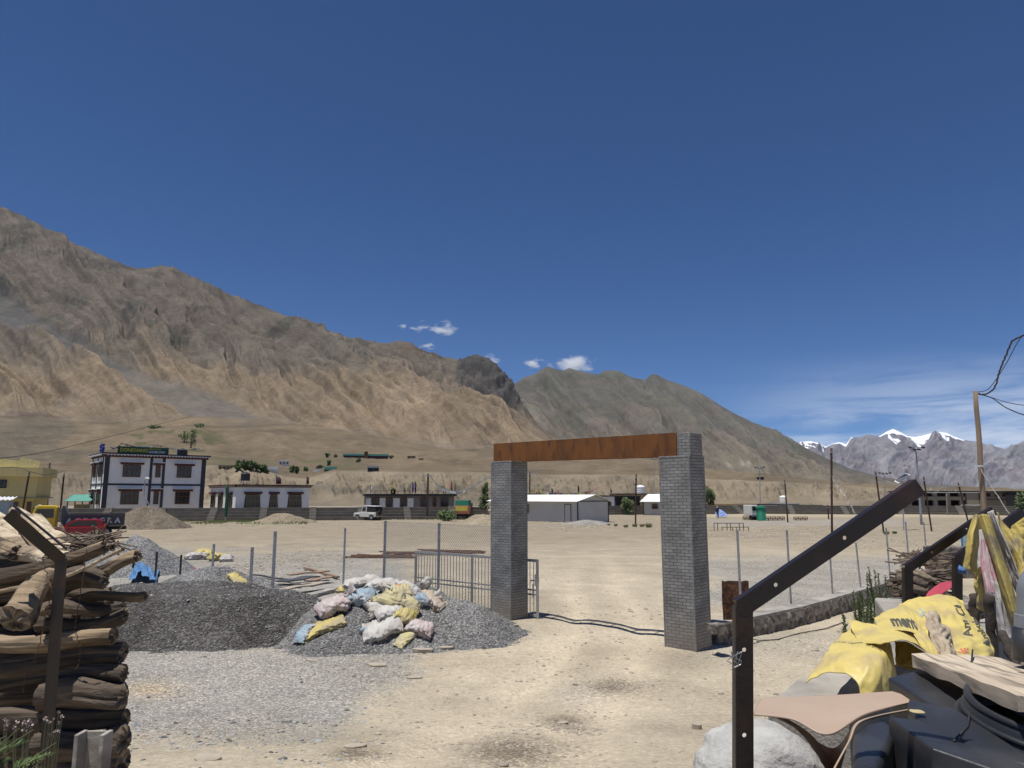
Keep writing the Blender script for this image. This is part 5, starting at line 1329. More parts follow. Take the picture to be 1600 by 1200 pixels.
for P, l in (([(66, 876, 3.05), (76, 905, 3.0), (80, 930, 2.98), (70, 968, 3.0), (58, 1020, 3.05), (40, 1060, 3.08), (36, 1082, 3.1)], 'long loose wire dangling from the left steel arm over the log ends'),
             ([(135, 860, 3.3), (130, 900, 3.28), (122, 950, 3.28), (118, 985, 3.3), (125, 1010, 3.3), (122, 1040, 3.32), (110, 1052, 3.34)], 'second loose wire dangling right of the left steel post')):
    Q = [at(*p) for p in P]; QQ = [crline(Q, k / 60) + Vector((.004 * math.sin(k * 2.1), 0, .004 * math.cos(k * 1.7))) for k in range(61)]
    tag(MB().tube(QQ, .0022, 4).build('wire', M_['rustdark']), l, 'wire')
# whitish channel stump
M_['chan'] = mat('dirty_white_channel', (.40, .37, .32), (.25, .22, .19), 9, .8, .004, 30, c3=(.14, .12, .1), s3=5)
a0 = at(139, 1290, 2.7); a1 = at(140, 1146, 2.7); mb = MB(); w = .075
mb.box((a0 + a1) / 2 + Vector((0, .03, 0)), (w, .008, (a1 - a0).length)); 
for sx in (-1, 1): mb.box((a0 + a1) / 2 + Vector((sx * (w / 2 + .008), .005, 0)), (.016, .06, (a1 - a0).length + .004))
tag(mb.build('channel_stump', M_['chan'], bevel=.003), 'dirty whitish U shaped channel standing at the bottom edge before the logs', 'channel')
# feathery plants
M_['leaf'] = mat('grey_green_leaf', (.16, .22, .08), (.10, .16, .05), 20, .6)
M_['weed'] = mat('weed_green', (.10, .15, .045), (.07, .1, .035), 20, .7)
M_['stem'] = mat('plant_stem', (.16, .15, .08))
M_['bloom'] = mat('dry_pinkish_bloom', (.42, .34, .33), (.3, .24, .2), 30)
def frond(mb, base, tip, n=34, w=.045, droop=.03, rg=random):
    a, b = Vector(base), Vector(tip); d = (b - a); L = d.length; d.normalize(); s = d.cross(Vector((0, -.3, 1))).normalized(); up = s.cross(d)
    for i in range(n):
        f = (i + .5) / n; c = a.lerp(b, f) + Vector((0, 0, -droop * f * f)); ww = w * math.sin(math.pi * min(1, f * .8 + .15)) 
        for sg in (-1, 1):
            for q in (0, .5):
                dr = (s * sg * rg.uniform(.7, 1) + d * rg.uniform(.5, .9) + up * rg.uniform(-.1, .5)).normalized() * ww * rg.uniform(.6, 1); o = c + d * q * L / n
                pw = d.cross(dr).normalized().cross(dr) * .11
                mb.add([o, o + dr * .5 + pw, o + dr, o + dr * .5 - pw], [(0, 1, 2, 3)])
pl = thing('leafy_plant', 'feathery grey green plant at the bottom left corner before the logs', 'plant', tuple(at(20, 1260, 2.3)))
rg = random.Random(3); mb = MB(); ms = MB()
for (p, q) in (((-20, 1230), (88, 1160)), ((-40, 1200), (52, 1140)), ((0, 1240), (70, 1185)), ((-30, 1190), (30, 1138)), ((-10, 1235), (60, 1205)), ((-60, 1180), (10, 1150)), ((10, 1240), (40, 1170)), ((-40, 1240), (30, 1200)), ((-40, 1215), (20, 1172)), ((20, 1250), (80, 1215))):
    a = at(*p, rg.uniform(2.2, 2.4)); b = at(*q, rg.uniform(2.15, 2.35)); frond(mb, a, b, rg=rg, w=.034, n=40); ms.tube([a, b], [.003, .001], 5)
mb.build('leaves', M_['leaf'], pl, world=True); ms.build('stems', M_['stem'], pl, world=True)
pl = thing('flowering_weed', 'thin weed with small dry pinkish blooms rising behind the feathery plant', 'plant', tuple(at(60, 1260, 2.6)))
mb = MB(); ms = MB()
for i in range(26):
    if i < 15: q = (rg.uniform(5, 55), rg.uniform(1124, 1142))
    else: q = (rg.uniform(70, 100), rg.uniform(1112, 1150))
    b = at(*q, 2.5); ms.tube([at(q[0] * .8 + 5, 1240, 2.5), at(q[0] * .92, 1180, 2.5), b], .0016, 4)
    o = len(mb.v); r_ = rg.uniform(.004, .009)
    for k in range(9):
        v = Vector((rg.gauss(0, 1), rg.gauss(0, 1), rg.gauss(0, 1))).normalized(); s = v.orthogonal().normalized() * r_ * .5; mb.add([b + v * r_ - s, b + v * r_ * 1.3, b + v * r_ + s, b], [(0, 1, 2, 3)])
ob_ = mb.build('blooms', M_['bloom'], pl, world=True); ob_['kind'] = 'stuff'; ms.build('stems', M_['stem'], pl, world=True)
# weeds by the kerb wall
def weed(px_, pyb, pyt, label, seed, n=3, spread=8):
    rg = random.Random(seed); p = G(px_, pyb, 0); p.z = float(gz(p.x, p.y)); t = thing('weed', label, 'plant', tuple(p), 0, 'tall weeds by the kerb wall'); mb = MB(); ms = MB(); h = zat(px_, pyt, p.x, p.y) - p.z
    for k in range(n):
        b = p + Vector((rg.uniform(-spread, spread) * .015, rg.uniform(-.1, .1), 0)); T = b + Vector((rg.uniform(-.12, .12), 0, h * rg.uniform(.8, 1.0))); P = [b.lerp(T, i / 6) + Vector((rg.uniform(-.02, .02), 0, 0)) for i in range(7)]; ms.tube(P, .008, 4)
        for i in range(150):
            f = rg.uniform(.08, 1); c = b.lerp(T, f); d = Vector((rg.gauss(0, 1), rg.gauss(0, 1), rg.uniform(.2, 1.6))).normalized() * rg.uniform(.04, .15) * (1.15 - f * .7); s = d.cross(Vector((rg.random(), rg.random(), 0))).normalized() * .010
            mb.add([c, c + d * .5 + s, c + d, c + d * .5 - s], [(0, 1, 2, 3)])
    mb.build('leaves', M_['weed'], t, world=True); ms.build('stems', M_['stem'], t, world=True)
for i, (a, b, c, l, n) in enumerate(((1318, 1000, 955, 'small single weed standing alone left of the weed clump, above the yellow sacks', 1), (1352, 985, 915, 'weed with upright stalk at the left of the clump by the kerb wall', 2), (1366, 980, 880, 'tallest weed stalk in the clump by the kerb wall', 3), (1380, 985, 884, 'second tall weed stalk right of the tallest one', 3), (1396, 975, 892, 'weed stalk at the right of the clump touching the middle steel post', 2), (1360, 995, 935, 'short bushy weed at the foot of the clump', 4), (1342, 990, 925, 'short leafy weed between the small single weed and the clump', 2))):
    weed(a, b, c, l, i, n)
# ================================================================ BACKGROUND: helpers
def bm_(name, c, **k):
    if name not in M_: M_[name] = mat(name, c, **k)
    return M_[name]
bm_('wall_white', (.82, .81, .79), c2=(.72, .71, .69), scale=.6, rough=.9); bm_('wall_slate', (.05, .055, .07)); bm_('maroon', (.09, .03, .025)); bm_('roofblack', (.02, .02, .022))
bm_('glass', (.02, .02, .022), rough=.15, spec=.6); bm_('woodframe', (.16, .065, .03)); bm_('woodframe2', (.30, .2, .1)); bm_('trimwhite', (.75, .75, .74)); bm_('ochre', (.66, .54, .2), c2=(.58, .47, .17), scale=.5)
bm_('ochreshade', (.56, .47, .21), c2=(.48, .40, .19), scale=.5); bm_('cream', (.8, .7, .34)); bm_('sheetgrey', (.52, .51, .47), c2=(.46, .45, .42), scale=.5); bm_('roofwhite', (.86, .86, .84), rough=.6); bm_('teal', (.13, .38, .31), scale=2)  # the yellow upper wall has its shade put into the darker ochre
bm_('concwall', (.25, .22, .17), c2=(.17, .15, .12), scale=.8); bm_('conclight', (.30, .27, .22)); bm_('polebrown', (.06, .03, .02)); bm_('polewood', (.30, .22, .15), c2=(.18, .13, .09), scale=8, stretch=(1, 1, .1)); bm_('metalgrey', (.35, .37, .4), metal=.3, rough=.5)
bm_('blacktank', (.03, .03, .035), rough=.5); bm_('greenpaint', (.03, .25, .15), c2=(.02, .2, .12)); bm_('truckyellow', (.68, .48, .02), c2=(.6, .42, .03), rough=.35); bm_('truckgrey', (.06, .065, .075), c2=(.09, .09, .1), scale=3)
bm_('carred', (.24, .012, .018), c2=(.20, .012, .016), rough=.3); bm_('tyre', (.02, .02, .02)); bm_('rim', (.4, .4, .42), metal=.5, rough=.4); bm_('jeepwhite', (.72, .71, .66), rough=.4); bm_('orange', (.75, .28, .04), rough=.5); bm_('signgreen', (.02, .10, .055)); bm_('signyellow', (.6, .52, .08)); bm_('tanmud', (.45, .34, .2), c2=(.36, .27, .16), scale=.4)
bm_('farbeige', (.24, .21, .155), c2=(.27, .24, .18), scale=.5); bm_('darkhole', (.035, .02, .018)); bm_('foliage', (.05, .085, .025), c2=(.09, .13, .04), scale=1.2); bm_('foliage2', (.09, .13, .05), c2=(.13, .18, .06), scale=1.2); bm_('trunk', (.12, .09, .06)); bm_('flagblue', (.06, .08, .35)); bm_('flaggreen', (.02, .09, .05)); bm_('flagdark', (.09, .04, .05)); bm_('redpaint', (.5, .06, .04)); bm_('string', (.35, .33, .3)); bm_('dimwall', (.22, .2, .19)); bm_('bluecloth', (.25, .35, .65)); bm_('skyboard', (.28, .36, .42))

def line_x(p, ang, px_):
    d = Vector((math.cos(ang), math.sin(ang), 0)); r = ray(px_, 780); k = r.x / r.y
    return (k * p.y - p.x) / (d.x - k * d.y)
def bld(name, label, cat, px_, d, ang, px_r, px_l=None, zb=0., D=None, group=None, W=None):
    """thing whose local x runs along its front from the front left corner, y into depth"""
    p = at(px_, 780, d); p.z = zb; t = thing(name, label, cat, tuple(p), ang, group)
    W = W or abs(line_x(p, ang, px_r))
    if px_l is not None: D = abs(line_x(p, ang + math.pi / 2, px_l))
    return t, W, D or 6.
def L_box(t, nm, x0, x1, y0, y1, z0, z1, m, **k):
    return MB().box(((x0 + x1) / 2, (y0 + y1) / 2, (z0 + z1) / 2), (abs(x1 - x0), abs(y1 - y0), abs(z1 - z0))).build(nm, M_[m], t, **k)
def window(t, x0, x1, z0, z1, m='woodframe', depth=.08, face='f', trap=0., cross=2, hood=None, W=0., sill=None, splay=None):
    """window proud of a wall: surround, frame bars, glass; face f = front (y=0), l = left side (x=0), r = right (x=W)"""
    def P(a, o, z):
        return (a, -o, z) if face == 'f' else ((-o, a, z) if face == 'l' else (W + o, a, z))
    def q(a0, a1, z0_, z1_, o0, o1, mb):
        A_, B_ = P(a0, o0, z0_), P(a1, o1, z1_); c = [(A_[i] + B_[i]) / 2 for i in range(3)]; s = [abs(A_[i] - B_[i]) for i in range(3)]; return mb.box(c, s)
    mb = MB()
    if splay:       # dark trapezoid surround, wider at the foot
        pts = [P(x0 - splay, .0, z0 - .12), P(x1 + splay, .0, z0 - .12), P(x1 + splay * .2, .0, z1 + .1), P(x0 - splay * .2, .0, z1 + .1)]
        n = Vector(P(0, 1, 0)) - Vector(P(0, 0, 0)); pts = [Vector(p_) for p_ in pts]
        mb.prism([p_ - n * .01 for p_ in pts], n * .05); w = mb.build('window', M_['roofblack'], t)
        mb2 = MB()
    else: w = None; mb2 = mb
    fw = .09
    for (a0, a1, b0, b1) in ((x0, x1, z0, z0 + fw), (x0, x1, z1 - fw, z1), (x0, x0 + fw, z0 + fw, z1 - fw), (x1 - fw, x1, z0 + fw, z1 - fw)): q(a0, a1, b0, b1, .045, .045 + depth, mb2)
    for i in range(1, cross + 1):
        x = x0 + (x1 - x0) * i / (cross + 1); q(x - .03, x + .03, z0 + fw, z1 - fw, .045, .03 + depth, mb2)
    zt = z0 + (z1 - z0) * .62; q(x0 + fw, x1 - fw, zt - .035, zt + .035, .045, .025 + depth, mb2)
    if w is None: w = mb2.build('window', M_[m], t)
    else: mb2.build('frame', M_[m], w)
    g_ = MB(); q(x0 + fw * .5, x1 - fw * .5, z0 + fw * .5, z1 - fw * .5, .042, .06, g_); g_.build('pane', M_['glass'], w)
    if hood:
        h_ = MB(); q(x0 - .35, x1 + .35, z1 + .04, z1 + .34, .0, .42, h_); h_.build('hood', M_['maroon'], w)
        h_ = MB(); q(x0 - .5, x1 + .5, z1 + .343, z1 + .46, .0, .5, h_); h_.build('hood_ledge', M_['trimwhite'], w)
    return w
def cyl_tank(t, name, label, c, r, h, m, cat='water tank', ribs=3, group=None):
    tk_ = thing(name, label, cat, c, 0, group)
    mb = MB().tube([Vector((0, 0, 0)), Vector((0, 0, h * .82)), Vector((0, 0, h * .93)), Vector((0, 0, h))], [r, r, r * .7, r * .28], 20)
    for k in range(ribs): mb.tube([Vector((0, 0, h * (.15 + .25 * k))), Vector((0, 0, h * (.15 + .25 * k) + .06))], r * 1.03, 20)
    mb.build('barrel', M_[m], tk_, smooth=False); MB().cyl((0, 0, h * .985), r * .32, h * .06, 14).build('lid', M_[m], tk_)
    return tk_
def loc_w(t, x, y, z): return t.matrix_basis @ Vector((x, y, z))

# ---------------------------------------------------------------- stadium stands
def stands(name, label, pts, prof, pil, group):
    P = [G(*p) for p in pts]
    for p in P: p.z = 0
    t = thing(name, label, 'stands', tuple(P[0]), 0, group)
    rows = []
    for i, p in enumerate(P):
        d = (P[min(i + 1, len(P) - 1)] - P[max(i - 1, 0)]).normalized(); b = Vector((-d.y, d.x, 0)); b = b if b.y > 0 else -b
        rows.append([p + b * y + Vector((0, 0, z)) for y, z in prof])
    MB().grid(rows).build('steps', M_['concwall'], t, world=True)
    tot = sum((b - a).length for a, b in zip(P[:-1], P[1:])); s = 3.
    noses = MB()
    for i in range(len(P) - 1):
        d = (P[i + 1] - P[i]).normalized(); b = Vector((-d.y, d.x, 0)); b = b if b.y > 0 else -b
        for (y, z) in [q for k, q in enumerate(prof[1:-1]) if k % 2 == 0]:
            noses.bar(P[i] + b * (y + .03) + Vector((0, 0, z + .012)), P[i + 1] + b * (y + .03) + Vector((0, 0, z + .012)), .22, .05)
    noses.build('step_edges', M_['conclight'], t, world=True)
    while s < tot:
        k = s; 
        for a, b2 in zip(P[:-1], P[1:]):
            L = (b2 - a).length
            if k <= L: break
            k -= L
        d = (b2 - a).normalized(); b = Vector((-d.y, d.x, 0)); b = b if b.y > 0 else -b; c = a + d * k
        mb = MB(); M3 = Matrix((d, b, Vector((0, 0, 1)))).transposed()
        mb.box(c + b * (prof[-1][0] - .2) + Vector((0, 0, prof[-1][1] / 2 + .06)), (1.0, .8, prof[-1][1] + .1), M=M3)
        for (y, z) in [q for q in prof[1:-1:2]]: mb.box(c + b * (y + .05) + Vector((0, 0, z / 2 + .05)), (.9, .7, z + .1), M=M3)
        mb.build('pilaster', M_['conclight'], t, world=True); s += pil
    return t
gs = 'concrete spectator stands round the field'
prof = [(0, -.2), (0, .4), (.75, .4), (.75, .8), (1.5, .8), (1.5, 1.15), (2.2, 1.15), (2.2, 1.62), (2.5, 1.62), (2.5, 0)]
stands('stadium_steps', 'long low concrete spectator steps at the left in front of the white homestay buildings', [(-160, 818), (120, 816), (330, 814.5), (560, 812.5), (765, 811)], prof, 6.3, gs)
prof2 = [(0, -.2), (0, .4), (.8, .4), (.8, .75), (1.6, .75), (1.6, 1.1), (2.4, 1.1), (2.4, 1.45), (2.8, 1.45), (2.8, 0)]
stands('stadium_steps', 'low concrete spectator steps seen through the gateway between the white sheds', [(800, 805), (940, 804.5), (1045, 803.5)], prof2, 9, gs)
stands('stadium_steps', 'distant concrete spectator steps at the right in front of the long tan building', [(1060, 803.5), (1180, 803), (1400, 804), (1640, 806), (1800, 808)], prof2, 9, gs)

# ---------------------------------------------------------------- homestay
A_ = R(40)
t, W, D = bld('homestay_building', 'white two storey homestay with dark slate bands and wooden windows at the left', 'building', 159, 101, A_, 318, 140)
Ht = zat(159, 707, t.location.x, t.location.y); z1_ = Ht * .49
L_box(t, 'wall', 0, W, 0, D, -.1, Ht - .55, 'wall_white')
mb = MB()
for x in (.28, W * .44, W * .565, W - .3): mb.box((x, -.03, Ht / 2 - .3), (.62 if x < 1 or x > W - 1 else .36, .1, Ht - .6))
for z in (z1_ + .28, .95): mb.box((W / 2, -.02, z), (W, .07, .28))
for y in (D * .12, D * .55, D - .2): mb.box((-.03, y, Ht / 2 - .3), (.1, .36, Ht - .6))
for z in (z1_ + .28, .95): mb.box((-.02, D / 2, z), (.07, D, .28))
mb.build('slate_band', M_['wall_slate'], t)
r_ = MB().box((W / 2, D / 2 - .1, Ht - .12), (W + 1.0, D + 1.0, .26)).build('roof', M_['roofblack'], t)
MB().box((W / 2, D / 2 - .1, Ht - .42), (W + .5, D + .5, .34)).build('roof_band', M_['maroon'], r_)
mb = MB(); n = int(W / .42)
for i in range(n): mb.box(((i + .5) * W / n, -.52, Ht - .31), (.2, .2, .14))
for i in range(int(D / .42)): mb.box((-.52, (i + .5) * .42, Ht - .31), (.2, .2, .14))
mb.box((W / 2, -.56, Ht - .22), (W + .9, .12, .07)); mb.box((-.56, D / 2, Ht - .22), (.12, D + .9, .07))
mb.build('dentils', M_['trimwhite'], r_)
for z0 in (z1_ + 1.35, 2.0):
    for (a, b, c) in ((.17, .34, 3), (.485, .535, 1), (.70, .85, 3)): window(t, W * a, W * b, z0, z0 + (1.75 if z0 > 4 else 1.85), 'woodframe', cross=c, hood=True)
    for (a, b) in ((.2, .42), (.66, .86)): window(t, D * a, D * b, z0, z0 + 1.75, 'woodframe', face='l', cross=1, hood=True)
sgn_w = loc_w(t, W * .13, -.1, Ht + .02)
s_ = thing('sign_board', 'green rooftop sign board of the homestay with yellow and white lettering', 'sign', tuple(loc_w(t, W * .12, 1.0, Ht)), A_)
sw = W * .50; sh_ = .95
MB().box((sw / 2, 0, sh_ / 2 + .08), (sw, .1, sh_)).build('panel', M_['signgreen'], s_)
mb = MB()
for x in (.2, sw / 2, sw - .2): mb.bar((x, .05, 0), (x, .6, .05), .05); mb.bar((x, .6, .02), (x, .08, sh_ * .9), .05)
mb.build('support', M_['metalgrey'], s_)
def local_text(t, txt, x, y, z, size, m, nm='lettering', bold=.02, wx=1.):
    V, F = text_mesh(txt, size, bold); return MB().add([Vector((x + p.x * wx, y, z + p.y)) for p in V], F).build(nm, M_[m], t)
local_text(s_, 'DONKHANG', .3, -.058, .28, .72, 'signyellow', bold=.03, wx=sw * .5 / 3.95)
local_text(s_, 'HOME STAY', sw * .60, -.058, .2, .42, 'trimwhite', bold=.02, wx=1.)
local_text(s_, 'DELUXE ROOM', sw * .60, -.058, .70, .22, 'signyellow', bold=.01, wx=1.1)
cyl_tank(t, 'water_tank', 'black round water tank on the roof of the two storey homestay', tuple(loc_w(t, W * .79, 2.4, Ht)), .75, 1.1, 'blacktank')
# prayer flag strings
def flags(name, label, P, n, cols, size=.28, sag=.6, seed=1, r=.015, cat='flag string', group='strings of small prayer flags'):
    t = thing(name, label, cat, tuple(P[0]), 0, group); rg = random.Random(seed); Q = []
    for a, b in zip(P[:-1], P[1:]):
        for k in range(12): f = k / 12; Q.append(a.lerp(b, f) + Vector((0, 0, -sag * 4 * f * (1 - f))))
    Q.append(P[-1]); MB().tube(Q, r, 4).build('string', M_['string'], t, world=True)
    by = {c: MB() for c in cols}
    for i in range(n):
        c = crline(Q, (i + .5) / n); d = (crline(Q, min(1, (i + .9) / n)) - c); d = d.normalized() if d.length > 0 else Vector((1, 0, 0)); s = size * rg.uniform(.7, 1.2); w = Vector((rg.uniform(-.15, .15), rg.uniform(-.3, .3), -1)).normalized() * s
        by[cols[rg.randrange(len(cols))]].add([c - d * s * .45, c + d * s * .45, c + d * s * .4 + w, c + w * .55 + Vector((0, .06 * s, 0)), c - d * s * .5 + w * .9], [(0, 1, 2, 3, 4)])
    for c, mb in by.items():
        if mb.v: mb.build('flags', M_[c], t, world=True)
    return t
R_ = loc_w
flags('prayer_flags', 'sagging string of faded prayer flags over the roof sign of the homestay', [R_(t, .6, .5, Ht + .9), R_(t, W * .18, 3, Ht + 1.7), R_(t, W * .55, 3, Ht + 1.6), R_(t, W * .97, 1, Ht + 1.3)], 46, ['trimwhite', 'trimwhite', 'cream', 'redpaint', 'flagblue'], .3, .4, 2, .012)
fp_ = thing('flag', 'dark blue flag on the left corner of the homestay roof', 'flag', tuple(R_(t, .2, 4.6, Ht)))
MB().bar((0, 0, 0), (0, 0, 1.7), .05).build('flag_pole', M_['polebrown'], fp_); MB().grid([[Vector((x * .12 + .1 * math.sin(z * 4), .1 * math.sin(x + z * 3), .25 + z * .25)) for z in range(6)] for x in range(-2, 5)]).build('flag_cloth', M_['flagblue'], fp_, solid=.02)
# curved lamp in front of it
lp = at(229, 790, 93); b = lp.copy(); b.z = 0
t = thing('street_lamp', 'bent galvanised lamp in front of the homestay behind the brown earth heap', 'street lamp', tuple(b))
k = lambda px_, py_: at(px_, py_, 93)
MB().tube([b, k(233, 790), k(231, 785), k(225, 776), k(226, 752), k(227.5, 748)], .07, 8).build('pole', M_['metalgrey'], t, world=True)
MB().tube([k(227, 748), k(230, 747), k(233, 748)], [.1, .16, .1], 8).build('lamp_head', M_['trimwhite'], t, world=True)

# ---------------------------------------------------------------- single storey house
t, W, D = bld('house', 'small white single storey house with tapering dark framed windows', 'house', 368, 97, R(40), 483, 328)
Ht = zat(368, 757, t.location.x, t.location.y)
L_box(t, 'wall', 0, W, 0, D, -.1, Ht - .3, 'wall_white')
r_ = MB().box((W / 2, D / 2 - .05, Ht - .06), (W + .7, D + .7, .16)).build('roof', M_['maroon'], t)
MB().box((W / 2, D / 2, Ht - .25), (W + .35, D + .35, .22)).build('roof_band', M_['maroon'], r_)
mb = MB()
for i in range(int(W / .36)): mb.box((.2 + i * .36, -.2, Ht - .22), (.14, .06, .12))
for i in range(int(D / .36)): mb.box((-.2, .2 + i * .36, Ht - .22), (.06, .14, .12))
mb.build('dentils', M_['trimwhite'], r_)
for (a, b, c) in ((.13, .31, 2), (.455, .545, 1), (.71, .88, 4)):
    w = window(t, W * a, W * b, 1.25, 3.35, 'woodframe2', cross=c, splay=.22); MB().box((W * (a + b) / 2, -.18, 3.62), (W * (b - a) + .5, .34, .3)).build('hood', M_['maroon'], w)
for (a, b) in ((.06, .22), (.36, .52), (.72, .88)):
    w = window(t, D * (1 - b), D * (1 - a), 1.25, 3.35, 'woodframe2', face='l', cross=1, splay=.12); MB().box((-.18, D * (1 - (a + b) / 2), 3.6), (.34, D * (b - a) + .4, .26)).build('hood', M_['maroon'], w)
cyl_tank(t, 'water_tank', 'black round water tank on a stand above the small white house', tuple(R_(t, W * .22, 3.2, Ht + .62)), .62, 1.15, 'blacktank')
mb = MB(); c = R_(t, W * .22, 3.2, Ht)
for dx in (-.4, .4):
    for dy in (-.4, .4): mb.bar(c + Vector((dx, dy, 0)), c + Vector((dx, dy, .6)), .06)
mb.box(c + Vector((0, 0, .59)), (1.1, 1.1, .05)); tag(mb.build('tank_stand', M_['metalgrey']), 'small metal stand under the tank on the small white house', 'stand')
def roofflag(p, h, label, m='flagdark', w=.16):
    t2 = thing('flag', label, 'flag', tuple(p), 0, 'dark prayer flags on roof corners')
    MB().bar((0, 0, 0), (0, 0, h), .05).build('flag_pole', M_['polebrown'], t2); MB().grid([[Vector((.03 + x * w, .05 * math.sin(z * 2), h * .1 + z * h * .2 - .1 * x * z * .3)) for z in range(5)] for x in range(3)]).build('flag_cloth', M_[m], t2, solid=.02)
roofflag(R_(t, W * .60, 2, Ht), 1.4, 'thin dark red flag standing left of its twin on the small house roof'); roofflag(R_(t, W * .635, 2, Ht), 1.3, 'second thin dark red flag just right of its twin on the small house roof'); roofflag(R_(t, W * .965, .3, Ht), 1.4, 'dark flag on the right corner of the small house roof')
b = at(353, 795, 92); b.z = 0; t = thing('flag', 'tall furled dark green flag on a pole before the small white house', 'flag', tuple(b)); hh = zat(353, 755, b.x, b.y)
MB().bar((0, 0, 0), (0, 0, hh), .06).build('flag_pole', M_['trimwhite'], t); MB().tube([Vector((0, 0, hh - .1)), Vector((-.03, 0, hh - .6)), Vector((.06, 0, hh - 1.6)), Vector((.02, 0, hh * .4)), Vector((.06, 0, hh * .12))], [.05, .22, .2, .2, .16], 9).build('flag_cloth', M_['flaggreen'], t)

# ---------------------------------------------------------------- long low building with white panels
t, W, D = bld('long_house', 'long low dark roofed building with white panels between wooden windows', 'building', 572, 112, R(14), 710, None, D=7)
Ht = zat(572, 772, t.location.x, t.location.y)
L_box(t, 'wall', 0, W, 0, D, -.1, Ht - .3, 'dimwall')
MB().box((W / 2, D / 2 - .2, Ht - .14), (W + .5, D + .9, .36)).build('roof', M_['roofblack'], t)
for i, (a, b, m_) in enumerate(((.0, .055, 'trimwhite'), (.15, .215, 'trimwhite'), (.30, .375, 'trimwhite'), (.46, .53, 'trimwhite'))): L_box(t, 'white_panel', W * a + .02, W * b, -.09, .02, .3, Ht - .62, m_)
for (a, b) in ((.065, .14), (.225, .29), (.385, .45), (.61, .69), (.75, .79), (.84, .93)): window(t, W * a, W * b, 1.2, Ht - .5, 'woodframe', cross=1)
c = loc_w(t, W * .31, 2, Ht); cyl_tank(t, 'roof_tank', 'small dark tank on the roof of the long low building', tuple(c), .4, .9, 'roofblack', cat='tank')
mb = MB()
for i in range(13): mb.bar((W * .1 + i * W * .065, .4, Ht), (W * .1 + i * W * .065, .4, Ht + .55), .05)
mb.bar((W * .1, .4, Ht + .5), (W * .1 + 12 * W * .065, .4, Ht + .5), .04); mb.build('roof_rail', M_['polebrown'], t)
for (a, h, m_, l) in ((.05, 1.5, 'trimwhite', 'thin white flag at the left end of the long low building roof'), (.29, 2.0, 'signyellow', 'yellow flag beside the small roof tank of the long low building'), (.52, 2.1, 'flagblue', 'blue flag at the middle of the long low building roof'), (.55, 2.2, 'flagdark', 'dark flag right of the blue one on the long low building roof'), (.97, 2.2, 'redpaint', 'red flag at the right end of the long low building roof')): roofflag(loc_w(t, W * a, 1, Ht), h, l, m_, .1)

# ---------------------------------------------------------------- yellow building at the left edge
t, W, D = bld('yellow_building', 'unfinished yellow two storey building cut by the left edge of the photo', 'building', -120, 84, R(22), 60, None, D=8)
zA = zat(60, 745, *(loc_w(t, W, 0, 0).xy)); zP = zat(60, 732, *(loc_w(t, W, 0, 0).xy)); zT = zat(30, 716, *(loc_w(t, W * .85, 0, 0).xy)); zM = zat(60, 777, *(loc_w(t, W, 0, 0).xy))
L_box(t, 'upper_wall', 0, W - .3, 0, D, zM, zA, 'ochreshade'); L_box(t, 'lower_wall', 0, W - .6, .5, D, -.1, zM - .12, 'ochre'); L_box(t, 'floor_slab', 0, W + .1, -.15, D, zM - .118, zM - .003, 'conclight')
L_box(t, 'balcony_band', 0, W + .25, -.5, D, zA + .003, zP + .1, 'ochreshade')
xa = W * .80
MB().prism([Vector((xa, -.2, zP + .103)), Vector((W - .2, -.2, zP + .103)), Vector((W - .2, -.2, zP + .9)), Vector((xa, -.2, zT + .1))], (0, .2, 0)).build('parapet', M_['cream'], t)
MB().prism([Vector((0, .3, zP + .103)), Vector((xa - .05, .3, zP + .103)), Vector((xa - .05, .3, zP + .95)), Vector((0, .3, zT + .5))], (0, .2, 0)).build('parapet', M_['cream'], t)
for (a, b) in ((.62, .70),): window(t, W * a, W * b, zM + 1.1, zM + 2.1, 'roofblack', cross=1)
window(t, W * .78, W * .825, .95, zM - .5, 'woodframe', cross=1); window(t, W * .90, W * .945, .95, zM - .5, 'woodframe', cross=1)
t, W, D = bld('site_hut', 'pale blue grey metal hut with a wavy sheet roof at the left edge', 'hut', -60, 50, R(30), 15, None, D=3)
Ht = zat(10, 783, *(loc_w(t, W, 0, 0).xy)); L_box(t, 'wall', 0, W, 0, D, -.1, Ht, 'skyboard'); mb = MB()
mb.grid([[Vector((-.2 + (W + .4) * i / 60, -.3 + j * (D + .5), Ht + .08 + .04 * math.sin(i * 1.3) + .2 * j)) for j in range(2)] for i in range(61)]); mb.build('roof', M_['roofwhite'], t, solid=.03)
L_box(t, 'door', W * .62, W * .8, -.04, .02, .1, Ht - .5, 'darkhole')
# teal roofed shelter
t, W, D = bld('shelter', 'small shelter with a pale teal corrugated roof left of the homestay', 'shelter', 106, 104, R(15), 141, None, D=4)
Ht = zat(106, 783, t.location.x, t.location.y); mb = MB().grid([[Vector((-.3 + (W + .5) * i / 60, -.4 + j * 4, Ht + .03 * math.sin(i * 1.6) + j * .95)) for j in range(2)] for i in range(61)]); mb.build('roof', M_['teal'], t, solid=.03)
mb = MB()
for x in (0, W * .33, W * .66, W): mb.bar((x, 0, 0), (x, 0, Ht), .15)
mb.build('pillars', M_['conclight'], t); L_box(t, 'back_wall', 0, W, 3, 3.2, 0, Ht * .8, 'tanmud')

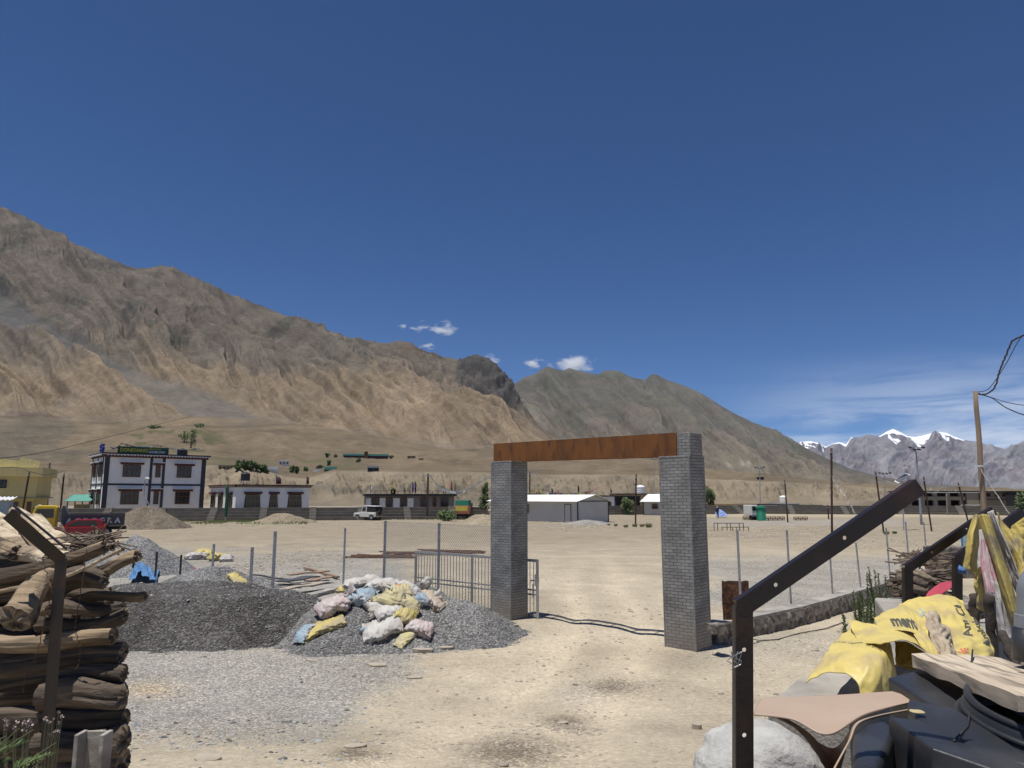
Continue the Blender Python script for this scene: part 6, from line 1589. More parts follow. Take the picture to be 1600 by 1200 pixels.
# ---------------------------------------------------------------- white sheds
def shed(px_, pyb, pxl, pxr, pye, pyr, label, door=True):
    p = G(px_, pyb); p.z = 0; a = G(pxl[0], pxl[1]) ; a.z = 0; d = (p - a).normalized(); ang = math.atan2(d.y, d.x); L = (p - a).length
    t = thing('prefab_shed', label, 'shed', tuple(a), ang, 'prefab sheds on the field'); n = d.cross(Vector((0, 0, 1))); dep = abs(line_x(p, ang + math.pi / 2, pxr)) 
    dep = min(dep, 9); He = zat(px_, pye, p.x, p.y); Hr = He + dep * .5 * .27
    L_box(t, 'wall', 0, L, 0, dep, .0, He, 'sheetgrey')
    mb = MB().prism([Vector((L - .02, 0.02, He + .002)), Vector((L - .02, dep - .02, He + .002)), Vector((L - .02, dep / 2, Hr - .06))], (-.06, 0, 0)); mb.prism([Vector((.02, 0.02, He + .002)), Vector((.02, dep - .02, He + .002)), Vector((.02, dep / 2, Hr - .06))], (.06, 0, 0)); mb.build('gable', M_['sheetgrey'], t)
    mb = MB(); N = int(L / .16)
    for s in (0, 1): 
        mb.grid([[Vector((-.5 + (L + 1) * i / N, (-.6 if s == 0 else dep + .6) + (dep / 2 - (-.6 if s == 0 else dep + .6)) * j / 2, He - .08 + (Hr + .02 - He + .08) * j / 2 + (.018 if i % 2 else 0))) for j in range(3)] for i in range(N + 1)])
    mb.build('roof', M_['roofwhite'], t, solid=.02)
    mb = MB()
    for x in (0, L): 
        for y in (0, dep): mb.box((x, y, He / 2), (.12, .12, He))
    mb.box((L + .03, dep / 2, He - .03), (.06, dep, .1)); mb.box((L / 2, -.03, He - .06), (L, .05, .06)); mb.build('corner_trim', M_['wall_slate'], t)
    return t, L, dep, He
t, L, dep, He = shed(903, 817, (768, 811.8), 950, 783, 773, 'long white roofed prefab shed on the field seen through the gateway')
for a in (.42, .1): window(t, L * a, L * a + .8, 1.0, He - .45, 'woodframe2', cross=0)
d_ = L_box(t, 'door', L * .87, L * .87 + .95, -.05, -.01, .05, He - .45, 'sheetgrey'); mb = MB()
for x in (L * .87 - .04, L * .87 + .99): mb.box((x, -.03, (He - .4) / 2), (.06, .08, He - .4))
mb.box((L * .87 + .475, -.03, He - .4), (1.1, .08, .06)); mb.build('frame', M_['wall_slate'], d_)
L_box(t, 'dark_doorway', L * .28, L * .315, -.06, -.01, .03, He - .1, 'darkhole')
t2_, L2, dep2, He2 = shed(1072, 805.3, (1006, 804.5), 1092, 783.5, 776, 'smaller white roofed prefab shed half hidden behind the right gate pillar')
window(t2_, L2 * .2, L2 * .2 + 1.1, 1.0, He2 - .4, 'woodframe2', cross=0)

# ---------------------------------------------------------------- small houses in the village beyond the stands
def cube_house(px0, px1, pyt, d, m, label, wins=2, ang=8, D=5, roofm='roofblack', band=.22, group='low houses beyond the stands', cat='house', wm='darkhole', name='house', zb=0.):
    t, W, _ = bld(name, label, cat, px0, d, R(ang), px1, None, D=D, group=group, zb=zb); H_ = zat(px0, pyt, t.location.x, t.location.y) - zb
    L_box(t, 'wall', 0, W, 0, D, -1.5, H_ - band, m); L_box(t, 'roof', -.15, W + .15, -.2, D + .2, H_ - band + .003, H_, roofm)
    for k in range(wins):
        x = W * (k + .5) / wins; ww = min(.9, W / wins * .35); w = L_box(t, 'window', x - ww / 2, x + ww / 2, -.06, -.005, H_ * .38, H_ * .74, wm)
        MB().box((x, -.09, H_ * .56), (.06, .05, H_ * .36)).build('mullion', M_['woodframe'], w)
    return t, W, H_
cube_house(925, 960, 774, 135, 'wall_white', 'white concrete house with one dark window right of the long shed', 2, 20)
t, W, H_ = cube_house(962, 1025, 771, 150, 'tanmud', 'open dark roofed building behind the pole between the two sheds', 5, 6, wm='darkhole')
t, W, H_ = cube_house(962, 1000, 774.5, 140, 'roofblack', 'dark maroon fronted house behind the right gable of the long shed', 2, 6)
cyl_tank(t, 'water_tank', 'white round water tank above the houses beside the inner pole', tuple(at(1001, 771, 150)), .95, 1.7, 'wall_white')
cube_house(828, 905, 771, 135, 'conclight', 'low house with a busy flagged roof behind the long white shed', 6, 4)
cube_house(1118, 1160, 786.5, 150, 'tanmud', 'ochre mud house left of the green hut beyond the stands', 3, 5, roofm='tanmud'); cube_house(1148, 1182, 787, 152, 'tanmud', 'brown mud house directly behind the green hut', 3, 3, roofm='woodframe2')
cube_house(1100, 1124, 788, 160, 'roofblack', 'dark low shed just right of the right gate pillar', 2, 2); cube_house(1192, 1214, 787.5, 150, 'roofwhite', 'long white roofed low building right of the green hut', 0, 2); cube_house(1214, 1248, 786.5, 152, 'wall_slate', 'grey roofed low building right of the white roofed one', 2, 2, roofm='metalgrey')
cube_house(1262, 1284, 789, 160, 'conclight', 'small grey building left of the tall dark pole beyond the stands', 2, 2); cyl_tank(None, 'water_tank', 'white water tank by the leaning pole right of the green hut', tuple(at(1224, 785, 150)), .75, 1.4, 'wall_white')
cube_house(-60, 20, 783, 118, 'concwall', 'grey low building behind the yellow building', 3, 10)
# long tan building at the right
t, W, D = bld('school_building', 'long two storey tan building with dark open bays at the right', 'building', 1418, 200, R(-4), 1530, None, D=10, zb=0)
Ht = zat(1418, 767, t.location.x, t.location.y); hh = Ht / 2
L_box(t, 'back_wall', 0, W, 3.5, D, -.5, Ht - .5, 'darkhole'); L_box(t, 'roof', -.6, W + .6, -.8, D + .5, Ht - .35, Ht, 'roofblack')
for k in range(6):
    x = W * k / 5.5; L_box(t, 'pier', x, x + W * .055, -.05, .7, -.5, Ht - .353, 'conclight')
L_box(t, 'balcony', 0, W * .80, -.35, -.06, hh - .25, hh + .75, 'farbeige'); L_box(t, 'stair_wall', W * .815, W * .98, -.5, 3, -.5, Ht - .36, 'farbeige')
mb = MB(); [mb.box((W * i / 60, -.75, Ht - .45), (.25, .1, .18)) for i in range(61)]; mb.build('dentils', M_['trimwhite'], t)
L_box(t, 'plinth', 0, W, -1.2, -.4, -.5, .35, 'concwall')
t, W, D = bld('school_wing', 'tan right wing of the long building with three dark upper windows', 'building', 1533, 200, R(-4), 1576, None, D=10)
L_box(t, 'wall', 0, W, 0, D, -.5, Ht - .35, 'farbeige'); L_box(t, 'roof', -.4, W + .5, -.6, D, Ht - .347, Ht - .05, 'roofblack')
for k in (.2, .5, .78): window(t, W * k, W * k + 1.1, hh + .7, Ht - .7, 'woodframe', cross=1)
mb = MB()
for x in (.1, W - .1): mb.box((x, -.03, Ht / 2 - .4), (.25, .1, Ht - .4))
mb.box((W / 2, -.03, hh), (W, .08, .2)); mb.build('dark_trim', M_['maroon'], t)
cube_house(1578, 1592, 768, 205, 'conclight', 'grey narrow building right of the tan wing', 1, -2); t, W, H_ = cube_house(1590, 1680, 767, 190, 'roofblack', 'dark building at the right edge behind the poplar', 4, -3)

# ---------------------------------------------------------------- field furniture
def hut_green():
    p = G(1181, 813.5); p.z = 0; t, W, D = bld('green_hut', 'small green sheet metal hut with a gabled roof on the field', 'hut', 1181, p.y, R(-18), 1195.5, None, D=1.3)
    Ht = zat(1181, 793, p.x, p.y); L_box(t, 'wall', 0, W, 0, D, 0, Ht, 'greenpaint')
    MB().prism([Vector((-.12, -.12, Ht)), Vector((W + .12, -.12, Ht)), Vector((W / 2, -.12, Ht + .28))], (0, D + .25, 0)).build('roof', bm_('greenroof', (.05, .38, .22)), t); L_box(t, 'door', W * .2, W * .6, -.03, -.004, .08, Ht - .3, 'greenroof')
hut_green()
def frame_thing(name, label, cat, px0, px1, pyb, pyt, rails, ups, m='rustdark', w=.05, depth=.0, group=None, dia=False):
    a, b = G(px0, pyb), G(px1, pyb); a.z = b.z = 0; h = zat(px0, pyt, a.x, a.y); t = thing(name, label, cat, tuple(a), 0, group); mb = MB()
    for r in rails: mb.bar(a + Vector((0, 0, h * r)), b + Vector((0, 0, h * r)), w)
    mb.build('rails', M_[m], t, world=True); mb = MB()
    for u in ups: p = a.lerp(b, u); mb.bar(p, p + Vector((0, 0, h)), w)
    mb.build('uprights', M_[m], t, world=True)
    if dia:
        mb = MB(); n = len(ups) - 1
        for i in range(n):
            p, q = a.lerp(b, ups[i]), a.lerp(b, ups[i + 1]); s = i % 2; mb.bar(p + Vector((0, 0, h * (.05 if s else .95))), q + Vector((0, 0, h * (.95 if s else .05))), w * .8)
            c = (p + q) / 2; mb.tube([c + Vector((h * .2 * math.cos(k_), 0, h * .5 + h * .2 * math.sin(k_))) for k_ in [j * math.pi / 5 for j in range(11)]], .025, 4)
        mb.build('lattice', M_[m], t, world=True)
    return t, a, b, h
t, a, b, h = frame_thing('bench_frame', 'dark steel frame of a bench and table standing on the field right of the gateway', 'bench', 1116, 1162, 829, 817.5, (1,), (0, .12, .44, .56, .86, 1), w=.055)
mb = MB(); o_ = Vector((.15, -.7, 0)); mb.bar(a.lerp(b, .12) + o_ + Vector((0, 0, h * .5)), a.lerp(b, 1.04) + o_ + Vector((0, 0, h * .5)), .05)
for u in (.14, .5, .62, 1.03): mb.bar(a.lerp(b, u) + o_, a.lerp(b, u) + o_ + Vector((0, 0, h * .5)), .05)
mb.build('seat_frame', M_['rustdark'], t, world=True)
gl_ = 'ornamental steel railing panels lying by the green hut'
frame_thing('railing_panel', 'dark ornamental railing panel standing left of the green hut', 'railing', 1161, 1180, 812.5, 806, (0.05, 1), [k / 6 for k in range(7)], dia=True, group=gl_); frame_thing('railing_panel', 'dark ornamental railing panel directly right of the green hut', 'railing', 1197, 1226, 813.5, 807, (0.05, 1), [k / 8 for k in range(9)], dia=True, group=gl_)
frame_thing('railing_panel', 'rust brown ornamental railing panel standing apart right of the leaning pole', 'railing', 1240.5, 1262, 813.5, 807.5, (0.05, 1), [k / 6 for k in range(7)], dia=True, group=gl_, m='woodframe')
for (a, b, l) in ((1503, 1521, 'white goal frame before the long tan building, left one'), (1524, 1540, 'white goal frame before the long tan building, right one')):
    frame_thing('goal_frame', l, 'goal', a, b, 796, 789, (1,), (0, 1), m='trimwhite', w=.14, group='white goal frames')
# long light guard rail frames in the left background
frame_thing('railing_panel', 'brown metal railing in front of the right half of the long low building', 'railing', 664, 716, 803, 792, (.3, .65, 1), [k / 14 for k in range(15)], m='rustdark', group='railings at the far left stands'); frame_thing('railing_panel', 'pale railing between the green shrub and the conifer near the left pillar', 'railing', 724, 752, 800, 790, (.3, 1), [k / 12 for k in range(13)], m='conclight', group='railings at the far left stands')
# blue cloth and crouching worker
p = G(1127, 809); p.z = 0; k = p.y
cloth([[(1117, 802, k), (1120, 805, k - .4), (1121, 808, k - .8)], [(1123, 796, k), (1127, 800, k - .6), (1128, 807.5, k - 1)], [(1130, 799, k + .4), (1134, 802, k - .3), (1138, 806, k - .9)]], 'blue and white tarpaulin tented over goods beside the standing worker', 'bluecloth', .12, 55, group=None, name='tarpaulin', cat='tarpaulin', thick=.02)
def person(p, h, label, rz=0):
    t = thing('person', label, 'person', tuple(p), rz); me = bpy.data.meshes.new('body')
    V = [(0, 0, .53), (0, .01, .68), (0, 0, .80), (0, 0, .86), (0, -.01, .93), (-.06, 0, .5), (-.065, -.01, .27), (-.07, .01, .03), (-.07, -.07, .015), (.06, 0, .5), (.065, -.01, .27), (.07, .01, .03), (.07, -.07, .015), (-.11, 0, .79), (-.15, .01, .62), (-.15, -.06, .49), (.11, 0, .79), (.15, .01, .62), (.14, -.06, .49)]
    E = [(0, 1), (1, 2), (2, 3), (3, 4), (0, 5), (5, 6), (6, 7), (7, 8), (0, 9), (9, 10), (10, 11), (11, 12), (2, 13), (13, 14), (14, 15), (2, 16), (16, 17), (17, 18)]
    Rr = [.08, .075, .085, .035, .055, .055, .04, .028, .022, .055, .04, .028, .022, .04, .03, .02, .04, .03, .02]
    me.from_pydata([tuple(c * h for c in v) for v in V], E, []); o = bpy.data.objects.new('body', me); COL.objects.link(o); o.parent = t
    q = o.modifiers.new('skin', 'SKIN'); 
    for i, r_ in enumerate(Rr): me.skin_vertices[0].data[i].radius = (r_ * h, r_ * h) if me.skin_vertices else (r_ * h, r_ * h)
    me.skin_vertices[0].data[0].use_root = True
    o.modifiers.new('sub', 'SUBSURF').render_levels = 1; me.materials.append(bm_('darkclothes', (.03, .03, .045)))
    lump((0, 0, .935 * h), .055 * h, .06 * h, .07 * h, bm_('whitecap', (.6, .58, .55)), 'cap', 3, .05, 10).parent = t
p = G(1121.5, 809.5); p.z = 0
try: person(p, 1.7, 'person in dark clothes and a pale cap standing by the blue tarpaulin', R(20))
except Exception as e: print('person', e)
# ================================================================ VEHICLES
def wheel(t, x, y, r, w, name='wheel'):
    o = MB().tube([Vector((x, y - w / 2, r)), Vector((x, y + w / 2, r))], r, 22).build(name, M_['tyre'], t, bevel=.03)
    MB().tube([Vector((x, y - w / 2 - .012, r)), Vector((x, y + w / 2 + .012, r))], r * .58, 16).build('rim', M_['rim'], o)
def profile(t, nm, pts, w, m, inset=0., bevel=.04, y0=None):
    y = -w / 2 if y0 is None else y0
    return MB().prism([Vector((x, y, z)) for x, z in pts], (0, w, 0)).build(nm, M_[m], t, bevel=bevel)
def car(p, rz):
    t = thing('car', 'small red hatchback parked in front of the truck behind the wood pile', 'car', tuple(p), rz)
    W_ = 1.52
    body = [(-1.72, .32), (-1.76, .75), (-1.68, .98), (1.0, .93), (1.62, .78), (1.76, .62), (1.78, .3), (1.45, .22), (-1.5, .22)]
    profile(t, 'body', body, W_, 'carred', bevel=.07)
    cab = [(-1.68, .96), (-1.52, 1.36), (-1.3, 1.47), (.1, 1.48), (.35, 1.42), (1.05, .93)]
    profile(t, 'cabin', cab, W_ - .16, 'carred', bevel=.05)
    for s in (-1, 1):
        y = s * (W_ / 2 - .078)
        for nm, q in (('rear_side_window', [(-1.25, 1.0), (-1.12, 1.36), (-.38, 1.38), (-.38, 1.0)]), ('front_side_window', [(-.3, 1.0), (-.3, 1.38), (.1, 1.36), (.72, .98)])):
            MB().prism([Vector((x, y, z)) for x, z in q], (0, s * .012, 0)).build(nm, M_['glass'], t)
        MB().box((.62, s * (W_ / 2 + .05), 1.0), (.1, .14, .1)).build('mirror', M_['carred'], t, bevel=.02)
        for xx in (-.34, .74): MB().box((xx, s * (W_ / 2 + .001), .66), (.015, .008, .5)).build('door_gap', M_['roofblack'], t)
    MB().prism([Vector((.42, -.62, 1.40)), Vector((.42, .62, 1.40)), Vector((1.0, .66, 1.0)), Vector((1.0, -.66, 1.0))], (.03, 0, .02)).build('windscreen', M_['glass'], t)
    MB().prism([Vector((-1.57, -.58, 1.34)), Vector((-1.57, .58, 1.34)), Vector((-1.69, .62, 1.02)), Vector((-1.69, -.62, 1.02))], (-.03, 0, .0)).build('rear_window', M_['glass'], t)
    for s in (-1, 1):
        MB().box((1.62, s * .56, .68), (.25, .3, .16)).build('headlight', M_['trimwhite'], t, bevel=.03); MB().box((-1.7, s * .66, .95), (.1, .16, .35)).build('tail_light', M_['redpaint'], t, bevel=.02)
        for x in (-1.12, 1.12): wheel(t, x, s * (W_ / 2 - .1), .29, .2)
p = G(121, 843); p.z = 0; car(p, R(207))
def truck(p, rz):
    t = thing('tipper_truck', 'yellow cab tipper truck with a dark grey load bed parked at the left', 'truck', tuple(p), rz)
    W_ = 2.1
    cabp = [(1.35, .75), (1.35, 2.35), (1.5, 2.48), (2.55, 2.5), (2.72, 2.42), (3.08, 1.5), (3.14, .75), (2.9, .55), (1.5, .55)]
    profile(t, 'cab', cabp, W_, 'truckyellow', bevel=.06)
    for s in (-1, 1):
        MB().prism([Vector((x, s * (W_ / 2 + .001), z)) for x, z in [(1.55, 1.6), (1.55, 2.25), (2.62, 2.25), (2.98, 1.28), (2.8, 1.25), (2.5, 1.55)]], (0, s * .02, 0)).build('side_window', M_['glass'], t)
        MB().box((1.8, s * (W_ / 2 + .01), 1.2), (.22, .03, .08)).build('door_handle', M_['roofblack'], t); MB().box((1.42, s * (W_ / 2 + .004), 1.4), (.02, .01, 1.5)).build('door_gap', M_['roofblack'], t)
        MB().box((2.95, s * (W_ / 2 + .18), 1.75), (.08, .2, .4)).build('mirror', M_['roofblack'], t); MB().box((3.13, s * .8, .85), (.08, .3, .2)).build('headlight', M_['trimwhite'], t)
    MB().prism([Vector((2.77, -.92, 2.33)), Vector((2.77, .92, 2.33)), Vector((3.09, .96, 1.52)), Vector((3.09, -.96, 1.52))], (.03, 0, .0)).build('windscreen', M_['glass'], t)
    MB().box((3.16, 0, .62), (.14, W_, .24)).build('bumper', M_['trimwhite'], t); MB().box((2.66, 0, 2.44), (.3, 1.5, .16), M=Matrix.Rotation(.5, 3, 'Y')).build('sun_visor', M_['trimwhite'], t)
    bed = MB(); L0, L1 = -3.1, .95
    bed.box(((L0 + L1) / 2, 0, .98), (L1 - L0, W_ + .05, .1))
    for s in (-1, 1): bed.box(((L0 + L1) / 2, s * (W_ / 2), 1.4), (L1 - L0, .07, .8))
    bed.box((L0, 0, 1.45), (.08, W_ + .1, .95)); bed.box((L1 + .05, 0, 1.7), (.12, W_ + .12, 1.5))
    for k in range(7):
        for s in (-1, 1): bed.box((L0 + .3 + k * .58, s * (W_ / 2 + .05), 1.35), (.07, .05, .75))
    for s in (-1, 1): bed.box(((L0 + L1) / 2, s * (W_ / 2 + .05), 1.78), (L1 - L0, .09, .1)); bed.box(((L0 + L1) / 2, s * (W_ / 2 + .05), 1.02), (L1 - L0, .09, .1))
    bed.prism([Vector((L1, -W_ / 2 - .05, 1.8)), Vector((L1 - .35, -W_ / 2 - .05, 1.8)), Vector((L1 - .02, -W_ / 2 - .05, 2.45)), Vector((L1 + .1, -W_ / 2 - .05, 2.45))], (0, W_ + .1, 0))
    bed_o = bed.build('load_bed', M_['truckgrey'], t)
    # lettering on the side that faces the field (local +y)
    word = 'AGDOGRA'
    for k, ch in enumerate(word):
        V, F = text_mesh(ch, .52, .03); x0 = L1 - .25 - k * .53
        MB().add([Vector((x0 - q.x, W_ / 2 + .09, 1.18 + q.y)) for q in V], F).build('letter', bm_('signpale', (.45, .46, .46)), bed_o)
    MB().box((-.2, 0, .75), (6.2, .8, .22)).build('chassis', M_['roofblack'], t)
    for s in (-1, 1):
        wheel(t, 2.25, s * (W_ / 2 - .15), .45, .28); wheel(t, -1.9, s * (W_ / 2 - .2), .45, .45)
    MB().box((.2, .8, .7), (.9, .35, .4)).build('fuel_tank', M_['metalgrey'], t, bevel=.03)
p = G(122, 838); p.z = 0; p.y = 55; p = at(125, 780, 55.5); p.z = 0; truck(p, R(209))
def jeep(p, rz):
    t = thing('jeep', 'white jeep with a dark canvas rear parked before the stands at left', 'jeep', tuple(p), rz); W_ = 1.6
    profile(t, 'body', [(-1.9, .5), (-1.9, 1.05), (.55, 1.08), (.62, 1.02), (1.75, .98), (1.85, .8), (1.85, .45), (1.4, .45), (-1.5, .4)], W_, 'jeepwhite', bevel=.04)
    profile(t, 'cab', [(-.35, 1.06), (-.35, 1.85), (.35, 1.85), (.6, 1.06)], W_ - .06, 'jeepwhite', bevel=.04)
    profile(t, 'canvas_top', [(-1.85, 1.07), (-1.8, 1.78), (-.36, 1.78), (-.36, 1.07)], W_ - .1, 'roofblack', bevel=.05); profile(t, 'roof', [(-1.82, 1.80), (-1.82, 1.86), (.3, 1.92), (.36, 1.86)], W_ - .02, 'trimwhite', bevel=.02)
    for s in (-1, 1):
        MB().prism([Vector((x, s * (W_ / 2 - .028), z)) for x, z in [(-.2, 1.2), (-.2, 1.72), (.28, 1.72), (.44, 1.2)]], (0, s * .02, 0)).build('side_window', M_['glass'], t)
        for x in (-1.2, 1.2): wheel(t, x, s * (W_ / 2 - .08), .36, .22); MB().box((x, s * (W_ / 2 - .02), .82), (.95, .24, .07)).build('mudguard', M_['jeepwhite'], t, bevel=.02)
        MB().tube([Vector((1.84, s * .5, .8)), Vector((1.9, s * .5, .8))], .1, 12).build('headlight', M_['trimwhite'], t)
    MB().box((-1.93, 0, .85), (.05, W_ - .1, .6)).build('tailgate', bm_('grimy', (.2, .18, .16)), t); MB().tube([Vector((-1.95, .1, 1.0)), Vector((-2.12, .1, 1.0))], .32, 18).build('spare_wheel', M_['tyre'], t)
p = G(575, 812.5); p.z = 0; jeep(p, R(152))
def lorry_small(p, rz):
    t = thing('goods_lorry', 'small orange and green topped lorry seen from behind near the left gate pillar', 'truck', tuple(p), rz); W_ = 1.9
    L_box(t, 'load_box', -1.6, 1.0, -W_ / 2, W_ / 2, .75, 1.9, 'orange'); L_box(t, 'green_top', -1.6, 1.0, -W_ / 2 + .02, W_ / 2 - .02, 1.903, 2.6, 'greenpaint'); L_box(t, 'cab', 1.15, 2.5, -W_ / 2, W_ / 2, .6, 2.2, 'truckgrey')
    L_box(t, 'tail_panel', -1.66, -1.603, -.8, .8, 1.15, 1.75, 'signyellow')
    for s in (-1, 1):
        L_box(t, 'tail_light', -1.66, -1.6, s * .75 - .1, s * .75 + .1, .8, 1.0, 'redpaint'); wheel(t, -.9, s * .75, .4, .3); wheel(t, 1.8, s * .75, .4, .25)
p = G(724, 811); p.z = 0; lorry_small(p, R(85))
t, W, D = bld('parked_truck', 'white fronted vehicle half hidden left of the green hut', 'truck', 1173, 97, R(10), 1183, None, D=3)
L_box(t, 'cab', 0, W, 0, 2.2, .6, 2.0, 'jeepwhite', bevel=.08); L_box(t, 'windscreen', .15, W - .15, -.03, -.005, 1.25, 1.8, 'glass'); L_box(t, 'bumper', 0, W, -.1, -.005, .5, .75, 'metalgrey')
for x in (.2, W - .2): MB().tube([Vector((x - .12, .4, .4)), Vector((x + .12, .4, .4))], .4, 16).build('wheel', M_['tyre'], t)

# ================================================================ POLES, MASTS, WIRES, FLAG STRINGS
def pole(px_, pyb, pxt, pyt, r, label, m='polebrown', d=None, hidden=False, cap=True, group='dark poles round the field', rt=None, wob=.0, name='utility_pole', cross=0):
    b = at(px_, 780, d) if d else G(px_, pyb); b.z = 0; tp_ = at(pxt, pyt, b.y)
    t = thing(name, label, 'pole', tuple(b), 0, group); n = 10; rg = random.Random(int(px_))
    P = [b.lerp(tp_, k / n) + Vector((rg.uniform(-wob, wob), rg.uniform(-wob, wob), 0)) for k in range(n + 1)]; P[0].z = -.2
    MB().tube(P, [r + ((rt or r) - r) * k / n for k in range(n + 1)], 10).build('pole_shaft', M_[m], t, world=True, smooth=True)
    if cap:
        c = tp_ + (b - tp_).normalized() * .35; mb = MB().tube([c + Vector((0, 0, -.05)), c + Vector((0, 0, .05))], r * 1.5, 8)
        if cross: mb.bar(c + Vector((-cross, 0, .02)), c + Vector((cross, 0, .02)), .07)
        mb.build('bracket', M_['metalgrey'], t, world=True)
    return t, b, tp_
Tt, Tb, Ttop = pole(1300, 838, 1299, 700, .085, 'tall dark pole on the field with a flag string, left of the big steel arm')
_, b1, t1 = pole(1231, 816, 1226, 750, .09, 'leaning dark pole right of the green hut', rt=.07)
_, b2, t2 = pole(1381, 833, 1368, 737, .07, 'dark leaning pole crossing above the middle of the big steel arm')
_, b3, t3 = pole(1456, 831, 1443, 745, .07, 'dark leaning pole just right of the big steel arm tip')
_, b4, t4 = pole(1516, 828, 1497, 754, .07, 'thin leaning pole wound with flags before the long tan building')
_, b5, t5 = pole(993, 822, 994, 741, .085, 'dark upright pole seen through the gateway right of the long shed')
pole(1295, 812, 1293, 789, .09, 'short dark stake on the field left of the tall dark pole')
_, b6, t6 = pole(668, 0, 669, 740, .13, 'dark pole standing in front of the long low building', d=100, cross=.9)
_, b7, t7 = pole(35, 0, 46, 737, .09, 'leaning dark pole in front of the yellow building', d=70)
_, b8, t8 = pole(76, 0, 78, 720, .12, 'grey brown pole right of the yellow building', d=106, m='polewood')
_, b9, t9 = pole(96, 0, 100, 741, .12, 'dark red brown pole left of the teal shelter', d=100)
_, b10, t10 = pole(827, 0, 828, 737, .1, 'dark pole rising behind the long white shed near the left gate pillar', d=105, cross=.9)
_, b11, t11 = pole(1478, 0, 1479, 772, .08, 'short pale pole by the thin pole wound with flags', d=120, m='conclight', cap=False)
# slim floodlight masts
def mast(px_, pyb, pxt, pyt, r, label, heads, d=None, hs=.6):
    t, b, tp_ = pole(px_, pyb, pxt, pyt, r, label, m='metalgrey', d=d, cap=False, group='floodlight masts', name='floodlight_mast', rt=r * .6)
    MB().bar(tp_ + Vector((-hs * 2.0, 0, 0)), tp_ + Vector((hs * 2.0, 0, 0)), .1).build('crossbar', M_['metalgrey'], t, world=True)
    for k in range(heads):
        x = (-1 + 2 * k / (heads - 1)) * hs * 1.8; f = MB().box(tp_ + Vector((x, -.15, -.22 if k in (1, heads - 2) else .0)), (hs * .75, .3, hs * .45), M=Matrix.Rotation(.5, 3, 'X')).build('floodlight', M_['wall_slate'], t, world=True, bevel=.04)
        MB().box(tp_ + Vector((x, -.19, -.27 if k in (1, heads - 2) else -.05)), (hs * .55, .25, hs * .3), M=Matrix.Rotation(.5, 3, 'X')).build('lens', M_['trimwhite'], f, world=False) if False else None
mast(1440, 820, 1431, 699, .13, 'tall grey floodlight mast with four lamps behind the arm of the big steel post', 4, hs=.42)
mast(1187, 0, 1187, 730, .14, 'distant floodlight mast rising behind the green hut', 4, d=170, hs=.55); mast(1382, 0, 1382, 739, .16, 'distant floodlight mast left of the solar lamp', 4, d=200, hs=.8); mast(1022, 0, 1022, 716, .09, 'thin distant mast behind the right gate pillar seen under the beam', 3, d=170, hs=.3)
# solar lamp
b = G(1412, 829); b.z = 0; tp_ = at(1410, 752, b.y); t = thing('solar_lamp', 'solar street lamp whose tilted panel shows above the big steel arm', 'street lamp', tuple(b))
MB().tube([b, tp_], .05, 8).build('pole', M_['metalgrey'], t, world=True)
q = [at(1397, 752, b.y), at(1404, 755, b.y - .3), at(1422, 741.5, b.y), at(1415, 739.5, b.y + .5)]; MB().prism(q, (0, .02, -.05)).build('solar_panel', M_['trimwhite'], t, world=True)
c = sum(q, Vector()) / 4; MB().prism([c + (p_ - c) * .82 + Vector((0, -.03, .03)) for p_ in q], (0, -.004, .02)).build('solar_cells', bm_('cells', (.02, .03, .06), rough=.3), t, world=True)
# big wooden utility pole and its wires
WPt, WPb, WPtop = pole(1533, 0, 1524, 611, .115, 'thick knotted wooden utility pole at the right carrying the overhead wires', m='polewood', d=27, rt=.085, wob=.015, group=None, cap=False)
MB().box(at(1529, 728, 26.85), (.35, .06, .06)).build('tie', M_['trimwhite'], WPt, world=True)
def wire(P, r, label, twist=0., group='overhead wires', seed=1):
    Q = [crline(P, k / 70) for k in range(71)]; rg = random.Random(seed)
    Q = [q + Vector((rg.uniform(-1, 1), 0, rg.uniform(-1, 1))) * twist for q in Q]
    return tag(MB().tube(Q, r, 5).build('overhead_wire', M_['wire']), label, 'wire', group)
k = 27
wire([at(1525, 613, k), at(1545, 607, k), at(1570, 572, 25), at(1590, 535, 23), at(1605, 518, 22), at(1640, 480, 20)], .014, 'thin overhead wire sweeping up from the wooden pole to the right edge')
wire([at(1527, 615, k), at(1540, 616, k), at(1554, 605, 26), at(1562, 580, 25), at(1572, 555, 24), at(1582, 533, 23), at(1605, 521, 22), at(1640, 488, 20)], .03, 'thick kinked overhead cable bundle climbing from the wooden pole to the right edge', .022)
wire([at(1527, 614, k), at(1552, 622, k), at(1575, 629, 25), at(1605, 634, 24), at(1660, 640, 21)], .013, 'thin overhead wire running right from the wooden pole, the upper of two'); wire([at(1527, 615, k), at(1550, 622, k), at(1572, 637, 25), at(1605, 650, 24), at(1660, 664, 21)], .02, 'thick overhead wire sagging right from the wooden pole, the lower of two')
wire([at(-60, 722, 70), at(0, 716, 80), at(60, 708, 100), at(132, 692, 130), at(300, 650, 220)], .05, 'long overhead wire rising right above the yellow building'); wire([t7, at(75, 742, 80), at(100, 736, 100), t9], .03, 'short slack wire between the poles beside the yellow building')
wire([t7, at(20, 730, 74), at(-60, 733, 78)], .03, 'thin wire running left from the leaning pole before the yellow building')
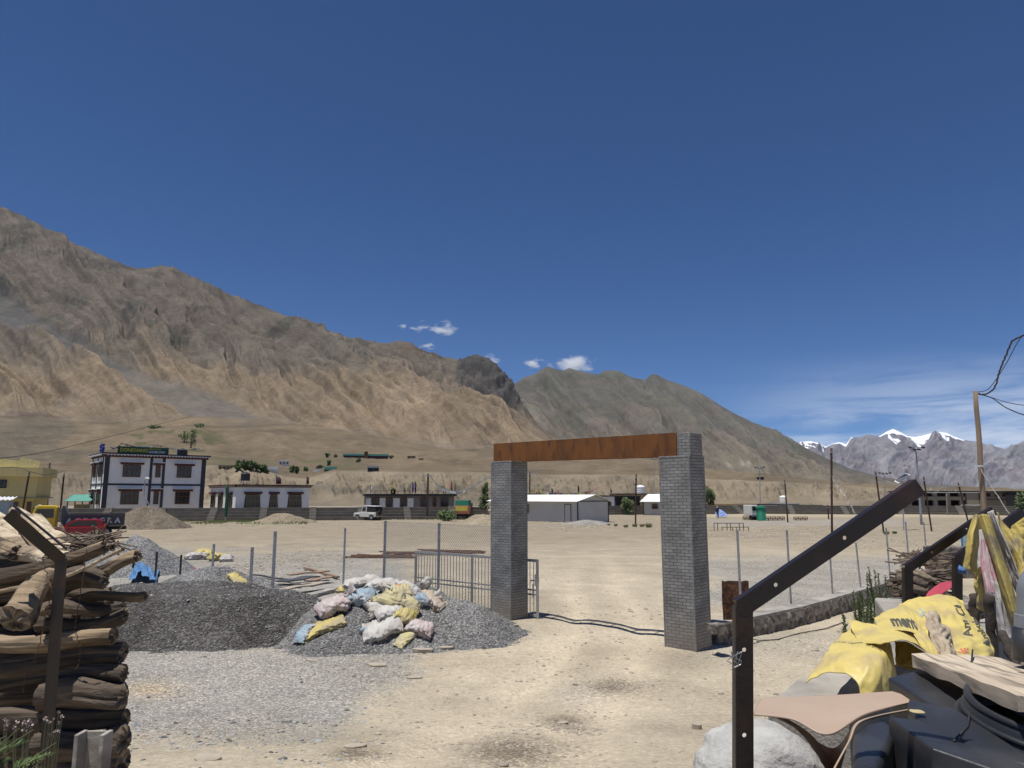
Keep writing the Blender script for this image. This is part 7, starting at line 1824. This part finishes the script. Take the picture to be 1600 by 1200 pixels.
# flag strings on poles
bun = ['trimwhite', 'trimwhite', 'string']
flags('prayer_flags', 'ragged string of white flags hanging from the tall dark pole down to the right', [at(1299, 742, Tb.y), at(1318, 768, Tb.y - 2), at(1331, 790, Tb.y - 4), at(1341, 809, Tb.y - 6)], 26, bun, .28, .15, 5, .012)
flags('prayer_flags', 'thin bare string from the tall dark pole down to the left', [at(1299, 700, Tb.y), at(1285, 745, Tb.y + 10), at(1278, 775, Tb.y + 20)], 6, bun, .2, .2, 6, .012)
flags('prayer_flags', 'string of white flags running down right from the wooden utility pole', [at(1530, 728, 27), at(1545, 752, 26), at(1560, 775, 25), at(1578, 803, 24)], 22, bun, .09, .05, 7, .012)
flags('prayer_flags', 'drooping white flag string between the steel arm tip and the thin leaning pole', [at(1444, 765, 70), at(1475, 757, 75), t4 + Vector((0, 0, -.3))], 14, bun, .3, .5, 8, .012)
flags('prayer_flags', 'white bunting sagging from the dark pole of the long low building to the conifer', [at(672, 742, 100), at(690, 762, 104), at(722, 768, 106), at(765, 741, 108)], 34, ['trimwhite'], .42, .15, 9, .02)
flags('prayer_flags', 'flag string across the roofs behind the long white shed', [at(828, 765, 125), at(870, 769, 128), at(912, 768, 130), at(935, 760, 130)], 30, ['trimwhite', 'signyellow', 'redpaint', 'orange', 'flagblue'], .5, .3, 10, .02)
# roof clutter behind the shed
for i, (px_, pyt, c, l) in enumerate(((841, 758, 'signyellow', 'yellow roof flag left behind the long shed'), (903, 757, 'polebrown', 'dark roof post with flags behind the middle of the long shed'), (862, 762, 'polebrown', 'short dark roof post behind the left part of the long shed'), (954, 763, 'flagdark', 'dark flag post between the long shed and the inner pole'))):
    roofflag(at(px_, 771, 134), zat(px_, pyt, at(px_, 771, 134).x, 134) - at(px_, 771, 134).z, l, c, .12)

# ================================================================ HILLSIDE HOUSES AND VEGETATION
HX, HY, HZ = hill_xyz; HPX, HPY = pix(HX, HY, HZ)
def hillpt(px_, py_):
    j = int(np.argmin(np.abs(HPX[120] - px_))); col = HPY[:, j]; ks = np.where((col[:-1] > py_) & (col[1:] <= py_))[0]
    if len(ks) == 0: ks = [int(np.argmin(np.abs(col - py_)))]
    k = int(ks[0]); return Vector((float(HX[k, j]), float(HY[k, j]), float(HZ[k, j])))
def hillhouse(px0, px1, pyb, pyt, m, rm, label, wins=3, D=8, ang=None, band=.18, name='hillside_house', wm='darkhole', cat='house'):
    a = hillpt(px0, pyb); s = a.y / FPX; W = (px1 - px0) * s * 1.02; Hh = max((pyb - pyt) * s * 1.02, 2); rz = R(ang) if ang is not None else -math.atan2(a.x, a.y)
    t = thing(name, label, cat, tuple(a + Vector((0, 0, -.3))), rz, 'houses on the hillside bench'); D = min(D, W)
    L_box(t, 'wall', 0, W, 0, D, -3, Hh * (1 - band), m); L_box(t, 'roof', -W * .02, W * 1.02, -.5, D + .3, Hh * (1 - band) + .01, Hh, rm)
    for k in range(wins): x = W * (k + .5) / wins; L_box(t, 'window', x - W / wins * .22, x + W / wins * .22, -.15, -.02, Hh * .28, Hh * .62, wm)
    return t, W, Hh
t, W, Hh = hillhouse(536, 603, 713.5, 707.5, 'flagdark', 'teal', 'long green roofed monastery school on the hillside bench', 12, band=.45)
L_box(t, 'tower', W * .46, W * .54, -1, 7, -1, Hh * 1.6, 'woodframe'); L_box(t, 'tower_cap', W * .455, W * .545, -1.3, 7.3, Hh * 1.6 + .01, Hh * 1.9, 'cream')
t, W, Hh = hillhouse(574, 591, 736, 726, 'wall_slate', 'metalgrey', 'grey blocky house with a pale roof below the monastery school', 2, band=.3)
hillhouse(636, 648, 716, 711.5, 'tanmud', 'roofblack', 'small ruined mud house right of the monastery school', 2); hillhouse(435, 450, 726, 718.5, 'wall_white', 'wall_white', 'small white house with dark windows high on the hillside left of the school', 3)
hillhouse(417, 434, 735, 728, 'roofwhite', 'roofwhite', 'white tin roofed shed beside the green bushes on the hillside', 0, band=.6); hillhouse(340, 372, 733, 727, 'tanmud', 'conclight', 'low tan wall of buildings left of the green bushes on the hillside', 6); hillhouse(506, 524, 737, 728, 'foliage', 'teal', 'green roofed cabin among trees below the school at the left', 2, band=.5)
hillhouse(488, 500, 738, 734, 'wall_white', 'roofwhite', 'tiny white tent like hut among the hillside gardens', 0, band=.7); hillhouse(1182, 1192, 749, 745, 'flagdark', 'roofblack', 'lone dark hut on the far slope beside the distant mast', 2); hillhouse(655, 662, 718, 714.5, 'conclight', 'conclight', 'tiny pale hut right of the small ruined mud house', 0)
def crown(mb, c, rx, ry, rz, n, leaf, rg, lumps=7):
    L = [(c + Vector((rg.uniform(-.6, .6) * rx, rg.uniform(-.6, .6) * ry, rg.uniform(-.6, .7) * rz)), rg.uniform(.35, .6)) for _ in range(lumps)] + [(c, .7)]
    for i in range(n):
        q, k = L[rg.randrange(len(L))]; v = Vector((rg.gauss(0, 1), rg.gauss(0, 1), rg.gauss(0, 1))).normalized() * (rg.random() ** .4)
        p = q + Vector((v.x * rx, v.y * ry, v.z * rz)) * k; d = Vector((rg.gauss(0, 1), rg.gauss(0, 1), rg.gauss(0, 1))).normalized() * leaf * rg.uniform(.6, 1.3); s = d.orthogonal().normalized() * leaf * .5
        mb.add([p - d, p + s, p + d, p - s], [(0, 1, 2, 3)])
def tree(p, w, h, label, seed, m='foliage', n=1100, name='tree', group=None, trunk=True, conic=False, leaf=None, cat='tree', zc=.58):
    rg = random.Random(seed); t = thing(name, label, cat, tuple(p), 0, group); mb = MB(); lf = leaf or w * .05
    if conic:
        for k in range(6): z = h * (.18 + .14 * k); crown(mb, Vector((rg.uniform(-.1, .1) * w, 0, z)), w * .5 * (1 - k / 7.5), w * .5 * (1 - k / 7.5), h * .12, n // 6, lf, rg, 4)
    else: crown(mb, Vector((0, 0, h * zc)), w / 2, w / 2, h * (1 - zc), n, lf, rg)
    mb.build('crown', M_[m], t)
    tr = MB().tube([Vector((0, 0, -.3)), Vector((w * .02, 0, h * .3)), Vector((0, 0, h * .7))], [w * .045, w * .03, w * .01], 7)
    for k in range(4): a_ = k * 1.7; tr.tube([Vector((0, 0, h * (.2 + .1 * k))), Vector((math.cos(a_) * w * .25, math.sin(a_) * w * .25, h * (.45 + .1 * k)))], [w * .018, w * .006], 5)
    tr.build('trunk', M_['trunk'], t)
    return t
def bush_at_hill(px_, pyb, wpx, hpx, label, seed, m='foliage', n=500):
    p = hillpt(px_, pyb); s = p.y / FPX; tree(p, wpx * s, hpx * s, label, seed, m, n, 'bush', 'bushes on the hillside', zc=.45, cat='bush', leaf=max(.5, wpx * s * .05))
bl_ = [(372, 733, 14, 14, 'round green bush leftmost of the row on the hillside behind the small house'), (383, 734, 16, 16, 'large green bush second from the left in the hillside row'), (394, 734, 16, 14, 'large green bush in the middle of the hillside row'), (404, 736, 16, 14, 'green bush right of the middle in the hillside row'), (414, 738, 14, 11, 'small green bush at the right end of the hillside row'),
       (456, 738, 12, 12, 'dark green tree left of the white tent like hut'), (464, 740, 10, 12, 'second dark green tree left of the white tent like hut'), (478, 736, 8, 8, 'small green bush just behind the white tent like hut'), (513, 727, 7, 8, 'green tree above the green roofed cabin'), (560, 722, 9, 8, 'round green bush below the middle of the monastery school'), (512, 715, 8, 7, 'green bush left of the monastery school'), (525, 714, 7, 5, 'small green bush touching the left end of the monastery school'), (612, 716, 10, 6, 'green bush touching the right end of the monastery school'), (500, 731, 12, 6, 'flat green shrub left of the green roofed cabin')]
for i, (a, b, c, d_, l) in enumerate(bl_): bush_at_hill(a, b, c, d_, l, 70 + i)
rg = random.Random(22)
for i, (a, b, c, d_, l) in enumerate([(298, 700, 26, 34, 'tall pale green poplar clump behind the right end of the homestay roof'), (288, 690, 20, 18, 'pale green poplar clump left of the taller one above the homestay'), (240, 668, 30, 5, 'flat dark shrub patch high above the homestay sign'), (312, 668, 18, 7, 'dark shrub patch on the slope above the poplar clump')]):
    bush_at_hill(a, b, c, d_, l, 90 + i, 'foliage2', 420)
# nearer trees
def near_tree(px_, d, pyt, wpx, label, seed, m='foliage', n=1400, zb=0., **k):
    p = at(px_, 780, d); p.z = zb; h = zat(px_, pyt, p.x, p.y) - zb; tree(p, wpx * d / FPX, h, label, seed, m, n, **k)
near_tree(757, 104, 752, 28, 'dark conifer like tree left of the left gate pillar', 1, conic=True, leaf=.16); near_tree(1106, 135, 757, 26, 'dark tree peeking out right of the right gate pillar', 2, leaf=.2); near_tree(980, 125, 778, 26, 'olive green shrub behind the inner pole between the sheds', 3, 'foliage2', leaf=.16, zc=.5)
near_tree(1600, 60, 768, 24, 'pale green poplar sapling at the right edge before the dark building', 4, 'foliage2', leaf=.1, zc=.5); near_tree(1588, 66, 776, 10, 'slim poplar sapling left of the larger one at the right edge', 5, 'foliage2', 500, leaf=.1, zc=.5)
near_tree(700, 93, 795, 34, 'low spreading green shrub before the right end of the long low building', 6, 'foliage2', 1100, name='shrub', leaf=.13, zc=.4, cat='shrub'); near_tree(1255, 140, 788, 9, 'small round shrub right of the grey roofed building', 7, 'foliage2', 300, leaf=.15, cat='shrub', name='shrub'); near_tree(1268, 140, 788, 8, 'small round shrub beside the small grey building beyond the stands', 8, 'foliage2', 300, leaf=.15, cat='shrub', name='shrub')
bm_('tuftgreen', (.16, .19, .08), c2=(.24, .24, .12), scale=3)
def tuft(px_, pyb, hpx, label, seed, m='weed', n=120, w=1.6):
    p = G(px_, pyb); p.z = 0; h = hpx * p.y / FPX; rg = random.Random(seed); mb = MB()
    for i in range(n):
        a_ = rg.uniform(0, 6.28); b_ = Vector((math.cos(a_), math.sin(a_), 0)) * rg.random() * h * .4 * w; q = b_ + Vector((math.cos(a_) * h * .5 * rg.random() * w, math.sin(a_) * h * .4, h * rg.uniform(.5, 1))); s = Vector((.03, .0, 0)) * p.y / 60
        mb.add([p + b_ - s, p + b_ + s, p + q], [(0, 1, 2)])
    tag(mb.build('grass_tuft', M_[m]), label, 'grass tuft', 'dry green tufts on the field')
for i, (a, b, c, l) in enumerate(((1013, 824, 8, 'largest green tuft, touching the right gate pillar from the left'), (992, 823, 6, 'green tuft at the foot of the inner pole'), (978, 824, 5, 'green tuft left of the inner pole'), (962, 822, 4, 'small green tuft halfway between shed and inner pole'), (1003, 823, 5, 'green tuft just right of the inner pole'), (951, 821, 3, 'tiny tuft by the gravel at the right end of the long shed'), (207, 819, 9, 'bright yellow green tuft at the left foot of the brown earth heap'), (196, 819, 6, 'smaller tuft behind the rear of the truck'), (258, 817, 5, 'green tuft at the right foot of the brown earth heap'), (285, 816, 4, 'small green tuft right of the brown earth heap'), (228, 928, 14, 'grey green weed patch under the blue tarpaulin'), (1385, 835, 6, 'pale weed tuft at the foot of the crossing dark pole'), (1398, 834, 5, 'pale weed tuft under the solar lamp'))):
    tuft(a, b, c, l, i, 'tuftgreen' if i < 12 else 'foliage2', 70, 1.3)
# grass strip before the left stands
rg = random.Random(31); mb = MB()
for i in range(5200):
    px_ = rg.uniform(190, 480) if rg.random() < .85 else rg.uniform(640, 760); p = G(px_, rg.gauss(816.5 if px_ < 500 else 811, 1.1)); p.z = 0
    if float(fbm(np.float64(p.x / 3), np.float64(p.y / 3), 3, 8)) < -.12: continue
    h = rg.uniform(.08, .35); a_ = rg.uniform(-.15, .15); mb.add([p + Vector((-.05, 0, 0)), p + Vector((.05, 0, 0)), p + Vector((a_, 0, h))], [(0, 1, 2)])
tag(mb.build('grass', bm_('drygrass', (.2, .22, .07), c2=(.13, .16, .05), scale=.6)), 'yellow green grass strip along the foot of the left stands', 'grass', kind='stuff')

# ================================================================ CLOUDS (beyond the haze) AND HAZE
def cloudmat():
    m = bpy.data.materials.new('cloud_vapour'); m.use_nodes = True; n = m.node_tree.nodes; L = m.node_tree.links; n.clear()
    o = n.new('ShaderNodeOutputMaterial'); v = n.new('ShaderNodeVolumePrincipled'); v.inputs['Color'].default_value = (1, 1, 1, 1); v.inputs['Anisotropy'].default_value = .1
    t = n.new('ShaderNodeTexCoord'); g1 = n.new('ShaderNodeVectorMath'); g1.operation = 'LENGTH'; L.new(t.outputs['Object'], g1.inputs[0])
    nz = n.new('ShaderNodeTexNoise'); nz.inputs['Scale'].default_value = 1.5; nz.inputs['Detail'].default_value = 6; nz.inputs['Roughness'].default_value = .6
    oi = n.new('ShaderNodeObjectInfo'); ad = n.new('ShaderNodeVectorMath'); ad.operation = 'ADD'; L.new(t.outputs['Object'], ad.inputs[0]); L.new(oi.outputs['Location'], ad.inputs[1]); L.new(ad.outputs[0], nz.inputs['Vector'])
    a = n.new('ShaderNodeMath'); a.operation = 'MULTIPLY_ADD'; L.new(nz.outputs['Fac'], a.inputs[0]); a.inputs[1].default_value = 3.0; a.inputs[2].default_value = -1.05
    b = n.new('ShaderNodeMath'); b.operation = 'SUBTRACT'; L.new(a.outputs[0], b.inputs[0]); L.new(g1.outputs['Value'], b.inputs[1])
    c = n.new('ShaderNodeMath'); c.operation = 'MULTIPLY'; c.use_clamp = False; L.new(b.outputs[0], c.inputs[0]); c.inputs[1].default_value = CLD
    d = n.new('ShaderNodeMath'); d.operation = 'MAXIMUM'; L.new(c.outputs[0], d.inputs[0]); d.inputs[1].default_value = 0; L.new(d.outputs[0], v.inputs['Density']); L.new(v.outputs[0], o.inputs['Volume'])
    return m
CLD = .012
CM = cloudmat()
for (px_, py_, w, h, l) in ((686, 513, 62, 19, 'small white cloud alone in the blue sky, largest left of the ridge'), (668, 541, 26, 11, 'wispy little white cloud just above the mountain ridge'), (765, 566, 40, 19, 'white cloud touching the ridge above the dark crag'), (833, 568, 34, 16, 'thin wispy cloud in the gap left of the brightest cloud'), (895, 571, 62, 34, 'brightest white cloud sitting on the far ridge'), (627, 510, 18, 8, 'faint tiny wisp of cloud left of the lone cloud')):
    d = 30000; c = at(px_, py_, d); s = d / FPX; o = MB().tube([Vector((0, 0, -1)), Vector((0, 0, -.92)), Vector((0, 0, -.6)), Vector((0, 0, 0)), Vector((0, 0, .6)), Vector((0, 0, .92)), Vector((0, 0, 1))], [.05, .4, .8, 1, .8, .4, .05], 16).build('cloud', CM)
    o.location = c; o.scale = (w * s * .78, w * s * .5, h * s * .78); tag(o, l, 'cloud', 'small clouds over the ridge')
hz = bpy.data.materials.new('haze_air'); hz.use_nodes = True; n = hz.node_tree.nodes; n.clear()
o_ = n.new('ShaderNodeOutputMaterial'); v_ = n.new('ShaderNodeVolumePrincipled'); v_.inputs['Color'].default_value = (.55, .75, 1, 1); v_.inputs['Density'].default_value = 1.1e-5; v_.inputs['Anisotropy'].default_value = .3
hz.node_tree.links.new(v_.outputs[0], o_.inputs['Volume'])
hb = MB().box((0, 0, 2000), (56000, 56000, 4010)).build('haze', hz); tag(hb, kind='stuff')
